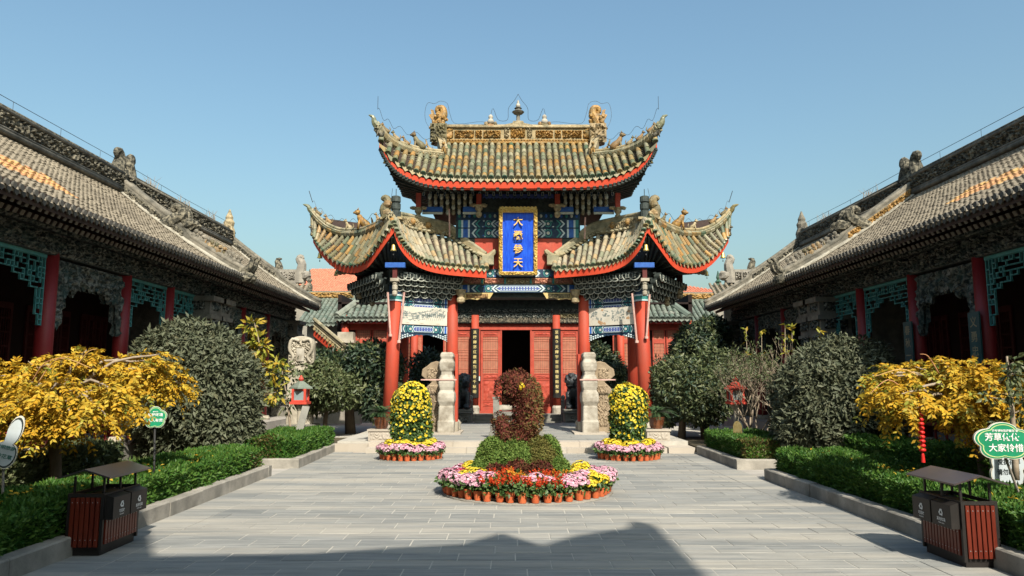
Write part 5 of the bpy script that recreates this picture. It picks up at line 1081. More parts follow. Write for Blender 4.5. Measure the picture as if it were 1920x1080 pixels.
for a, b, v0, v1, sd in ((897, 1037, 597, 588, 1), (897, 1037, 586, 579, 2), (850, 886, 598, 588, 3), (1048, 1090, 598, 588, 4), (850, 886, 586, 579, 5), (1048, 1090, 586, 579, 6), (655, 775, 598, 584, 7), (1168, 1285, 598, 584, 8)):
    p, q = P(a, v0, 38.19), P(b, v1, 38.19); m = M(); m.relief(p, (q[0] - p[0], 0, 0), (0, 0, q[2] - p[2]), (0, -1, 0), max(20, int((b - a) * .6)), 7, .1, sd); part('carved_band', m, 'grey_carving' if sd not in (4,) else 'mixed_beast', rh)
x0, x1 = ux(850), ux(1090); n = 60
m = M(); m.prism([(x0 + (x1 - x0) * i / n, lz + .02 + (.07 if i % 2 else 0)) for i in range(n + 1)] + [(x1, lz + .32), (x0, lz + .32)], (0, 38.16, 0), (1, 0, 0), (0, 0, 1), (0, .04, 0)); m.f = [f[::-1] for f in m.f]
for i in range(n): x = x0 + (x1 - x0) * (i + .5) / n; m.tube([(x, 38.15, lz + .05), (x, 38.15, lz + .32)], .022, 5)
part('pleated_valance', m, 'ridge_carving', rh)
for a, b in ((655, 728), (1215, 1280)): m = M(); m.tube([(ux(a), 38.0, zv(604)), (ux(b), 38.0, zv(604))], .14, 10); part('roller_blind', m, 'maroon_column', rh, smooth=True)
tz, TY = ez + 2.4, 41.2
def roof_run(xa, xb, n, Y0, e0, lh, rh_):
    rows = []
    for i in range(n):
        x = xa + (xb - xa) * i / (n - 1); k = 1.0
        if lh: k = min(k, (x - xa) / 1.9 + .12)
        if rh_: k = min(k, (xb - x) / 1.9 + .12)
        rows.append((np.array((x, Y0 + (TY - Y0) * k, e0 + (tz - e0) * k)), np.array((x, Y0, e0))))
    tile_rows(rh, rows, .125, ['jade_tile', 'pan_tile', 'jade_tile'], 'jade_tile', seg=.34, sag=.05)
    dk = M(); dk.slab([t - (0, 0, .08) for t, e in rows], [e - (0, 0, .08) for t, e in rows], (0, 0, -.06)); part('roof_deck', dk, 'dark_wood', rh)
    for i in range(n): x = xa + (xb - xa) * i / (n - 1); m = M(); m.beam((x, Y0 + .05, e0 - .19), (x, Y0 + 1.3, e0 + .38), .10, .10); part('rafter', m, 'rafter_wood', rh)
xa, xm, xn, xb = (P(u, 597, 37.7)[0] for u in (632, 738, 1200, 1293))
roof_run(xa, xm, 11, 37.7, ez, 1, 0); roof_run(xm + .15, xn - .15, 36, 37.3, ezc, 0, 0); roof_run(xn, xb, 10, 37.7, ez, 0, 1)
m = M(); m.box(xa + 1.6, xb - 1.6, TY - .1, TY + .2, tz - .1, tz + .4); part('main_ridge', m, 'jade_tile', rh)
dk = M(); dk.add([(xa, 46, ez - .1), (xb, 46, ez - .1), (xb - 1.9, 42, tz), (xa + 1.9, 42, tz)], [(0, 1, 2, 3)]); dk.add([(xa, 37.7, ez - .1), (xa + 1.9, TY, tz - .1), (xa + 1.9, 42, tz - .1), (xa, 46, ez - .1)], [(0, 1, 2, 3)]); dk.add([(xb, 37.7, ez - .1), (xb - 1.9, TY, tz - .1), (xb - 1.9, 42, tz - .1), (xb, 46, ez - .1)], [(0, 1, 2, 3)]); part('rear_roof', dk, 'dark_wood', rh)
for s, x in ((1, xa), (-1, xb)): m = M(); m.tube([(x, 37.65, ez + .1), (x + s * .85, 39.3, ez + 1.15), (x + s * 1.9, TY, tz + .15)], .19, 8); part('hip_ridge', m, 'jade_tile', rh)
for a, b in ((638, 660), (1284, 1304)):
    z_ = -.06
    m = M()
    for hh, o in ((1.5, 0), (.12, .08), (.9, .0), (.12, .1), (.7, .02), (.14, .12), (.5, .04), (.15, .16), (.4, .1)):
        m.box(ux(a, 37.9) - o, ux(b, 37.9) + o, 37.9 - o, 38.6, z_, z_ + hh); z_ += hh
    part('carved_pier', m, 'pale_stone', rh)
# couplet boards on the two middle columns
for u, txt, side in ((891, '其陽歸滿紅塵處烈兵昏千秋明皇', 'left'), (1043, '至義參天輝宇宙日精聖懿聖神德', 'right')):
    x = ux(u, 38.15); t = thing('couplet_board', f'tall curved black couplet board with gilt characters on the {side} column of the red hall', 'couplet board', (x, 37.9, RZ + .7), 'couplet boards on the red hall')
    m = M(); k = 8; z0, z1 = zv(746, 37.9), zv(616, 37.9)
    A = [(x +   .25 * sin(-1 + 2 * i / k), 38.15 - .25 * cos(-1 + 2 * i / k), z0) for i in range(k + 1)]; m.slab(A, [(a, b, z1) for a, b, c in A], (0, .03, 0)); part('board', m, 'board_black', t)
    for i, ch in enumerate(txt[:13]): lettering(ch, 'gilt_text', t, (x, 37.885, z1 - .2 - i * (z1 - z0 - .35) / 12.6), .18, name='character')
x = ux(899, 38.3); t = thing('wall_notice', 'small white notice box on the red door frame', 'notice', (x, 38.3, zv(712))); m = M(); m.box(x - .06, x + .07, 38.28, 38.34, zv(715), zv(705)); part('case', m, 'board_black', t); m = M(); m.box(x - .035, x + .045, 38.274, 38.279, zv(714), zv(706)); part('paper', m, 'white_print', t)

# ------------------------------------------------------------------ other buildings behind
def tiled_house(name, lab, u0, u1, vT, YT, vE, YE, n, mt, cap, hipl=0, hipr=0, wall='brick_wall', r=.11):
    a, b = P(u0, vE, YE), P(u1, vE, YE); c, d = P(u0, vT, YT), P(u1, vT, YT)
    h = thing(name, lab, 'building', ((a[0] + b[0]) / 2, YE + 2, 0)); rows = []
    for i in range(n):
        x = a[0] + (b[0] - a[0]) * i / (n - 1); k = 1.0
        if hipl: k = min(k, (x - a[0]) / hipl + .1)
        if hipr: k = min(k, (b[0] - x) / hipr + .1)
        rows.append((lerp((x, YE, a[2]), (x, YT, c[2]), k), np.array((x, YE, a[2]))))
    tile_rows(h, rows, r, [mt, 'pan_tile' if mt != 'red_roof' else mt, mt], cap, seg=.33, sag=.03)
    dk = M(); dk.slab([t - (0, 0, .08) for t, e in rows], [e - (0, 0, .08) for t, e in rows], (0, 0, -.06)); dk.slab([t - (0, 0, .08) for t, e in rows], [np.array((t[0], 2 * YT - YE, e[2])) for t, e in rows], (0, 0, -.06)); part('roof_deck', dk, 'dark_wood', h)
    m = M(); m.box(a[0] + .3, b[0] - .3, YE + .6, 2 * YT - YE - .6, 0, a[2] + .1); part('wall', m, wall, h)
    return h, c, d
h, c, d = tiled_house('side_building', 'small green tiled building left of the rear hall, below the red roof', 560, 664, 560, 43.5, 607, 40.2, 13, 'jade_tile', 'jade_tile')
m = M(); m.box(c[0], d[0] + .2, 43.3, 43.7, c[2] - .1, c[2] + .42); part('main_ridge', m, 'jade_tile', h)
m = M(); m.relief((c[0], 43.29, c[2] + .02), (d[0] - c[0], 0, 0), (0, 0, .34), (0, -1, 0), 40, 6, .1, 3); part('ridge_carving', m, 'ochre_carving', h)
q = P(580, 530, 43.5); m = M(); m.lathe([(.2, -.5), (.22, -.2), (.1, .0), (.18, .15), (.08, .3), (.1, .45), (.02, .8)], q, 8); part('finial', m, 'ridge_carving', h)
h, c, d = tiled_house('side_building', 'small green tiled building right of the rear hall, beside the right hall', 1262, 1352, 562, 43.5, 612, 40.2, 11, 'jade_tile', 'jade_tile')
m = M(); m.box(c[0] - .2, d[0], 43.3, 43.7, c[2] - .1, c[2] + .42); part('main_ridge', m, 'jade_tile', h)
m = M(); m.relief((c[0], 43.29, c[2] + .02), (d[0] - c[0], 0, 0), (0, 0, .34), (0, -1, 0), 40, 6, .1, 4); part('ridge_carving', m, 'ochre_carving', h)
q = P(1347, 538, 43.0); m = M(); m.lathe([(.3, -.9), (.28, -.5), (.16, -.4), (.2, -.2), (.1, -.1), (.18, .1), (.12, .2), (.2, .3), (.08, .42), (.12, .55), (.02, .95)], q, 8); part('finial', m, 'green_cap', h)
h, c, d = tiled_house('red_roofed_house', 'distant house with a plain red tiled roof behind on the left', 540, 700, 506, 56, 548, 50, 34, 'red_roof', 'red_roof', r=.10)
h, c, d = tiled_house('red_roofed_house', 'distant house with a hipped orange red roof behind on the right', 1180, 1372, 530, 56, 552, 51, 34, 'red_roof', 'red_roof', hipl=3, hipr=4.2, r=.10)
# carved stone ridge ends rising behind the side halls
for s in (-1, 1):
    side = 'left' if s < 0 else 'right'
    h = thing('rear_corner_building', f'rear corner building with a carved pale stone ridge showing over the {side} hall', 'building', (s * 11.2, 37, 0))
    f = (lambda u: u) if s < 0 else (lambda u: 1932 - u)
    Y = 36.0; X = lambda u: P(f(u), 500, Y)[0]; Zv = lambda v: P(f(555), v, Y)[2]
    x0, x1 = sorted((X(505), X(556))); m = M(); m.box(x0, x1, Y, Y + .4, Zv(535), Zv(505)); part('main_ridge', m, 'brick_wall', h)
    for k, (a, b) in enumerate(((507, 522), (524, 540), (542, 554))): p0_, p1_ = sorted((X(a), X(b))); m = M(); m.relief((p0_, Y - .005, Zv(525)), (p1_ - p0_, 0, 0), (0, 0, Zv(508) - Zv(525)), (0, -1, 0), 12, 9, .1, k); part('ridge_carving', m, 'brick_wall', h)
    q = np.array((X(562), Y + .2, Zv(530))); m = M(); m.tube(spl([q, q + np.array((0, 0, .5)), q + np.array((-s * .05, 0, .95)), q + np.array((s * .1, 0, 1.2)), q + np.array((s * .0, 0, 1.32)), q + np.array((-s * .1, 0, 1.2))], 14), [.28, .27, .26, .25, .24, .22, .21, .2, .18, .16, .14, .12, .1, .08], 8); m.ell(q + np.array((-s * .3, -.1, .35)), (.26, .2, .25), 8, 6, 0, .25, 3); part('dragon_ornament', m, 'brick_wall', h)
    q = np.array((X(521), Y + .2, Zv(505))); m = M(); m.tube(spl([q + (0, 0, -.2), q + (0, 0, .2), q + np.array((s * .1, 0, .5)), q + np.array((-s * .12, 0, .55))], 8), [.24, .22, .2, .17, .14, .1, .07, .04], 7); part('ridge_finial', m, 'ridge_carving', h)
    tile_rows(h, [(np.array((x0 - 1.2 + i * .26, Y + .1, Zv(532))), np.array((x0 - 1.2 + i * .26, Y - 2.4, Zv(585)))) for i in range(int((x1 - x0 + 2.2) / .26))], .07, ['grey_tile', 'pan_tile', 'grey_tile'], 'eave_tile', seg=.25)
    m = M(); m.box(x0 - .5, x1 - .2, Y + .1, Y + .3, 0, Zv(532)); part('wall', m, 'brick_wall', h)
# little side gate with slanting tiled coping and red board
sg = thing('side_gate', 'little side gate with slanting tiled coping and red bargeboard beside the left hall', 'gate', P(615, 700, 35) * (1, 1, 0))
A, B = P(588, 617, 35.0), P(643, 664, 33.4); m = M(); m.slab([A, B], [A - (0, 0, .32), B - (0, 0, .34)], (0, .06, 0)); part('bargeboard', m, 'red_fascia', sg)
for k in range(11):
    q = lerp(A, B, (k + .5) / 11) + (0, -.05, .06); m = M(); m.tube([q + (0, -.03, 0), q + (0, .3, .02)], .075, 8); part('tile_end', m, 'drip_tile', sg)
m = M(); m.slab([A + (0, .02, .12), B + (0, .02, .12)], [A + (.05, .02, .42), B + (.05, .02, .42)], (0, .4, 0)); part('coping', m, 'tan_carving', sg)
for o_, r_ in ((.16, .05), (.30, .04), (.46, .09)): m = M(); m.tube([A + (.02, -.01, o_), B + (.02, -.01, o_)], r_, 8); part('coping_ridge', m, 'ridge_band', sg)
m = M(); m.prism([(A[0], 0), (B[0] + .5, 0), (B[0] + .2, B[2] - .2), (A[0], A[2] - .2)], (0, 35.2, 0), (1, 0, 0), (0, 0, 1), (0, .4, 0)); m.f = [f[::-1] for f in m.f]; part('wall', m, 'brick_wall', sg)
for v in (640, 658, 682): a_, b_ = P(590, v, 35.0), P(628 - (v - 640) * .1, v, 35.0); m = M(); m.box(a_[0], b_[0], 34.9, 35.19, a_[2] - .08, a_[2]); part('brick_course', m, 'pale_stone' if v != 682 else 'red_fascia', sg)
# ------------------------------------------------------------------ planting
def seedr(k): return np.random.RandomState(k)
def tubes_mesh(name, segs, mt, n=6):
    m = M()
    for pts, r in segs: m.tube(pts, r, n, cap=True)
    return m.mesh(name, mt, True)
def hedge(lab, x0, x1, y0, y1, z0, z1, n, seed, L=.075, olive=None, mt='hedge_leaf', grp=None):
    rs = seedr(seed); A = [(y1 - y0) * (x1 - x0), (z1 - z0) * (y1 - y0), (z1 - z0) * (y1 - y0), (z1 - z0) * (x1 - x0), (z1 - z0) * (x1 - x0)]
    A = np.array(A) / sum(A); P_, N_ = [], []
    R = [tuple(rs.randn(3) * 2.4) + (rs.rand() * 6,) for _ in range(8)]
    for a, (ax, v, sg) in zip(A, ((2, z1, 1), (0, x0, -1), (0, x1, 1), (1, y0, -1), (1, y1, 1))):
        k = int(n * a) + 1; p = np.stack([rs.uniform(x0, x1, k), rs.uniform(y0, y1, k), rs.uniform(z0, z1, k)], 1); p[:, ax] = v; nn = np.zeros((k, 3)); nn[:, ax] = sg; P_.append(p); N_.append(nn)
    p, nn = np.concatenate(P_), np.concatenate(N_)
    p = p + nn * (lump(p, R, 1.6)[:, None] * .15 - .03 - .10 * rs.rand(len(p), 1) ** 2); e = .07
    d = unit(nn * .8 + rs.randn(len(p), 3) * .55 + np.array((0, 0, .45))); nrm = unit(rs.randn(len(p), 3) + nn * .6); s = 1 + .3 * rs.randn(len(p)).clip(-1.5, 1.5)
    V, F = leaves(p, d, nrm, L * s, L * .42 * s, .2)
    mi = np.zeros(len(p), int)
    if olive is not None: mi = (np.array([olive(q) for q in p]) > rs.rand(len(p))).astype(int)
    t = thing('hedge', lab, 'hedge', ((x0 + x1) / 2, (y0 + y1) / 2, z0), grp)
    link('leaves', quadmesh('leaves', V, F, [mt, 'hedge_olive'], np.repeat(mi, 2)), t)
    m = M(); m.box(x0 + .1, x1 - .1, y0 + .1, y1 - .1, z0, z1 - .12); part('inner_growth', m, mt, t)
    return t
hedge('clipped green hedge behind the near left kerb, beside the left litter bin', -6.45, -5.22, 4.5, 16.0, .1, .60, 60000, 1, .065, lambda q: .75 * max(0, 1 - abs(q[1] - 15.7) / .6) * (q[2] < .5))
hedge('low clipped hedge behind the far left kerb, below the red lantern', -6.5, -5.02, 17.6, 21.6, .1, .66, 20000, 2, .07, lambda q: .9 * max(0, 1 - (q[1] - 17.6) / .35) * max(0, 1 - abs(q[0] + 5.7) / .5))
hedge('clipped green hedge behind the near right kerb, beside the right litter bin', 5.42, 6.75, 4.5, 15.4, .1, .62, 60000, 3, .065)
hedge('low clipped hedge behind the far right kerb with an olive tinged end', 5.38, 6.9, 17.35, 20.8, .1, .66, 20000, 4, .07, lambda q: .8 * max(0, 1 - (q[1] - 17.35) / .5))
hedge('dark leafy inner hedge under the left yellow tree', -8.3, -7.35, 8.5, 14.5, .1, .80, 20000, 5, .10, mt='olive_leaf')
hedge('second green hedge row beneath the right yellow tree', 7.25, 8.4, 9.0, 17.0, .1, .80, 22000, 6, .08)
hedge('thin strip of low green hedge at the foot of the stone tablet', -6.9, -5.3, 22.3, 23.0, .15, .42, 4500, 7, .07)
# rough grass between the hedges
rs = seedr(11); n = 26000; k = n // 2
px = np.concatenate([rs.uniform(-8.6, -6.4, k), rs.uniform(6.7, 9.0, n - k)]); py = 5 + 17 * rs.rand(n) ** 1.3
p = np.stack([px, py, np.full(n, .115)], 1); d = unit(np.stack([rs.randn(n) * .35, rs.randn(n) * .35, np.ones(n)], 1)); V, F = leaves(p, d, unit(rs.randn(n, 3)), .16 * (1 + .4 * rs.randn(n).clip(-1, 1.5)), np.full(n, .022), .1)
tag(link('grass', quadmesh('grass', V, F, 'grass'), None), 'rough green grass in the planted beds', 'grass', None, 'stuff')

def bush(name, lab, cat, blobs, n, L, W, mt, seed, trunk=None, core=.72, mixin=None, droop=.25, shell=.3, zmin=.1, wob=.14, spread=.9, twigs=None, loc=None):
    rs = seedr(seed); parts_ = []; vol = [r[0] * r[2] for c, r in blobs]; tot = sum(vol); cm = M()
    for (c, r), v in zip(blobs, vol):
        p, nn = blob_pts(rs, c, r, int(n * v / tot), shell, wob, 2.2, zmin); V, F = foliage(rs, p, nn, L, W, droop, spread); parts_.append((V, F, 0))
        if mixin: q, nq = blob_pts(rs, c, np.array(r) * 1.02, int(n * v / tot * mixin[1]), .1, wob, 2.2, zmin); V, F = foliage(rs, q, nq, L, W, droop, spread); parts_.append((V, F, 1))
        if core: cm.ell(c, [x * core for x in r], 14, 9, 0, .06, seed)
    V, F, MI = merge(parts_); b = np.array(loc if loc is not None else (blobs[0][0][0], blobs[0][0][1], .1))
    t = thing(name, lab, cat, b); link('crown', quadmesh('crown', V, F, [mt] + ([mixin[0]] if mixin else []), MI), t)
    if core: part('inner_growth', cm, mt, t)
    if trunk: link('trunk', tubes_mesh('trunk', trunk, 'bark', 8), t)
    if twigs: link('branch', tubes_mesh('branch', twigs, 'twig', 5), t)
    return t
bush('round_shrub', 'large round grey green evergreen shrub in the left bed, behind the green sign', 'shrub', [((-7.65, 18.2, 1.75), (1.55, 1.5, 1.72)), ((-8.2, 18.6, 2.2), (1.1, 1.1, 1.2)), ((-6.9, 18.0, 1.0), (.95, .95, .95))], 60000, .135, .048, 'shrub_leaf', 21, wob=.12, shell=.24, core=.80, trunk=[([(-7.6, 18.2, .1), (-7.6, 18.2, 1.5)], [.12, .09])])
bush('round_shrub', 'large round grey green evergreen shrub in the right bed, left of the yellow tree', 'shrub', [((7.75, 17.6, 1.45), (1.5, 1.45, 1.5)), ((8.0, 17.8, 1.85), (1.15, 1.1, 1.1)), ((7.0, 17.3, 1.0), (.8, .85, .9))], 56000, .13, .046, 'shrub_leaf', 22, wob=.12, shell=.24, core=.80, trunk=[([(7.7, 17.6, .1), (7.7, 17.6, 1.4)], [.12, .09])])
def PB(u, v, Y, rx, rz, ry=None): q = P(u, v, Y); return (tuple(q), (rx, ry or rx, rz))
bush('dark_tree', 'dark leafed spreading tree beside the left red columns', 'tree', [PB(695, 690, 26.5, 1.05, 1.0), PB(650, 715, 26.8, 1.15, .95), PB(712, 745, 26.2, .8, .75), PB(612, 690, 27, .75, .7)], 17000, .17, .07, 'dark_leaf', 23, core=.6, mixin=('olive_leaf', .25), trunk=[([(-5.6, 26.6, .1), (-5.7, 26.6, 1.4), (-5.3, 26.5, 2.4)], [.2, .15, .06]), ([(-5.7, 26.6, 1.2), (-6.6, 26.8, 2.0)], [.1, .05])], loc=(-5.6, 26.6, .15))
bush('leafy_tree', 'low olive green tree between the stone tablet and the dark tree', 'tree', [PB(605, 715, 25.2, .75, .75), PB(630, 735, 25.0, .85, .6), PB(590, 745, 25.4, .5, .5)], 9000, .15, .06, 'olive_leaf', 24, core=.5, trunk=[([(-6.2, 25.2, .1), (-6.1, 25.2, 1.5)], [.09, .06]), ([P(560, 770, 25), P(600, 752, 25), P(640, 740, 25)], [.06, .05, .02])], loc=(-6.2, 25.2, .12))
bush('dark_bush', 'dark bushes seen between the left pavilion columns', 'bush', [PB(800, 700, 33, .8, 1.0), PB(835, 725, 33, .55, .75)], 5000, .17, .07, 'dark_leaf', 25, core=.6, loc=(-3.6, 33, -.05), zmin=-.05)
bush('dark_bush', 'dark bush seen between the right pavilion columns', 'bush', [PB(1140, 705, 33, .8, .95), PB(1120, 670, 33, .5, .65)], 5000, .17, .07, 'dark_leaf', 26, core=.6, mixin=('olive_leaf', .3), loc=(4.2, 33, -.05), zmin=-.05)
bush('leafy_tree', 'broad olive green tree beside the right red columns', 'tree', [PB(1270, 725, 24.6, 1.05, 1.0), PB(1315, 745, 24.2, .9, .85), PB(1240, 755, 24.8, .6, .8), PB(1330, 700, 25, .8, .8)], 20000, .14, .055, 'olive_leaf', 27, core=.55, mixin=('dark_leaf', .2), trunk=[([(5.6, 24.5, .1), (5.7, 24.5, 1.5)], [.14, .08]), ([(6.3, 24.4, .1), (6.2, 24.4, 1.5)], [.1, .06])], loc=(5.7, 24.5, .12))
bush('dark_tree', 'dark shaded tree against the end of the far right hall', 'tree', [PB(1310, 665, 30, 1.05, 1.2), PB(1335, 630, 31, .8, .8)], 9000, .18, .07, 'dark_leaf', 28, core=.6, mixin=('olive_leaf', .3), trunk=[([(7.8, 30, .1), (7.8, 30, 2.5)], [.15, .1])], loc=(7.8, 30, .15))
# bare twiggy shrub
def twiggy(name, lab, cat, base, h, spread, seed, depth, mt, leafmt, nleaf, L, fan=5):
    r = random.Random(seed); segs = []; tips = []
    def grow(p, d, ln, rad, k):
        pts = [p]; q = p
        for i in range(3):
            d = unit(d + np.array([r.gauss(0, .18), r.gauss(0, .18), r.gauss(.05, .10)])); q = q + d * ln / 3; pts.append(q)
        segs.append((pts, [rad, rad * .85, rad * .75, rad * .6]))
        if k == 0: tips.append((q, d)); return
        for i in range(r.choice((2, 3, 3))): grow(pts[r.choice((2, 3, 3))], unit(d + np.array([r.gauss(0, spread), r.gauss(0, spread), r.gauss(.12, .3)])), ln * r.uniform(.62, .85), rad * .58, k - 1)
    base = np.array(base, float)
    for i in range(fan): grow(base + (r.uniform(-.12, .12), r.uniform(-.1, .1), 0), unit(np.array([r.gauss(0, spread), r.gauss(0, spread), 1.0])), h * .36, .038, depth)
    t = thing(name, lab, cat, base); link('branch', tubes_mesh('branch', segs, mt, 4), t)
    rs = seedr(seed); T = np.array([tips[i % len(tips)][0] for i in range(nleaf)]) + rs.randn(nleaf, 3) * .07; D = np.array([tips[i % len(tips)][1] for i in range(nleaf)])
    V, F = leaves(T, D + rs.randn(nleaf, 3) * .7, unit(rs.randn(nleaf, 3) + (0, 0, .5)), L * (1 + .3 * rs.randn(nleaf)).clip(.5, 1.6), np.full(nleaf, L * .4)); link('leaves', quadmesh('leaves', V, F, leafmt), t); return t
twiggy('bare_shrub', 'bare twiggy brown shrub with few leaves beside the right lantern', 'shrub', (6.75, 20.9, .1), 2.55, .42, 4, 5, 'twig', 'olive_leaf', 2200, .10, 6)
twiggy('bare_shrub', 'second thin bare shrub just left of the big right shrub', 'shrub', (7.6, 20.2, .1), 2.5, .36, 9, 4, 'twig', 'olive_leaf', 500, .10, 5)
for i, (u, v0, v1, Y) in enumerate(((1402, 690, 618, 22), (1426, 690, 620, 21.8), (1468, 690, 610, 21), (1474, 690, 628, 21.2), (1482, 690, 612, 21), (1540, 650, 622, 19))):
    a, b = P(u, v0, Y), P(u + (-3, 2, 4, -2, 3, -2)[i], v1, Y); a = a - (0, 0, 1.4)
    where = ('leftmost of the shoots rising from the bare shrub', 'second shoot from the left rising from the bare shrub', 'left shoot of the three close together beside the carved pier', 'middle shoot of the three close together beside the carved pier', 'right shoot of the three close together beside the carved pier', 'single shoot rising over the big right shrub')[i]
    t = thing('leafy_shoot', 'leafy ' + where, 'plant', a, 'tall leafy shoots'); link('stem', tubes_mesh('stem', [([a, lerp(a, b, .6), b], [.014, .012, .007])], 'twig', 5), t)
    rs = seedr(i); nl = 16; tt = rs.choice([1, .97, .86, .7], nl); Pp = np.array([lerp(a, b, q) for q in tt]); V, F = leaves(Pp, unit(rs.randn(nl, 3) + (0, 0, -.1)), unit(rs.randn(nl, 3) * .4 + (0, 0, 1)), np.full(nl, .19), np.full(nl, .09)); link('leaves', quadmesh('leaves', V, F, 'lime_leaf'), t)
# thin autumn sapling on the left
def sapling(lab, Y, trunkpts, spots, mt, seed, L=.2, name='sapling', n=34):
    rs = seedr(seed); tr = [P(u, v, Y) for u, v in trunkpts]; t = thing(name, lab, 'sapling', tr[0]); segs = [(spl(tr, 10), list(np.linspace(.045, .014, 10)))]; PP = []; DD = []
    for u, v, rr, cnt in spots:
        c = P(u, v, Y) + (0, rs.uniform(-.2, .2), 0); segs.append(([min(spl(tr, 20), key=lambda q: np.linalg.norm(q - c) + (.6 if q[2] > c[2] else 0)), c], [.014, .006])); d = unit(rs.randn(cnt, 3)); PP.append(c + d * rr * rs.rand(cnt, 1) ** .5); DD.append(d + (0, 0, -.4))
    PP, DD = np.concatenate(PP), np.concatenate(DD); V, F = leaves(PP, DD, unit(rs.randn(len(PP), 3) * .6 + (0, -.4, .8)), L * (1 + .3 * rs.randn(len(PP)).clip(-1, 1)), np.full(len(PP), L * .5)); link('stem', tubes_mesh('stem', segs, 'twig', 6), t); link('leaves', quadmesh('leaves', V, F, mt), t)
sapling('thin sapling with yellow and lime leaves beside the carved pier of the left hall', 20.6, [(486, 815), (485, 760), (478, 700), (487, 650), (475, 600)], [(472, 612, .22, 60), (480, 640, .22, 55), (470, 655, .2, 45), (492, 650, .2, 40), (497, 690, .22, 40), (480, 680, .22, 36), (515, 700, .3, 50), (520, 735, .25, 30), (478, 735, .2, 22), (500, 745, .15, 16), (475, 770, .15, 12), (520, 680, .2, 24)], 'lime_leaf', 3)
sapling('green leafed sapling at the right edge over the yellow tree', 10.3, [(1905, 900), (1900, 800), (1893, 720), (1888, 668)], [(1890, 680, .10, 30), (1900, 700, .12, 40), (1885, 705, .1, 26), (1905, 730, .16, 50), (1880, 740, .12, 30), (1910, 770, .15, 40), (1862, 745, .1, 20), (1905, 800, .15, 30)], 'olive_leaf', 5, .10)
sapling('drooping dark green shrub spray beside the stone tablet', 22.6, [(545, 810), (540, 760), (530, 700)], [(525, 690, .3, 60), (540, 705, .3, 60), (520, 720, .3, 60), (548, 745, .25, 50), (532, 760, .25, 40), (560, 690, .25, 40), (515, 745, .2, 30)], 'olive_leaf', 8, .15)
# weeping yellow trees: drooping compound leaves
def weeping(lab, base, z1, nf, seed, mixg, clumps, arcs):
    rs = seedr(seed); bx, by = base; t = thing('yellow_tree', lab, 'tree', (bx, by, .1)); segs = [(spl([(bx, by, .05), (bx + .03, by, .6), (bx - .02, by, 1.1), (bx, by, z1 - .75)], 8), [.10, .09, .085, .08, .085, .09, .10, .09])]
    cl = [(P(u, v, by + dy), r / FOC * by * .88) for u, v, r, dy in clumps]
    s0 = np.array((bx, by, z1 - .8))
    for c, r in cl:
        mid = (s0 + c) / 2 + (0, 0, .22 + rs.rand() * .15); segs.append((spl([s0, mid, c + (0, 0, r * .3), c + unit(c - s0) * r * .8], 9), list(np.linspace(.034, .006, 9))))
    link('trunk', tubes_mesh('trunk', segs[:1], 'bark', 10), t); link('branch', tubes_mesh('branch', segs[1:], 'twig', 5), t)
    w = np.array([r * r for c, r in cl]); ix = rs.choice(len(cl), nf, p=w / w.sum()); C = np.array([c for c, r in cl])[ix]; Rr = np.array([r for c, r in cl])[ix]
    dv = unit(rs.randn(nf, 3) * (1, 1, .75)); c = C + dv * (Rr * rs.rand(nf) ** .45)[:, None]
    d0 = unit(dv * (1, 1, .5) + rs.randn(nf, 3) * .45 + np.stack([.5 * (c[:, 0] - bx), .5 * (c[:, 1] - by), np.full(nf, -.1)], 1)); Ps, Ds, Ns, Ls = [], [], [], []
    fl = rs.uniform(.20, .34, nf)
    for j in range(7):
        s = (j + .6) / 7; pos = c + d0 * (fl * s)[:, None] + np.array((0, 0, -1)) * (fl * .55 * s * s)[:, None]; tang = unit(d0 + np.array((0, 0, -1.1 * s))); side = unit(np.cross(tang, np.array((0, 0, 1.)) + rs.randn(nf, 3) * .25))
        for sg in (-1, 1): Ps.append(pos); Ds.append(side * sg + tang * .75 + (0, 0, -.2) + rs.randn(nf, 3) * .2); Ns.append(unit(np.cross(side, tang) + rs.randn(nf, 3) * .45)); Ls.append(rs.uniform(.075, .12, nf) * (1 - .3 * abs(s - .45)))
    V, F = leaves(np.concatenate(Ps), np.concatenate(Ds), np.concatenate(Ns), np.concatenate(Ls), np.concatenate(Ls) * .46, .15)
    mi = np.tile((rs.rand(nf) < mixg).astype(int), 14); link('crown', quadmesh('crown', V, F, ['yellow_leaf', 'lime_leaf'], np.repeat(mi, 2)), t)
    tw = []
    for u0, v0, u1, v1, u2, v2 in arcs: tw.append((spl([P(u0, v0, by - .4), P(u1, v1, by - .5), P(u2, v2, by - .55)], 9), list(np.linspace(.012, .004, 9))))
    link('bare_twig', tubes_mesh('bare_twig', tw, 'orange_tile', 5), t)
weeping('wide weeping tree with yellow autumn leaves in the left bed behind the litter bin', (-6.95, 11.6), 2.42, 1500, 31, .10, [(20, 715, 46, .3), (70, 702, 44, 0), (40, 762, 42, -.5), (112, 690, 40, .4), (150, 680, 36, .1), (200, 690, 42, .5), (250, 688, 38, .4), (300, 696, 38, .6), (325, 722, 24, .6), (266, 716, 26, .5), (100, 738, 44, -.6), (160, 738, 46, .7), (215, 745, 40, -.5), (82, 790, 30, -.5), (130, 786, 34, -.3), (185, 775, 34, -.7), (-30, 725, 54, .2), (-30, 780, 36, -.3), (222, 750, 16, .3), (62, 812, 15, -.6), (158, 665, 14, 0), (288, 670, 14, .2), (160, 720, 40, 1.1), (240, 715, 38, 1.0), (60, 730, 40, 1.0)], [(60, 715, 85, 680, 130, 668), (70, 720, 110, 672, 170, 690), (140, 690, 165, 660, 180, 655)])
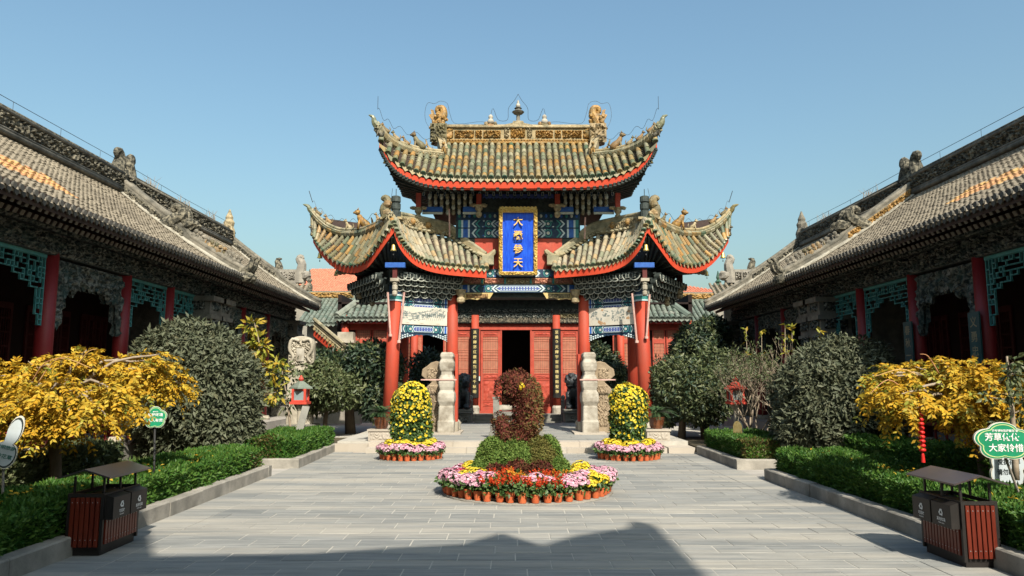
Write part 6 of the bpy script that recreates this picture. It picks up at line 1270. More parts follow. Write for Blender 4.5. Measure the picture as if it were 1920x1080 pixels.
weeping('weeping tree with yellow autumn leaves in the right bed, hung with red lanterns', (7.25, 11.6), 2.22, 1350, 32, .18, [(1680, 715, 38, 0), (1730, 702, 36, .3), (1780, 700, 40, 0), (1830, 702, 38, -.3), (1880, 712, 42, .3), (1930, 716, 48, 0), (1658, 742, 24, -.2), (1708, 745, 36, -.5), (1758, 745, 38, .5), (1808, 752, 38, -.4), (1858, 755, 36, .2), (1912, 760, 42, -.5), (1702, 770, 16, -.4), (1795, 782, 22, -.2), (1848, 788, 24, -.3), (1642, 765, 12, 0), (1962, 755, 46, .2), (1672, 783, 10, 0), (1770, 720, 36, 1.1), (1850, 725, 36, 1.0), (1640, 708, 12, 0)], [(1720, 705, 1690, 692, 1640, 706), (1760, 700, 1740, 668, 1725, 664), (1700, 735, 1665, 712, 1630, 740)])

# ------------------------------------------------------------------ flowers
def blossoms(rs, p, nn, r):
    k = len(p); nn = unit(nn); ref = unit(np.cross(nn, rs.randn(k, 3))); b = np.cross(nn, ref); V = []; c = p + nn * (np.asarray(r) * .15).reshape(-1, 1)
    V.append(c)
    for j in range(7): t = 2 * pi * j / 7; V.append(p + (ref * cos(t) + b * sin(t)) * np.asarray(r).reshape(-1, 1) + nn * (np.asarray(r) * .45).reshape(-1, 1))
    V = np.stack(V, 1).reshape(-1, 3); o = np.arange(k) * 8
    F = np.stack([np.stack([o, o + 1 + j, o + 1 + (j + 1) % 7], 1) for j in range(7)], 1).reshape(-1, 3); return V, F
KIND = {'pink': ('pink_petal', .030, 75), 'yellow': ('yellow_petal', .030, 80), 'red': ('red_petal', 0, 0), 'crimson': ('crimson_petal', .024, 60), 'orange': ('orange_petal', .0, 0)}
PROTO = {}
def plant_meshes(kind, var):
    if (kind, var) in PROTO: return PROTO[kind, var]
    rs = seedr(hash((kind, var)) % 999 if False else len(PROTO) + 40); mt, fr, nb_ = KIND[kind]; spk = kind in ('red', 'orange')
    pm_ = M(); pm_.lathe([(.058, 0), (.078, .14), (.084, .14), (.084, .165), (.074, .165), (.068, .13)], (0, 0, 0), 14); pot = pm_.mesh('pot', 'terracotta', False)
    c = np.array((0, 0, .25)); p, nn = blob_pts(rs, c, (.135, .135, .12 if not spk else .14), 150, .45, .1, 2, .12); V, F = foliage(rs, p, nn, .062, .042, .2, .7); fol = quadmesh('foliage', V, F, 'pot_leaf')
    if spk:
        Vs = []; 
        for i in range(15):
            b = np.array((rs.uniform(-.10, .10), rs.uniform(-.10, .10), .27 + rs.uniform(-.03, .05))); ax = unit(np.array((b[0] * 2, b[1] * 2, .6)) + rs.randn(3) * .12); k = 18; s = rs.rand(k, 1); pp = b + ax * s * .13; dd = unit(rs.randn(k, 3) * .8 + ax * .8); Vs.append(leaves(pp, dd, unit(rs.randn(k, 3)), .042 * (1.2 - s[:, 0] * .7), .022 * (1.2 - s[:, 0] * .6), .3))
        V, F, _ = merge(Vs); fm_ = quadmesh('blossoms', V, F, mt)
    else:
        p, nn = blob_pts(rs, np.array((0, 0, .31)), (.145, .145, .10), nb_ * 2, .12, .12, 2, .27); p, nn = p[:nb_ * 2], nn[:nb_ * 2]; V, F = blossoms(rs, p, unit(nn + (0, 0, .4)), fr * rs.uniform(.7, 1.15, len(p))); fm_ = quadmesh('blossoms', V, F, mt)
    PROTO[kind, var] = (pot, fol, fm_); return PROTO[kind, var]
NAMEK = {'pink': 'pink chrysanthemums', 'yellow': 'yellow chrysanthemums', 'red': 'red salvia', 'orange': 'orange salvia', 'crimson': 'crimson chrysanthemums'}
def potted(kind, loc, lab, grp):
    pot, fol, fl = plant_meshes(kind, rnd.randrange(3)); t = thing('potted_flower', lab, 'potted flower', loc, grp, rnd.uniform(0, 6.28)); o = ORG[t.name]; t.scale = (rnd.uniform(.95, 1.1),) * 2 + (rnd.uniform(.82, 1.06),)
    for nm, me in (('pot', pot), ('foliage', fol), ('blossoms', fl)): link(nm, me, t, o)
def stand(lab, c, rings):
    t = thing('flower_stand', lab, 'flower stand', (c[0], c[1], 0)); z = 0
    for r, h in rings: m = M(); m.lathe([(r, z), (r, z + h - .004)], (c[0], c[1], 0), 40); part('tier', m, 'kerb_stone', t); z += h
BC = (.32, 13.88)
stand('low round stepped stand under the central flower bed', BC, [(1.56, .025), (1.36, .035), (1.14, .04)])
def ring(c, r, z, a0, a1, n, kinds, row, bed, grp, jit=.02):
    for i in range(n):
        a = radians(a0 + (a1 - a0) * i / (n - 1)); f = i / (n - 1); kd = kinds(f)
        potted(kd, (c[0] + r * cos(a) + rnd.uniform(-jit, jit), c[1] + r * sin(a) + rnd.uniform(-jit, jit), z), f'{ORD[i]} potted {NAMEK[kd]} from the left in the {row} row of the {bed}', grp)
g1 = 'potted flowers ringing the central topiary'
ring(BC, 1.46, .026, 172, 368, 26, lambda f: 'pink' if f < .34 else ('red' if f < .40 else ('orange' if .48 < f < .52 else 'red')) if f < .64 else 'pink' if f < .72 else 'yellow' if f < .82 else 'pink', 'front', 'central bed', g1)
ring(BC, 1.25, .061, 165, 375, 24, lambda f: 'pink' if f < .16 else 'crimson' if f < .20 else 'yellow' if f < .27 else 'pink' if f < .38 else 'red' if f < .46 else 'pink' if f < .58 else 'red' if f < .64 else 'pink' if f < .74 else 'yellow' if f < .8 else 'pink', 'middle', 'central bed', g1)
ring(BC, 1.03, .101, 158, 382, 21, lambda f: 'yellow' if f < .26 else 'orange' if f < .34 else 'red' if f < .44 else 'orange' if f < .54 else 'red' if f < .62 else 'orange' if f < .72 else 'yellow', 'inner', 'central bed', g1)
SB = [(-2.54, 19.58, 'left'), (3.08, 19.56, 'right')]
for cx_, cy_, sd in SB:
    stand(f'low round stepped stand under the {sd} chrysanthemum column', (cx_, cy_), [(.84, .02), (.64, .08)])
    g = f'potted flowers ringing the {sd} chrysanthemum column'
    ring((cx_, cy_), .74, .021, 160, 380, 17, lambda f: 'pink', 'outer', f'{sd} ring', g)
    ring((cx_, cy_), .54, .101, 160, 380, 12, lambda f: 'yellow', 'inner', f'{sd} ring', g)
    rs = seedr(60 + int(cx_)); n = 9000; zt, r0 = 1.90, .44; a = rs.rand(n) * 2 * pi; h = rs.rand(n); zb_ = .30
    R = [tuple(rs.randn(3) * 2.4) + (rs.rand() * 6,) for _ in range(7)]
    u_ = h * (zt - zb_ + .25); dome = u_ > zt - zb_ - .42; ph = ((u_ - (zt - zb_ - .42)) / .67).clip(0, 1) * pi / 2
    rr = np.where(dome, r0 * np.cos(ph), r0 * (.88 + .12 * np.clip(u_ / 1.0, 0, 1))); zz = np.where(dome, zt - .42 + .42 * np.sin(ph), zb_ + u_); nn = np.stack([np.cos(a) * np.where(dome, np.cos(ph), 1), np.sin(a) * np.where(dome, np.cos(ph), 1), np.where(dome, np.sin(ph), 0)], 1)
    p = np.stack([cx_ + rr * np.cos(a), cy_ + rr * np.sin(a), zz], 1); lp = lump(p, R, 2.2); p = p + nn * (lp * .17)[:, None]
    t = thing('chrysanthemum_column', f'tall leafy column of yellow chrysanthemums in front of the {sd} red columns', 'flower column', (cx_, cy_, .14))
    V, F = foliage(rs, p - nn * .03 * rs.rand(n, 1), nn, .085, .05, .3, .8); link('foliage', quadmesh('foliage', V, F, 'pot_leaf'), t)
    dens = np.clip((p[:, 2] - .75) / .9, 0.05, .75) + .20 * (lump(p, R, 5) > .25); kq = rs.rand(n) < dens * .25; kq2 = kq & (nn[:, 1] < .6); V, F = blossoms(rs, p[kq2] + nn[kq2] * .045, nn[kq2] + rs.randn(kq2.sum(), 3) * .3, .031 * rs.uniform(.7, 1.25, kq2.sum())); link('blossoms', quadmesh('blossoms', V, F, 'yellow_petal'), t)
    m = M(); m.lathe([(.31, .2), (.33, 1.3), (.29, 1.58), (.16, 1.76), (.02, 1.8)], (cx_, cy_, 0), 18); part('inner_growth', m, 'pot_leaf', t)
# topiary figure on its mound
tp = thing('topiary', 'coiled red and green topiary figure on a clipped mound in the central flower bed', 'topiary', (BC[0], BC[1], .2))
TY_ = BC[1] - .05
def topi(name, path, rad, n, mt, seed, L=.05, mix=None):
    rs = seedr(seed); pts = np.array(spl([P(u, v, TY_) for u, v in path], 60)); rr = np.interp(np.linspace(0, 1, 60), np.linspace(0, 1, len(rad)), rad); w = rr / rr.sum(); idx = rs.choice(60, n, p=w); d = unit(rs.randn(n, 3)); R = [tuple(rs.randn(3) * 4) + (rs.rand() * 6,) for _ in range(6)]
    p = pts[idx] + d * rr[idx][:, None]; k = np.ones(n, bool)
    for j in range(0, 60, 2): k &= np.linalg.norm(p - pts[j], axis=1) > rr[j] * .93
    p, d = p[k], d[k]; p = p + d * (lump(p, R, 2.5) * .05)[:, None]; V, F = foliage(rs, p, d, L, L * .38, .0, .55); nf = len(p)
    mi = np.zeros(nf, int)
    if mix: mi = (mix(p) > rs.rand(nf)).astype(int)
    o = link(name, quadmesh(name, V, F, [mt, 'topiary_mix'], np.repeat(mi, 2)), tp); m = M(); m.tube(list(pts), list(rr * .86), 10); part('inner_growth', m, mt, o)
topi('coiled_body', [(972, 836), (980, 815), (989, 790), (990, 762), (984, 738), (968, 724), (957, 730)], [.20, .235, .26, .27, .28, .30, .28], 15000, 'topiary_red', 71, .055, lambda p: np.clip((p[:, 0] - .25) * 4.0, 0, .95) + np.clip((1.0 - p[:, 2]) * 2, 0, .6))
topi('tail', [(966, 830), (953, 818), (943, 802), (934, 786)], [.2, .19, .165, .10], 4800, 'topiary_red', 72, .05, lambda p: np.full(len(p), .3))
def mound(name, u, v, rx, rz, n, mt, seed, dy=0, L=.045, wob=.08):
    rs = seedr(seed); q = P(u, v, TY_ + dy); p, nn = blob_pts(rs, q, (rx, rx, rz), n, .08, wob, 2.5, .1); V, F = foliage(rs, p, nn, L, L * .42, .0, .6); o = link(name, quadmesh(name, V, F, mt), tp); m = M(); m.ell(q, (rx * .9, rx * .9, rz * .9), 14, 9); part('inner_growth', m, mt, o)
mound('mound', 930, 866, .35, .44, 14000, 'topiary_green', 73); mound('mound', 1006, 864, .37, .44, 14000, 'topiary_olive', 74); mound('mound', 968, 866, .36, .38, 10000, 'topiary_green', 75, -.1); mound('mound', 1028, 858, .24, .38, 6000, 'topiary_green', 76, .1); mound('mound', 1046, 880, .21, .22, 3500, 'topiary_green', 77, -.2); mound('mound', 906, 882, .22, .20, 3500, 'topiary_green', 78, -.2)
for i, (u, v, r) in enumerate(((930, 884, .15), (970, 879, .2), (1014, 882, .19), (950, 886, .13), (995, 887, .13))): mound('red_tuft', u, v, r, r * .75, 1800, 'topiary_red', 80 + i, -.42, .055)
q = P(977, 724, TY_ - .28); rs = seedr(5); d = unit(rs.randn(26, 3)); V, F = blossoms(rs, q + d * .05, d, np.full(26, .03)); link('yellow_bloom', quadmesh('yellow_bloom', V, F, 'yellow_petal'), tp)
# cycads in glazed pots on carved stone blocks
for s, u, vb in ((-1, 715, 838), (1, 1231, 838)):
    side = 'left' if s < 0 else 'right'; x, y = P(u, 812, 22.05)[0], 22.05
    t = thing('stone_block', f'carved square stone block under the {side} potted cycad', 'stone block', (x, y, TZ)); m = M(); m.box(x - .33, x + .33, y - .3, y + .3, TZ, TZ + .27); m.box(x - .36, x + .36, y - .33, y + .33, TZ + .274, TZ + .33); part('block', m, 'step_stone', t); m = M(); m.relief((x - .27, y - .301, TZ + .04), (.54, 0, 0), (0, 0, .2), (0, -1, 0), 18, 8, .025, 3); part('stone_carving', m, 'step_stone', t)
    z = TZ + .331; t = thing('potted_cycad', f'cycad palm in a brown glazed pot beside the {side} chrysanthemum column', 'potted plant', (x, y, z)); m = M(); m.lathe([(.16, 0), (.2, .1), (.23, .28), (.25, .30), (.25, .34), (.21, .34), (.19, .28)], (x, y, z), 18); part('pot', m, 'glazed_pot', t, smooth=False)
    m = M(); m.ell((x, y, z + .36), (.12, .12, .14), 9, 6, 0, .1, 3); part('trunk', m, 'bark', t)
    rs = seedr(90 + s); Vs = []
    for i in range(34):
        a = 2 * pi * i / 34 * 2.4 + rs.rand(); up = rs.uniform(.15, 1.1); d = unit(np.array((cos(a), sin(a), up))); L_ = rs.uniform(.5, .68); b = np.array((x, y, z + .44)); k = 20; s_ = np.linspace(.08, 1, k); pos = b + d * (L_ * s_)[:, None] + np.array((0, 0, -1)) * (L_ * .45 * s_ ** 2.2)[:, None]; tan_ = unit(d + np.array((0, 0, -1)) * (.9 * s_)[:, None]); sd = unit(np.cross(tan_, (0, 0, 1.)))
        for sg in (-1, 1): Vs.append(leaves(pos, sd * sg + tan_ * .7 + (0, 0, .15), np.cross(sd, tan_), .15 * (1.1 - .5 * s_), np.full(k, .020), .2))
    V, F, _ = merge(Vs); link('fronds', quadmesh('fronds', V, F, 'cycad_leaf'), t)
# ------------------------------------------------------------------ stone lions, altar, tablet, lanterns
def lion(cx, cy, face, side):
    t = thing('stone_lion', f'black seated stone lion on a grey pedestal, {side} of the red doors', 'statue', (cx, cy, -.055), 'stone lions before the red hall')
    m = M(); z = -.055; TZ_ = z
    for h, w in ((.12, .46), (.34, .38), (.06, .44), (.10, .42)): m.box(cx - w, cx + w, cy - w * 1.2, cy + w * 1.2, z, z + h - .004); z += h
    bevel(part('pedestal', m, 'grey_stone', t), .02); m = M(); m.relief((cx - .33, cy - .458, z - .49), (.66, 0, 0), (0, 0, .28), (0, -1, 0), 20, 9, .04, 4); part('stone_carving', m, 'grey_stone', t)
    b = np.array((cx, cy, z)); f = face
    m = M(); X = lambda a, y_, z_: b + np.array((a * f, y_, z_))
    m.ell(X(-.08, .22, .28), (.30, .36, .30), 14, 10); m.tube(spl([X(-.08, .25, .25), X(-.02, .08, .5), X(.03, -.08, .78)], 9), [.28, .29, .29, .28, .28, .27, .26, .25, .24], 14)
    m.ell(X(.02, -.10, .62), (.26, .24, .28), 12, 9)
    for q in (-1, 1):
        m.tube([X(.04 + q * .17, -.16, .62), X(.05 + q * .18, -.28, .3), X(.05 + q * .18, -.32, .06)], [.12, .095, .10], 10); m.ell(X(.05 + q * .18, -.40, .07), (.11, .16, .08), 9, 6)
        m.ell(X(-.06 + q * .27, .10, .22), (.15, .26, .22), 10, 7); m.ell(X(-.04 + q * .28, -.10, .06), (.10, .17, .07), 8, 6)
    H = X(.08, -.16, 1.05); m.ell(H, (.24, .24, .25), 14, 10); m.ell(H + np.array((.10 * f, -.18, -.05)), (.16, .15, .12), 10, 7); m.ell(H + np.array((.10 * f, -.17, -.17)), (.13, .12, .06), 9, 6); m.ell(H + np.array((.12 * f, -.31, -.0)), (.07, .05, .05), 8, 5)
    for q in (-1, 1): m.ell(H + np.array((.08 * f + q * .1, -.2, .07)), (.05, .05, .05), 7, 5); m.ell(H + np.array((q * .2, -.02, .16)), (.06, .05, .1), 7, 5)
    r = random.Random(3)
    for i in range(70):
        a, ph = r.uniform(0, 2 * pi), r.uniform(-.9, 1.3); q = np.array((cos(a) * cos(ph), sin(a) * cos(ph), sin(ph)))
        if q[1] < -.55 and q[2] < .55: continue
        m.ell(H + q * (.235, .25, .27), (.065,) * 3, 7, 5)
    m.tube(spl([X(-.1, .5, .15), X(-.1, .62, .4), X(-.1, .5, .72), X(-.1, .42, .62)], 8), [.09, .1, .11, .12, .11, .1, .08, .05], 8); m.ell(X(.16, -.36, .09), (.10, .10, .10), 9, 6)
    o = part('lion', m, 'lion_stone', t, smooth=True); md = o.modifiers.new('join', 'REMESH'); md.mode = 'VOXEL'; md.voxel_size = .022; md.use_smooth_shade = True; t.scale = (1.22,) * 3
lion(P(866, 790, 35.2)[0], 35.2, 1, 'left'); lion(P(1076, 790, 35.2)[0], 35.2, -1, 'right')
for u, sd in ((883, 'left'), (1056, 'right')):
    x = P(u, 780, 36.0)[0]; t = thing('baluster_post', f'short grey stone post beside the {sd} stone lion', 'post', (x, 36.0, -.055), 'stone posts by the lions'); m = M(); m.box(x - .09, x + .09, 35.9, 36.1, -.06, 1.0); m.lathe([(.09, 0), (.11, .06), (.07, .1), (.1, .16), (.1, .26), (.03, .32)], (x, 36.0, 1.0), 10); part('post', m, 'grey_stone', t); m = M(); m.box(x - .06, x + .06, 36.1, 36.9, -.06, .75); part('rail', m, 'grey_stone', t)
ax, ay = P(969, 800, 22.6)[0], 22.6
al = thing('stone_stand', 'carved grey stone stand with scroll feet behind the topiary', 'stone stand', (ax, ay, TZ))
o = [(-.84, 0), (-.84, .16), (-.78, .22), (-.80, .42), (-.70, .50), (-.62, .42), (-.52, .58), (-.52, .66), (-.5, .70), (.5, .70), (.52, .66), (.52, .58), (.62, .42), (.70, .50), (.80, .42), (.78, .22), (.84, .16), (.84, 0), (.66, 0), (.60, .14), (-.60, .14), (-.66, 0)]
m = M(); m.prism(o, (ax, ay - .16, TZ), (1, 0, 0), (0, 0, 1), (0, .32, 0)); bevel(part('scroll_frame', m, 'grey_stone', al), .03)
m = M(); m.box(ax - .55, ax + .55, ay - .3, ay + .3, TZ + .70, TZ + .80); part('top_slab', m, 'grey_stone', al)
for q in (-1, 1): m = M(); m.box(ax + q * .62 - .09, ax + q * .62 + .09, ay - .1, ay + .1, TZ + .5, TZ + 1.18); m.box(ax + q * .62 - .11, ax + q * .62 + .11, ay - .12, ay + .12, TZ + 1.184, TZ + 1.24); part('post', m, 'grey_stone', al)
m = M(); m.box(ax - .53, ax + .53, ay - .05, ay + .05, TZ + .86, TZ + 1.0); part('rail', m, 'white_stone', al)
# stone tablet
sx, sy = P(561, 760, 25.3)[0], 25.3; z0, z1 = .15, P(561, 630, 25.3)[2]; w = .44
st = thing('stone_tablet', 'tall carved stone tablet with a rounded dragon crown in the left garden', 'stone tablet', (sx, sy, .15))
n = 14; o = [(-w, 0), (w, 0), (w, z1 - z0 - .25)] + [(w * cos(pi * i / n) ** 1 * (1 if i in (0, n) else 1), z1 - z0 - .25 + .25 * sin(pi * i / n)) for i in range(1, n)] + [(-w, z1 - z0 - .25)]
m = M(); m.prism(o, (sx, sy, z0), (1, 0, 0), (0, 0, 1), (0, .24, 0)); m.f = m.f; bevel(part('slab', m, 'pale_stone', st), .03)
m = M(); m.relief((sx - w + .03, sy - .003, z1 - 1.0), (2 * w - .06, 0, 0), (0, 0, .82), (0, -1, 0), 26, 24, .08, 8, fr=1.2); part('dragon_crown', m, 'pale_stone', st)
for q in (-1, 1): m = M(); m.tube(spl([(sx + q * .05, sy - .05, z1 - .18), (sx + q * .3, sy - .06, z1 - .12), (sx + q * .38, sy - .06, z1 - .45), (sx + q * .24, sy - .07, z1 - .7), (sx + q * .34, sy - .06, z1 - .9)], 14), [.06] * 10 + [.055, .05, .04, .03], 7); part('dragon_coil', m, 'pale_stone', st, smooth=True)
m = M(); m.box(sx - .13, sx + .13, sy - .10, sy, z1 - .86, z1 - .42); part('title_panel', m, 'white_stone', st)
m = M(); m.box(sx - .6, sx + .6, sy - .3, sy + .5, .1, .55); part('tablet_base', m, 'grey_stone', st)
# garden lanterns
for u, Y, side, ok in ((563, 21.3, 'left', 1), (1380, 21.6, 'right', 0)):
    q = P(u, 757, Y); x, y, zb = q[0], Y, q[2]; t = thing('garden_lantern', f'red house shaped garden lantern on a pale stone post in the {side} bed', 'lantern', (x, y, .1))
    m = M(); m.lathe([(.16, 0), (.16, .1), (.09, .16), (.085, .55), (.12, .6), (.08, .66), (.08, zb - .3), (.17, zb - .16), (.17, zb - .11)], (x, y, .1), 10); part('post', m, 'pale_stone', t)
    m = M(); c = .17; m.box(x - .24, x + .24, y - .24, y + .24, zb - .01, zb + .06)
    for a in (-1, 1):
        for b in (-1, 1): m.box(x + a * c - .03, x + a * c + .03, y + b * c - .03, y + b * c + .03, zb + .064, zb + .42)
    for z_ in (zb + .064, zb + .38): m.box(x - c, x + c, y - c - .02, y - c + .02, z_, z_ + .04); m.box(x - c, x + c, y + c - .02, y + c + .02, z_, z_ + .04); m.box(x - c - .02, x - c + .02, y - c, y + c, z_, z_ + .04); m.box(x + c - .02, x + c + .02, y - c, y + c, z_, z_ + .04)
    part('lamp_frame', m, 'lamp_red', t); m = M(); m.box(x - .155, x + .155, y - .155, y + .155, zb + .08, zb + .40); part('pane', m, 'glass_pane', t)
    m = M(); m.lathe([(.34, .42), (.33, .46), (.22, .53), (.10, .62), (.06, .64)], (x, y, zb), 4); part('lamp_roof', m, 'jade_tile' if ok else 'lamp_red', t); m = M(); m.lathe([(.05, .64), (.08, .69), (.05, .73), (.02, .80)], (x, y, zb), 8); part('finial', m, 'lamp_red', t)
# ------------------------------------------------------------------ litter bins
def bin_(x0, x1, y0, y1, s, side):
    # s: +1 when the openings face +x
    t = thing('litter_bin', f'dark slatted twin litter bin with a little roof on the {side}, at the kerb', 'litter bin', ((x0 + x1) / 2, (y0 + y1) / 2, 0)); H = .70
    m = M(); m.box(x0 + .03, x1 - .03, y0 + .03, y1 - .03, .0, .06); m.box(x0 + .025, x1 - .025, y0 + .025, y1 - .025, .06, H - .05); 
    for a in (x0, x1 - .035):
        for b in (y0, y1 - .035): m.box(a, a + .035, b, b + .035, .06, H)
    for a, b, c, d in ((x0, x1, y0, y0 + .03), (x0, x1, y1 - .03, y1), (x0, x0 + .03, y0, y1), (x1 - .03, x1, y0, y1)): m.box(a + .001, b - .001, c + .001, d - .001, H - .04, H - .001)
    part('body', m, 'bin_dark', t)
    n = 6; w = (x1 - x0 - .07) / n
    for yy, dy in ((y0, -.012), (y1, .012)):
        for i in range(n): m = M(); m.box(x0 + .035 + w * (i + .14), x0 + .035 + w * (i + .86), min(yy, yy + dy), max(yy, yy + dy) + .02, .10, H - .045); part('slat', m, 'bin_wood', t)
    xf = x1 if s > 0 else x0; n = 12; w = (y1 - y0 - .10) / n
    for i in range(n):
        a = y0 + .05 + w * (i + .14); m = M(); m.box(*sorted((xf - s * .02, xf + s * .010)), a, a + w * .72, .12, .42); part('slat', m, 'bin_wood', t)
    m = M()
    for i in range(6):
        for z in (.18, .60): xx = x0 + .035 + (x1 - x0 - .07) / 6 * (i + .5); m.ell((xx, y0 - .014, z), (.006, .004, .006), 6, 4)
    for i in range(12):
        for z in (.17, .37): m.ell((xf + s * .012, y0 + .05 + w * (i + .5), z), (.004, .006, .006), 6, 4)
    part('screws', m, 'steel', t, kind='stuff')
    for k in (0, 1):
        a, b = y0 + .03 + k * (y1 - y0 - .02) / 2, y0 + (k + 1) * (y1 - y0 - .02) / 2
        m = M(); m.prism([(0, H - .30), (.10, H - .30), (.10, H - .05), (0, H - .02)], (xf, a, 0), (s, 0, 0), (0, 0, 1), (0, b - a, 0)); m.f = m.f if s < 0 else [f[::-1] for f in m.f]
        o = part('flap_box', m, 'bin_dark', t); X = xf + s * .103; yc = (a + b) / 2; ey = np.array((0, s, 0.)); z_ = H - .15
        sy_ = M()
        for j in range(3):
            a0, a1 = pi / 2 + 2 * pi * j / 3, pi / 2 + 2 * pi * (j + 1) / 3; P0, P1 = np.array((cos(a0), sin(a0))) * .045, np.array((cos(a1), sin(a1))) * .045; A_, B_ = P0 * .82 + P1 * .18, P0 * .3 + P1 * .7; d_ = (P1 - P0) / np.linalg.norm(P1 - P0); nn = np.array((d_[1], -d_[0])) * .008
            sy_.prism([tuple(A_ - nn), tuple(B_ - nn), tuple(B_ - nn * 2.2), tuple(B_ + d_ * .018), tuple(B_ + nn * 2.2), tuple(B_ + nn), tuple(A_ + nn)], (X - s * .001, yc, z_), ey, (0, 0, 1), (s * .002, 0, 0))
        part('recycling_mark', sy_, 'white_print', o); lettering(('可回收', '其他垃圾')[k if s > 0 else 1 - k], 'white_print', o, (X + s * .001, yc, H - .225), .042, (pi / 2, 0, s * pi / 2)); lettering(('Recyclable', 'Other waste')[k if s > 0 else 1 - k], 'white_print', o, (X + s * .001, yc, H - .262), .022, (pi / 2, 0, s * pi / 2))
    xc_ = (x0 + x1) / 2; m = M()
    for b in (y0 + .06, (y0 + y1) / 2, y1 - .06):
        for a in (x0 + .04, x1 - .04): m.box(a - .011, a + .011, b - .011, b + .011, H, .885)
    part('roof_posts', m, 'bin_dark', t)
    o = [(-.30, .875), (0, .965), (.30, .875), (.30, .893), (0, .985), (-.30, .893)]; m = M(); m.prism(o, (xc_, y0 - .07, 0), (1, 0, 0), (0, 0, 1), (0, y1 - y0 + .14, 0)); part('bin_roof', m, 'bin_roof', t)
bin_(-5.12, -4.70, 8.85, 9.70, 1, 'left'); bin_(4.90, 5.30, 8.26, 9.08, -1, 'right')
# ------------------------------------------------------------------ signs
def sign(lab, c, w, h, rz, face, lines, pole_to, lobes=5, tilt=0.0, rim=True, edge='sign_edge', ph=pi / 2, pm='pole_grey'):
    t = thing('garden_sign', lab, 'sign', (c[0], c[1], pole_to[2])); c = np.array(c, float); n = 70
    ex, en, ez = np.array((cos(rz), sin(rz), 0)), np.array((sin(rz), -cos(rz), 0)), np.array((0, 0, 1.))
    if tilt: ex, ez = ex * cos(tilt) + ez * sin(tilt), ez * cos(tilt) - ex * sin(tilt)
    def out(k): return [(k * w / 2 * (.80 + .20 * abs(cos(lobes / 2 * (a - ph))) ** .8) * cos(a), k * h / 2 * (.80 + .20 * abs(cos(lobes / 2 * (a - ph))) ** .8) * sin(a)) for a in (2 * pi * i / n for i in range(n))]
    m = M(); m.prism(out(1.04), c, ex, ez, -en * .035); m.f = m.f; part('board_edge', m, edge, t)
    m = M(); m.prism(out(1.0), c + en * .003, ex, ez, -en * .002); part('board_face', m, face, t)
    if rim:
        o1, o2 = out(.93), out(.885); m = M(); m.strip([c + en * .006 + ex * a + ez * b for a, b in o1 + o1[:1]], [c + en * .006 + ex * a + ez * b for a, b in o2 + o2[:1]]); part('rim_line', m, 'sign_rim', t)
    for s_, dx, dz, size, mt in lines: lettering(s_, mt, t, c + en * .008 + ex * dx + ez * dz, size, (pi / 2, -tilt, rz) if not tilt else (pi / 2, -tilt, rz))
    m = M(); m.tube([c - en * .05 + ez * -.1 if tilt == 0 else c + en * .02 - ez * .1, pole_to], .016, 8); part('pole', m, pm, t)
q = P(1882, 828, 9.6)
sign('large green blossom shaped sign with white characters behind the right litter bin', q, .70, .47, radians(-6), 'sign_green', [('开封博物馆提醒您 宣', .02, .135, .034, 'white_print'), ('芳草依依', -.02, .05, .105, 'white_print'), ('大家怜惜', .02, -.085, .105, 'white_print')], P(1916, 940, 9.8))
q2 = P(1890, 880, 10.6)
sign('pale blue blossom shaped sign with dark characters standing behind the green sign', q2, .54, .58, radians(8), 'sign_white', [('爱护花草', .02, .10, .09, 'print_dark'), ('请勿践踏', .0, -.04, .09, 'print_dark')], (q2[0], q2[1] + .06, .2), lobes=6, rim=False, ph=.4)
q = P(291, 783, 11.8)
sign('small green blossom shaped sign with white characters beside the left round shrub', q, .335, .335, radians(24), 'sign_green', [('温馨提示', .0, .09, .02, 'white_print'), ('爱护环境', .0, .04, .055, 'white_print'), ('人人有责', .0, -.045, .055, 'white_print')], (q[0] + .02, q[1] + .05, .3), pm='wire')
q = P(6, 838, 9.5)
t = thing('garden_sign', 'tall pale petal shaped sign with green characters at the left edge', 'sign', (q[0], q[1], .2))
rz = radians(20); ex, en = np.array((cos(rz), sin(rz), 0)), np.array((sin(rz), -cos(rz), 0)); tl = .28; ez = np.array((0, 0, 1.)); ex, ez = ex * cos(tl) - ez * sin(tl), ez * cos(tl) + ex * sin(tl)
def petal(k):
    L_ = [(.05, .20, .075, .17), (.075, -.09, .085, .14), (-.085, -.09, .085, .14)]; pts = []
    for a in (2 * pi * i / 90 for i in range(90)):
        best = .06
        for cx0, cy0, rx, ry in L_:
            A_ = (cos(a) / rx) ** 2 + (sin(a) / ry) ** 2; B_ = cx0 * cos(a) / rx ** 2 + cy0 * sin(a) / ry ** 2; C_ = (cx0 / rx) ** 2 + (cy0 / ry) ** 2 - 1; D_ = B_ * B_ - A_ * C_
            if D_ > 0: best = max(best, (B_ + sqrt(D_)) / A_)
        pts.append((best * k * cos(a), best * k * sin(a)))
    return pts
for k, mt, o in ((1.12, 'sign_edge', 0), (1.06, 'print_dark', .004), (.98, 'sign_white', .008)):
    m = M(); m.prism(petal(k), q + en * o, ex, ez, -en * (.035 if not o else .003)); part({'sign_edge': 'board_edge', 'print_dark': 'rim_line', 'sign_white': 'board_face'}[mt], m, mt, t)
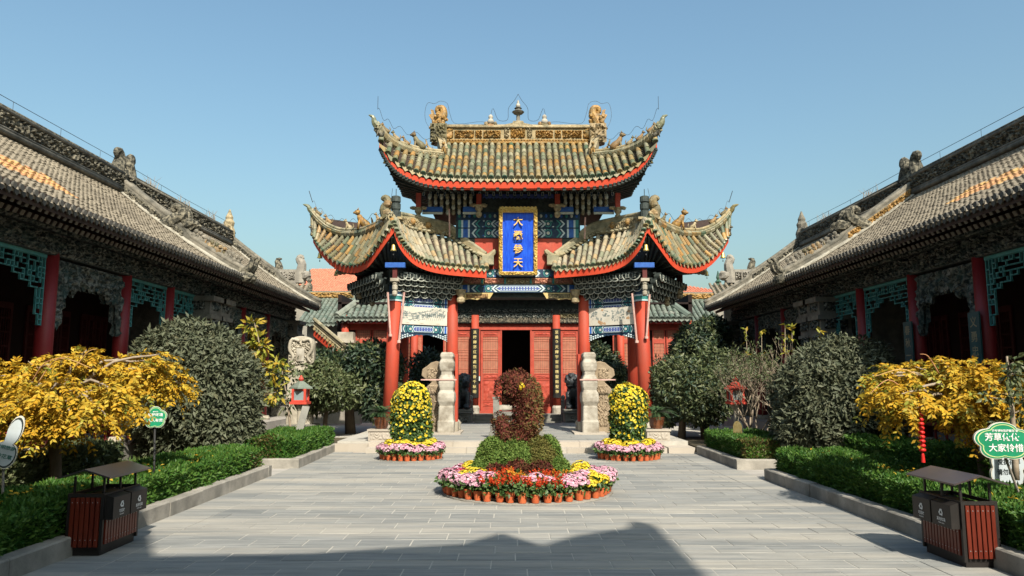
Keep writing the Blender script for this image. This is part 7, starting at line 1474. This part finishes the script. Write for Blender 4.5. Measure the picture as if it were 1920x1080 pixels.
for s_, dx, dz, sz in (('文明旅游', .03, .0, .055), ('保护花草', .02, -.11, .06)): lettering(s_, 'print_green', t, q + en * .012 + ex * dx + ez * dz, sz, (pi / 2, tl, rz))
m = M(); m.tube([q - en * .03, (q[0], q[1] + .1, .15)], .016, 8); part('pole', m, 'pole_grey', t)
q = P(1383, 806, 18.9)
sign('small yellow oval sign with a dark edge turned sideways in the far right hedge', q, .34, .44, radians(-58), 'paint_gold', [], (q[0], q[1] + .05, .3), lobes=2, rim=False, edge='print_dark')
q = P(563, 806, 20.5); t = thing('notice_board', 'slanted weathered pale plank notice leaning under the left lantern', 'notice board', q); m = M(); a, b = P(560, 812, 20.5), P(574, 762, 20.9); m.beam(a, b, .20, .03, 0, (0, -1, .2)); part('board', m, 'grey_stone', t); m = M(); m.tube([a + (0, .05, 0), b + (0, .25, -.5)], .02, 6); part('prop', m, 'pole_grey', t)
# string of red lanterns hung in the right yellow tree
q = P(1725, 776, 11.2); t = thing('lantern_string', 'string of small red lanterns with a tassel hanging from the right yellow tree', 'lantern string', q)
m = M(); m.tube([q + (0, 0, .35), q - (0, 0, .62)], .006, 5); part('cord', m, 'silk_red', t)
for i in range(9): m = M(); m.lathe([(.012, .0), (.042, .012), (.05, .032), (.042, .052), (.012, .064)], q - (0, 0, .05 + i * .064), 10); part('lantern', m, 'silk_red', t, smooth=True)
m = M(); m.lathe([(.012, .10), (.022, .06), (.03, -.05), (.0, -.06)], q - (0, 0, .66), 8); part('tassel', m, 'silk_red', t)
# fallen leaves scattered on the hedges and beds
rs = seedr(77); n = 260; p = np.stack([np.where(rs.rand(n) < .5, rs.uniform(-6.3, -5.3, n), rs.uniform(5.5, 6.6, n)), rs.uniform(7, 15, n), rs.uniform(.60, .66, n)], 1)
V, F = leaves(p, unit(rs.randn(n, 3) * (1, 1, .3)), unit(rs.randn(n, 3) * .3 + (0, 0, 1)), np.full(n, .08), np.full(n, .04)); tag(link('fallen_leaves', quadmesh('fallen_leaves', V, F, 'yellow_leaf'), None), 'fallen yellow leaves lying on the clipped hedges', 'leaves', None, 'stuff')
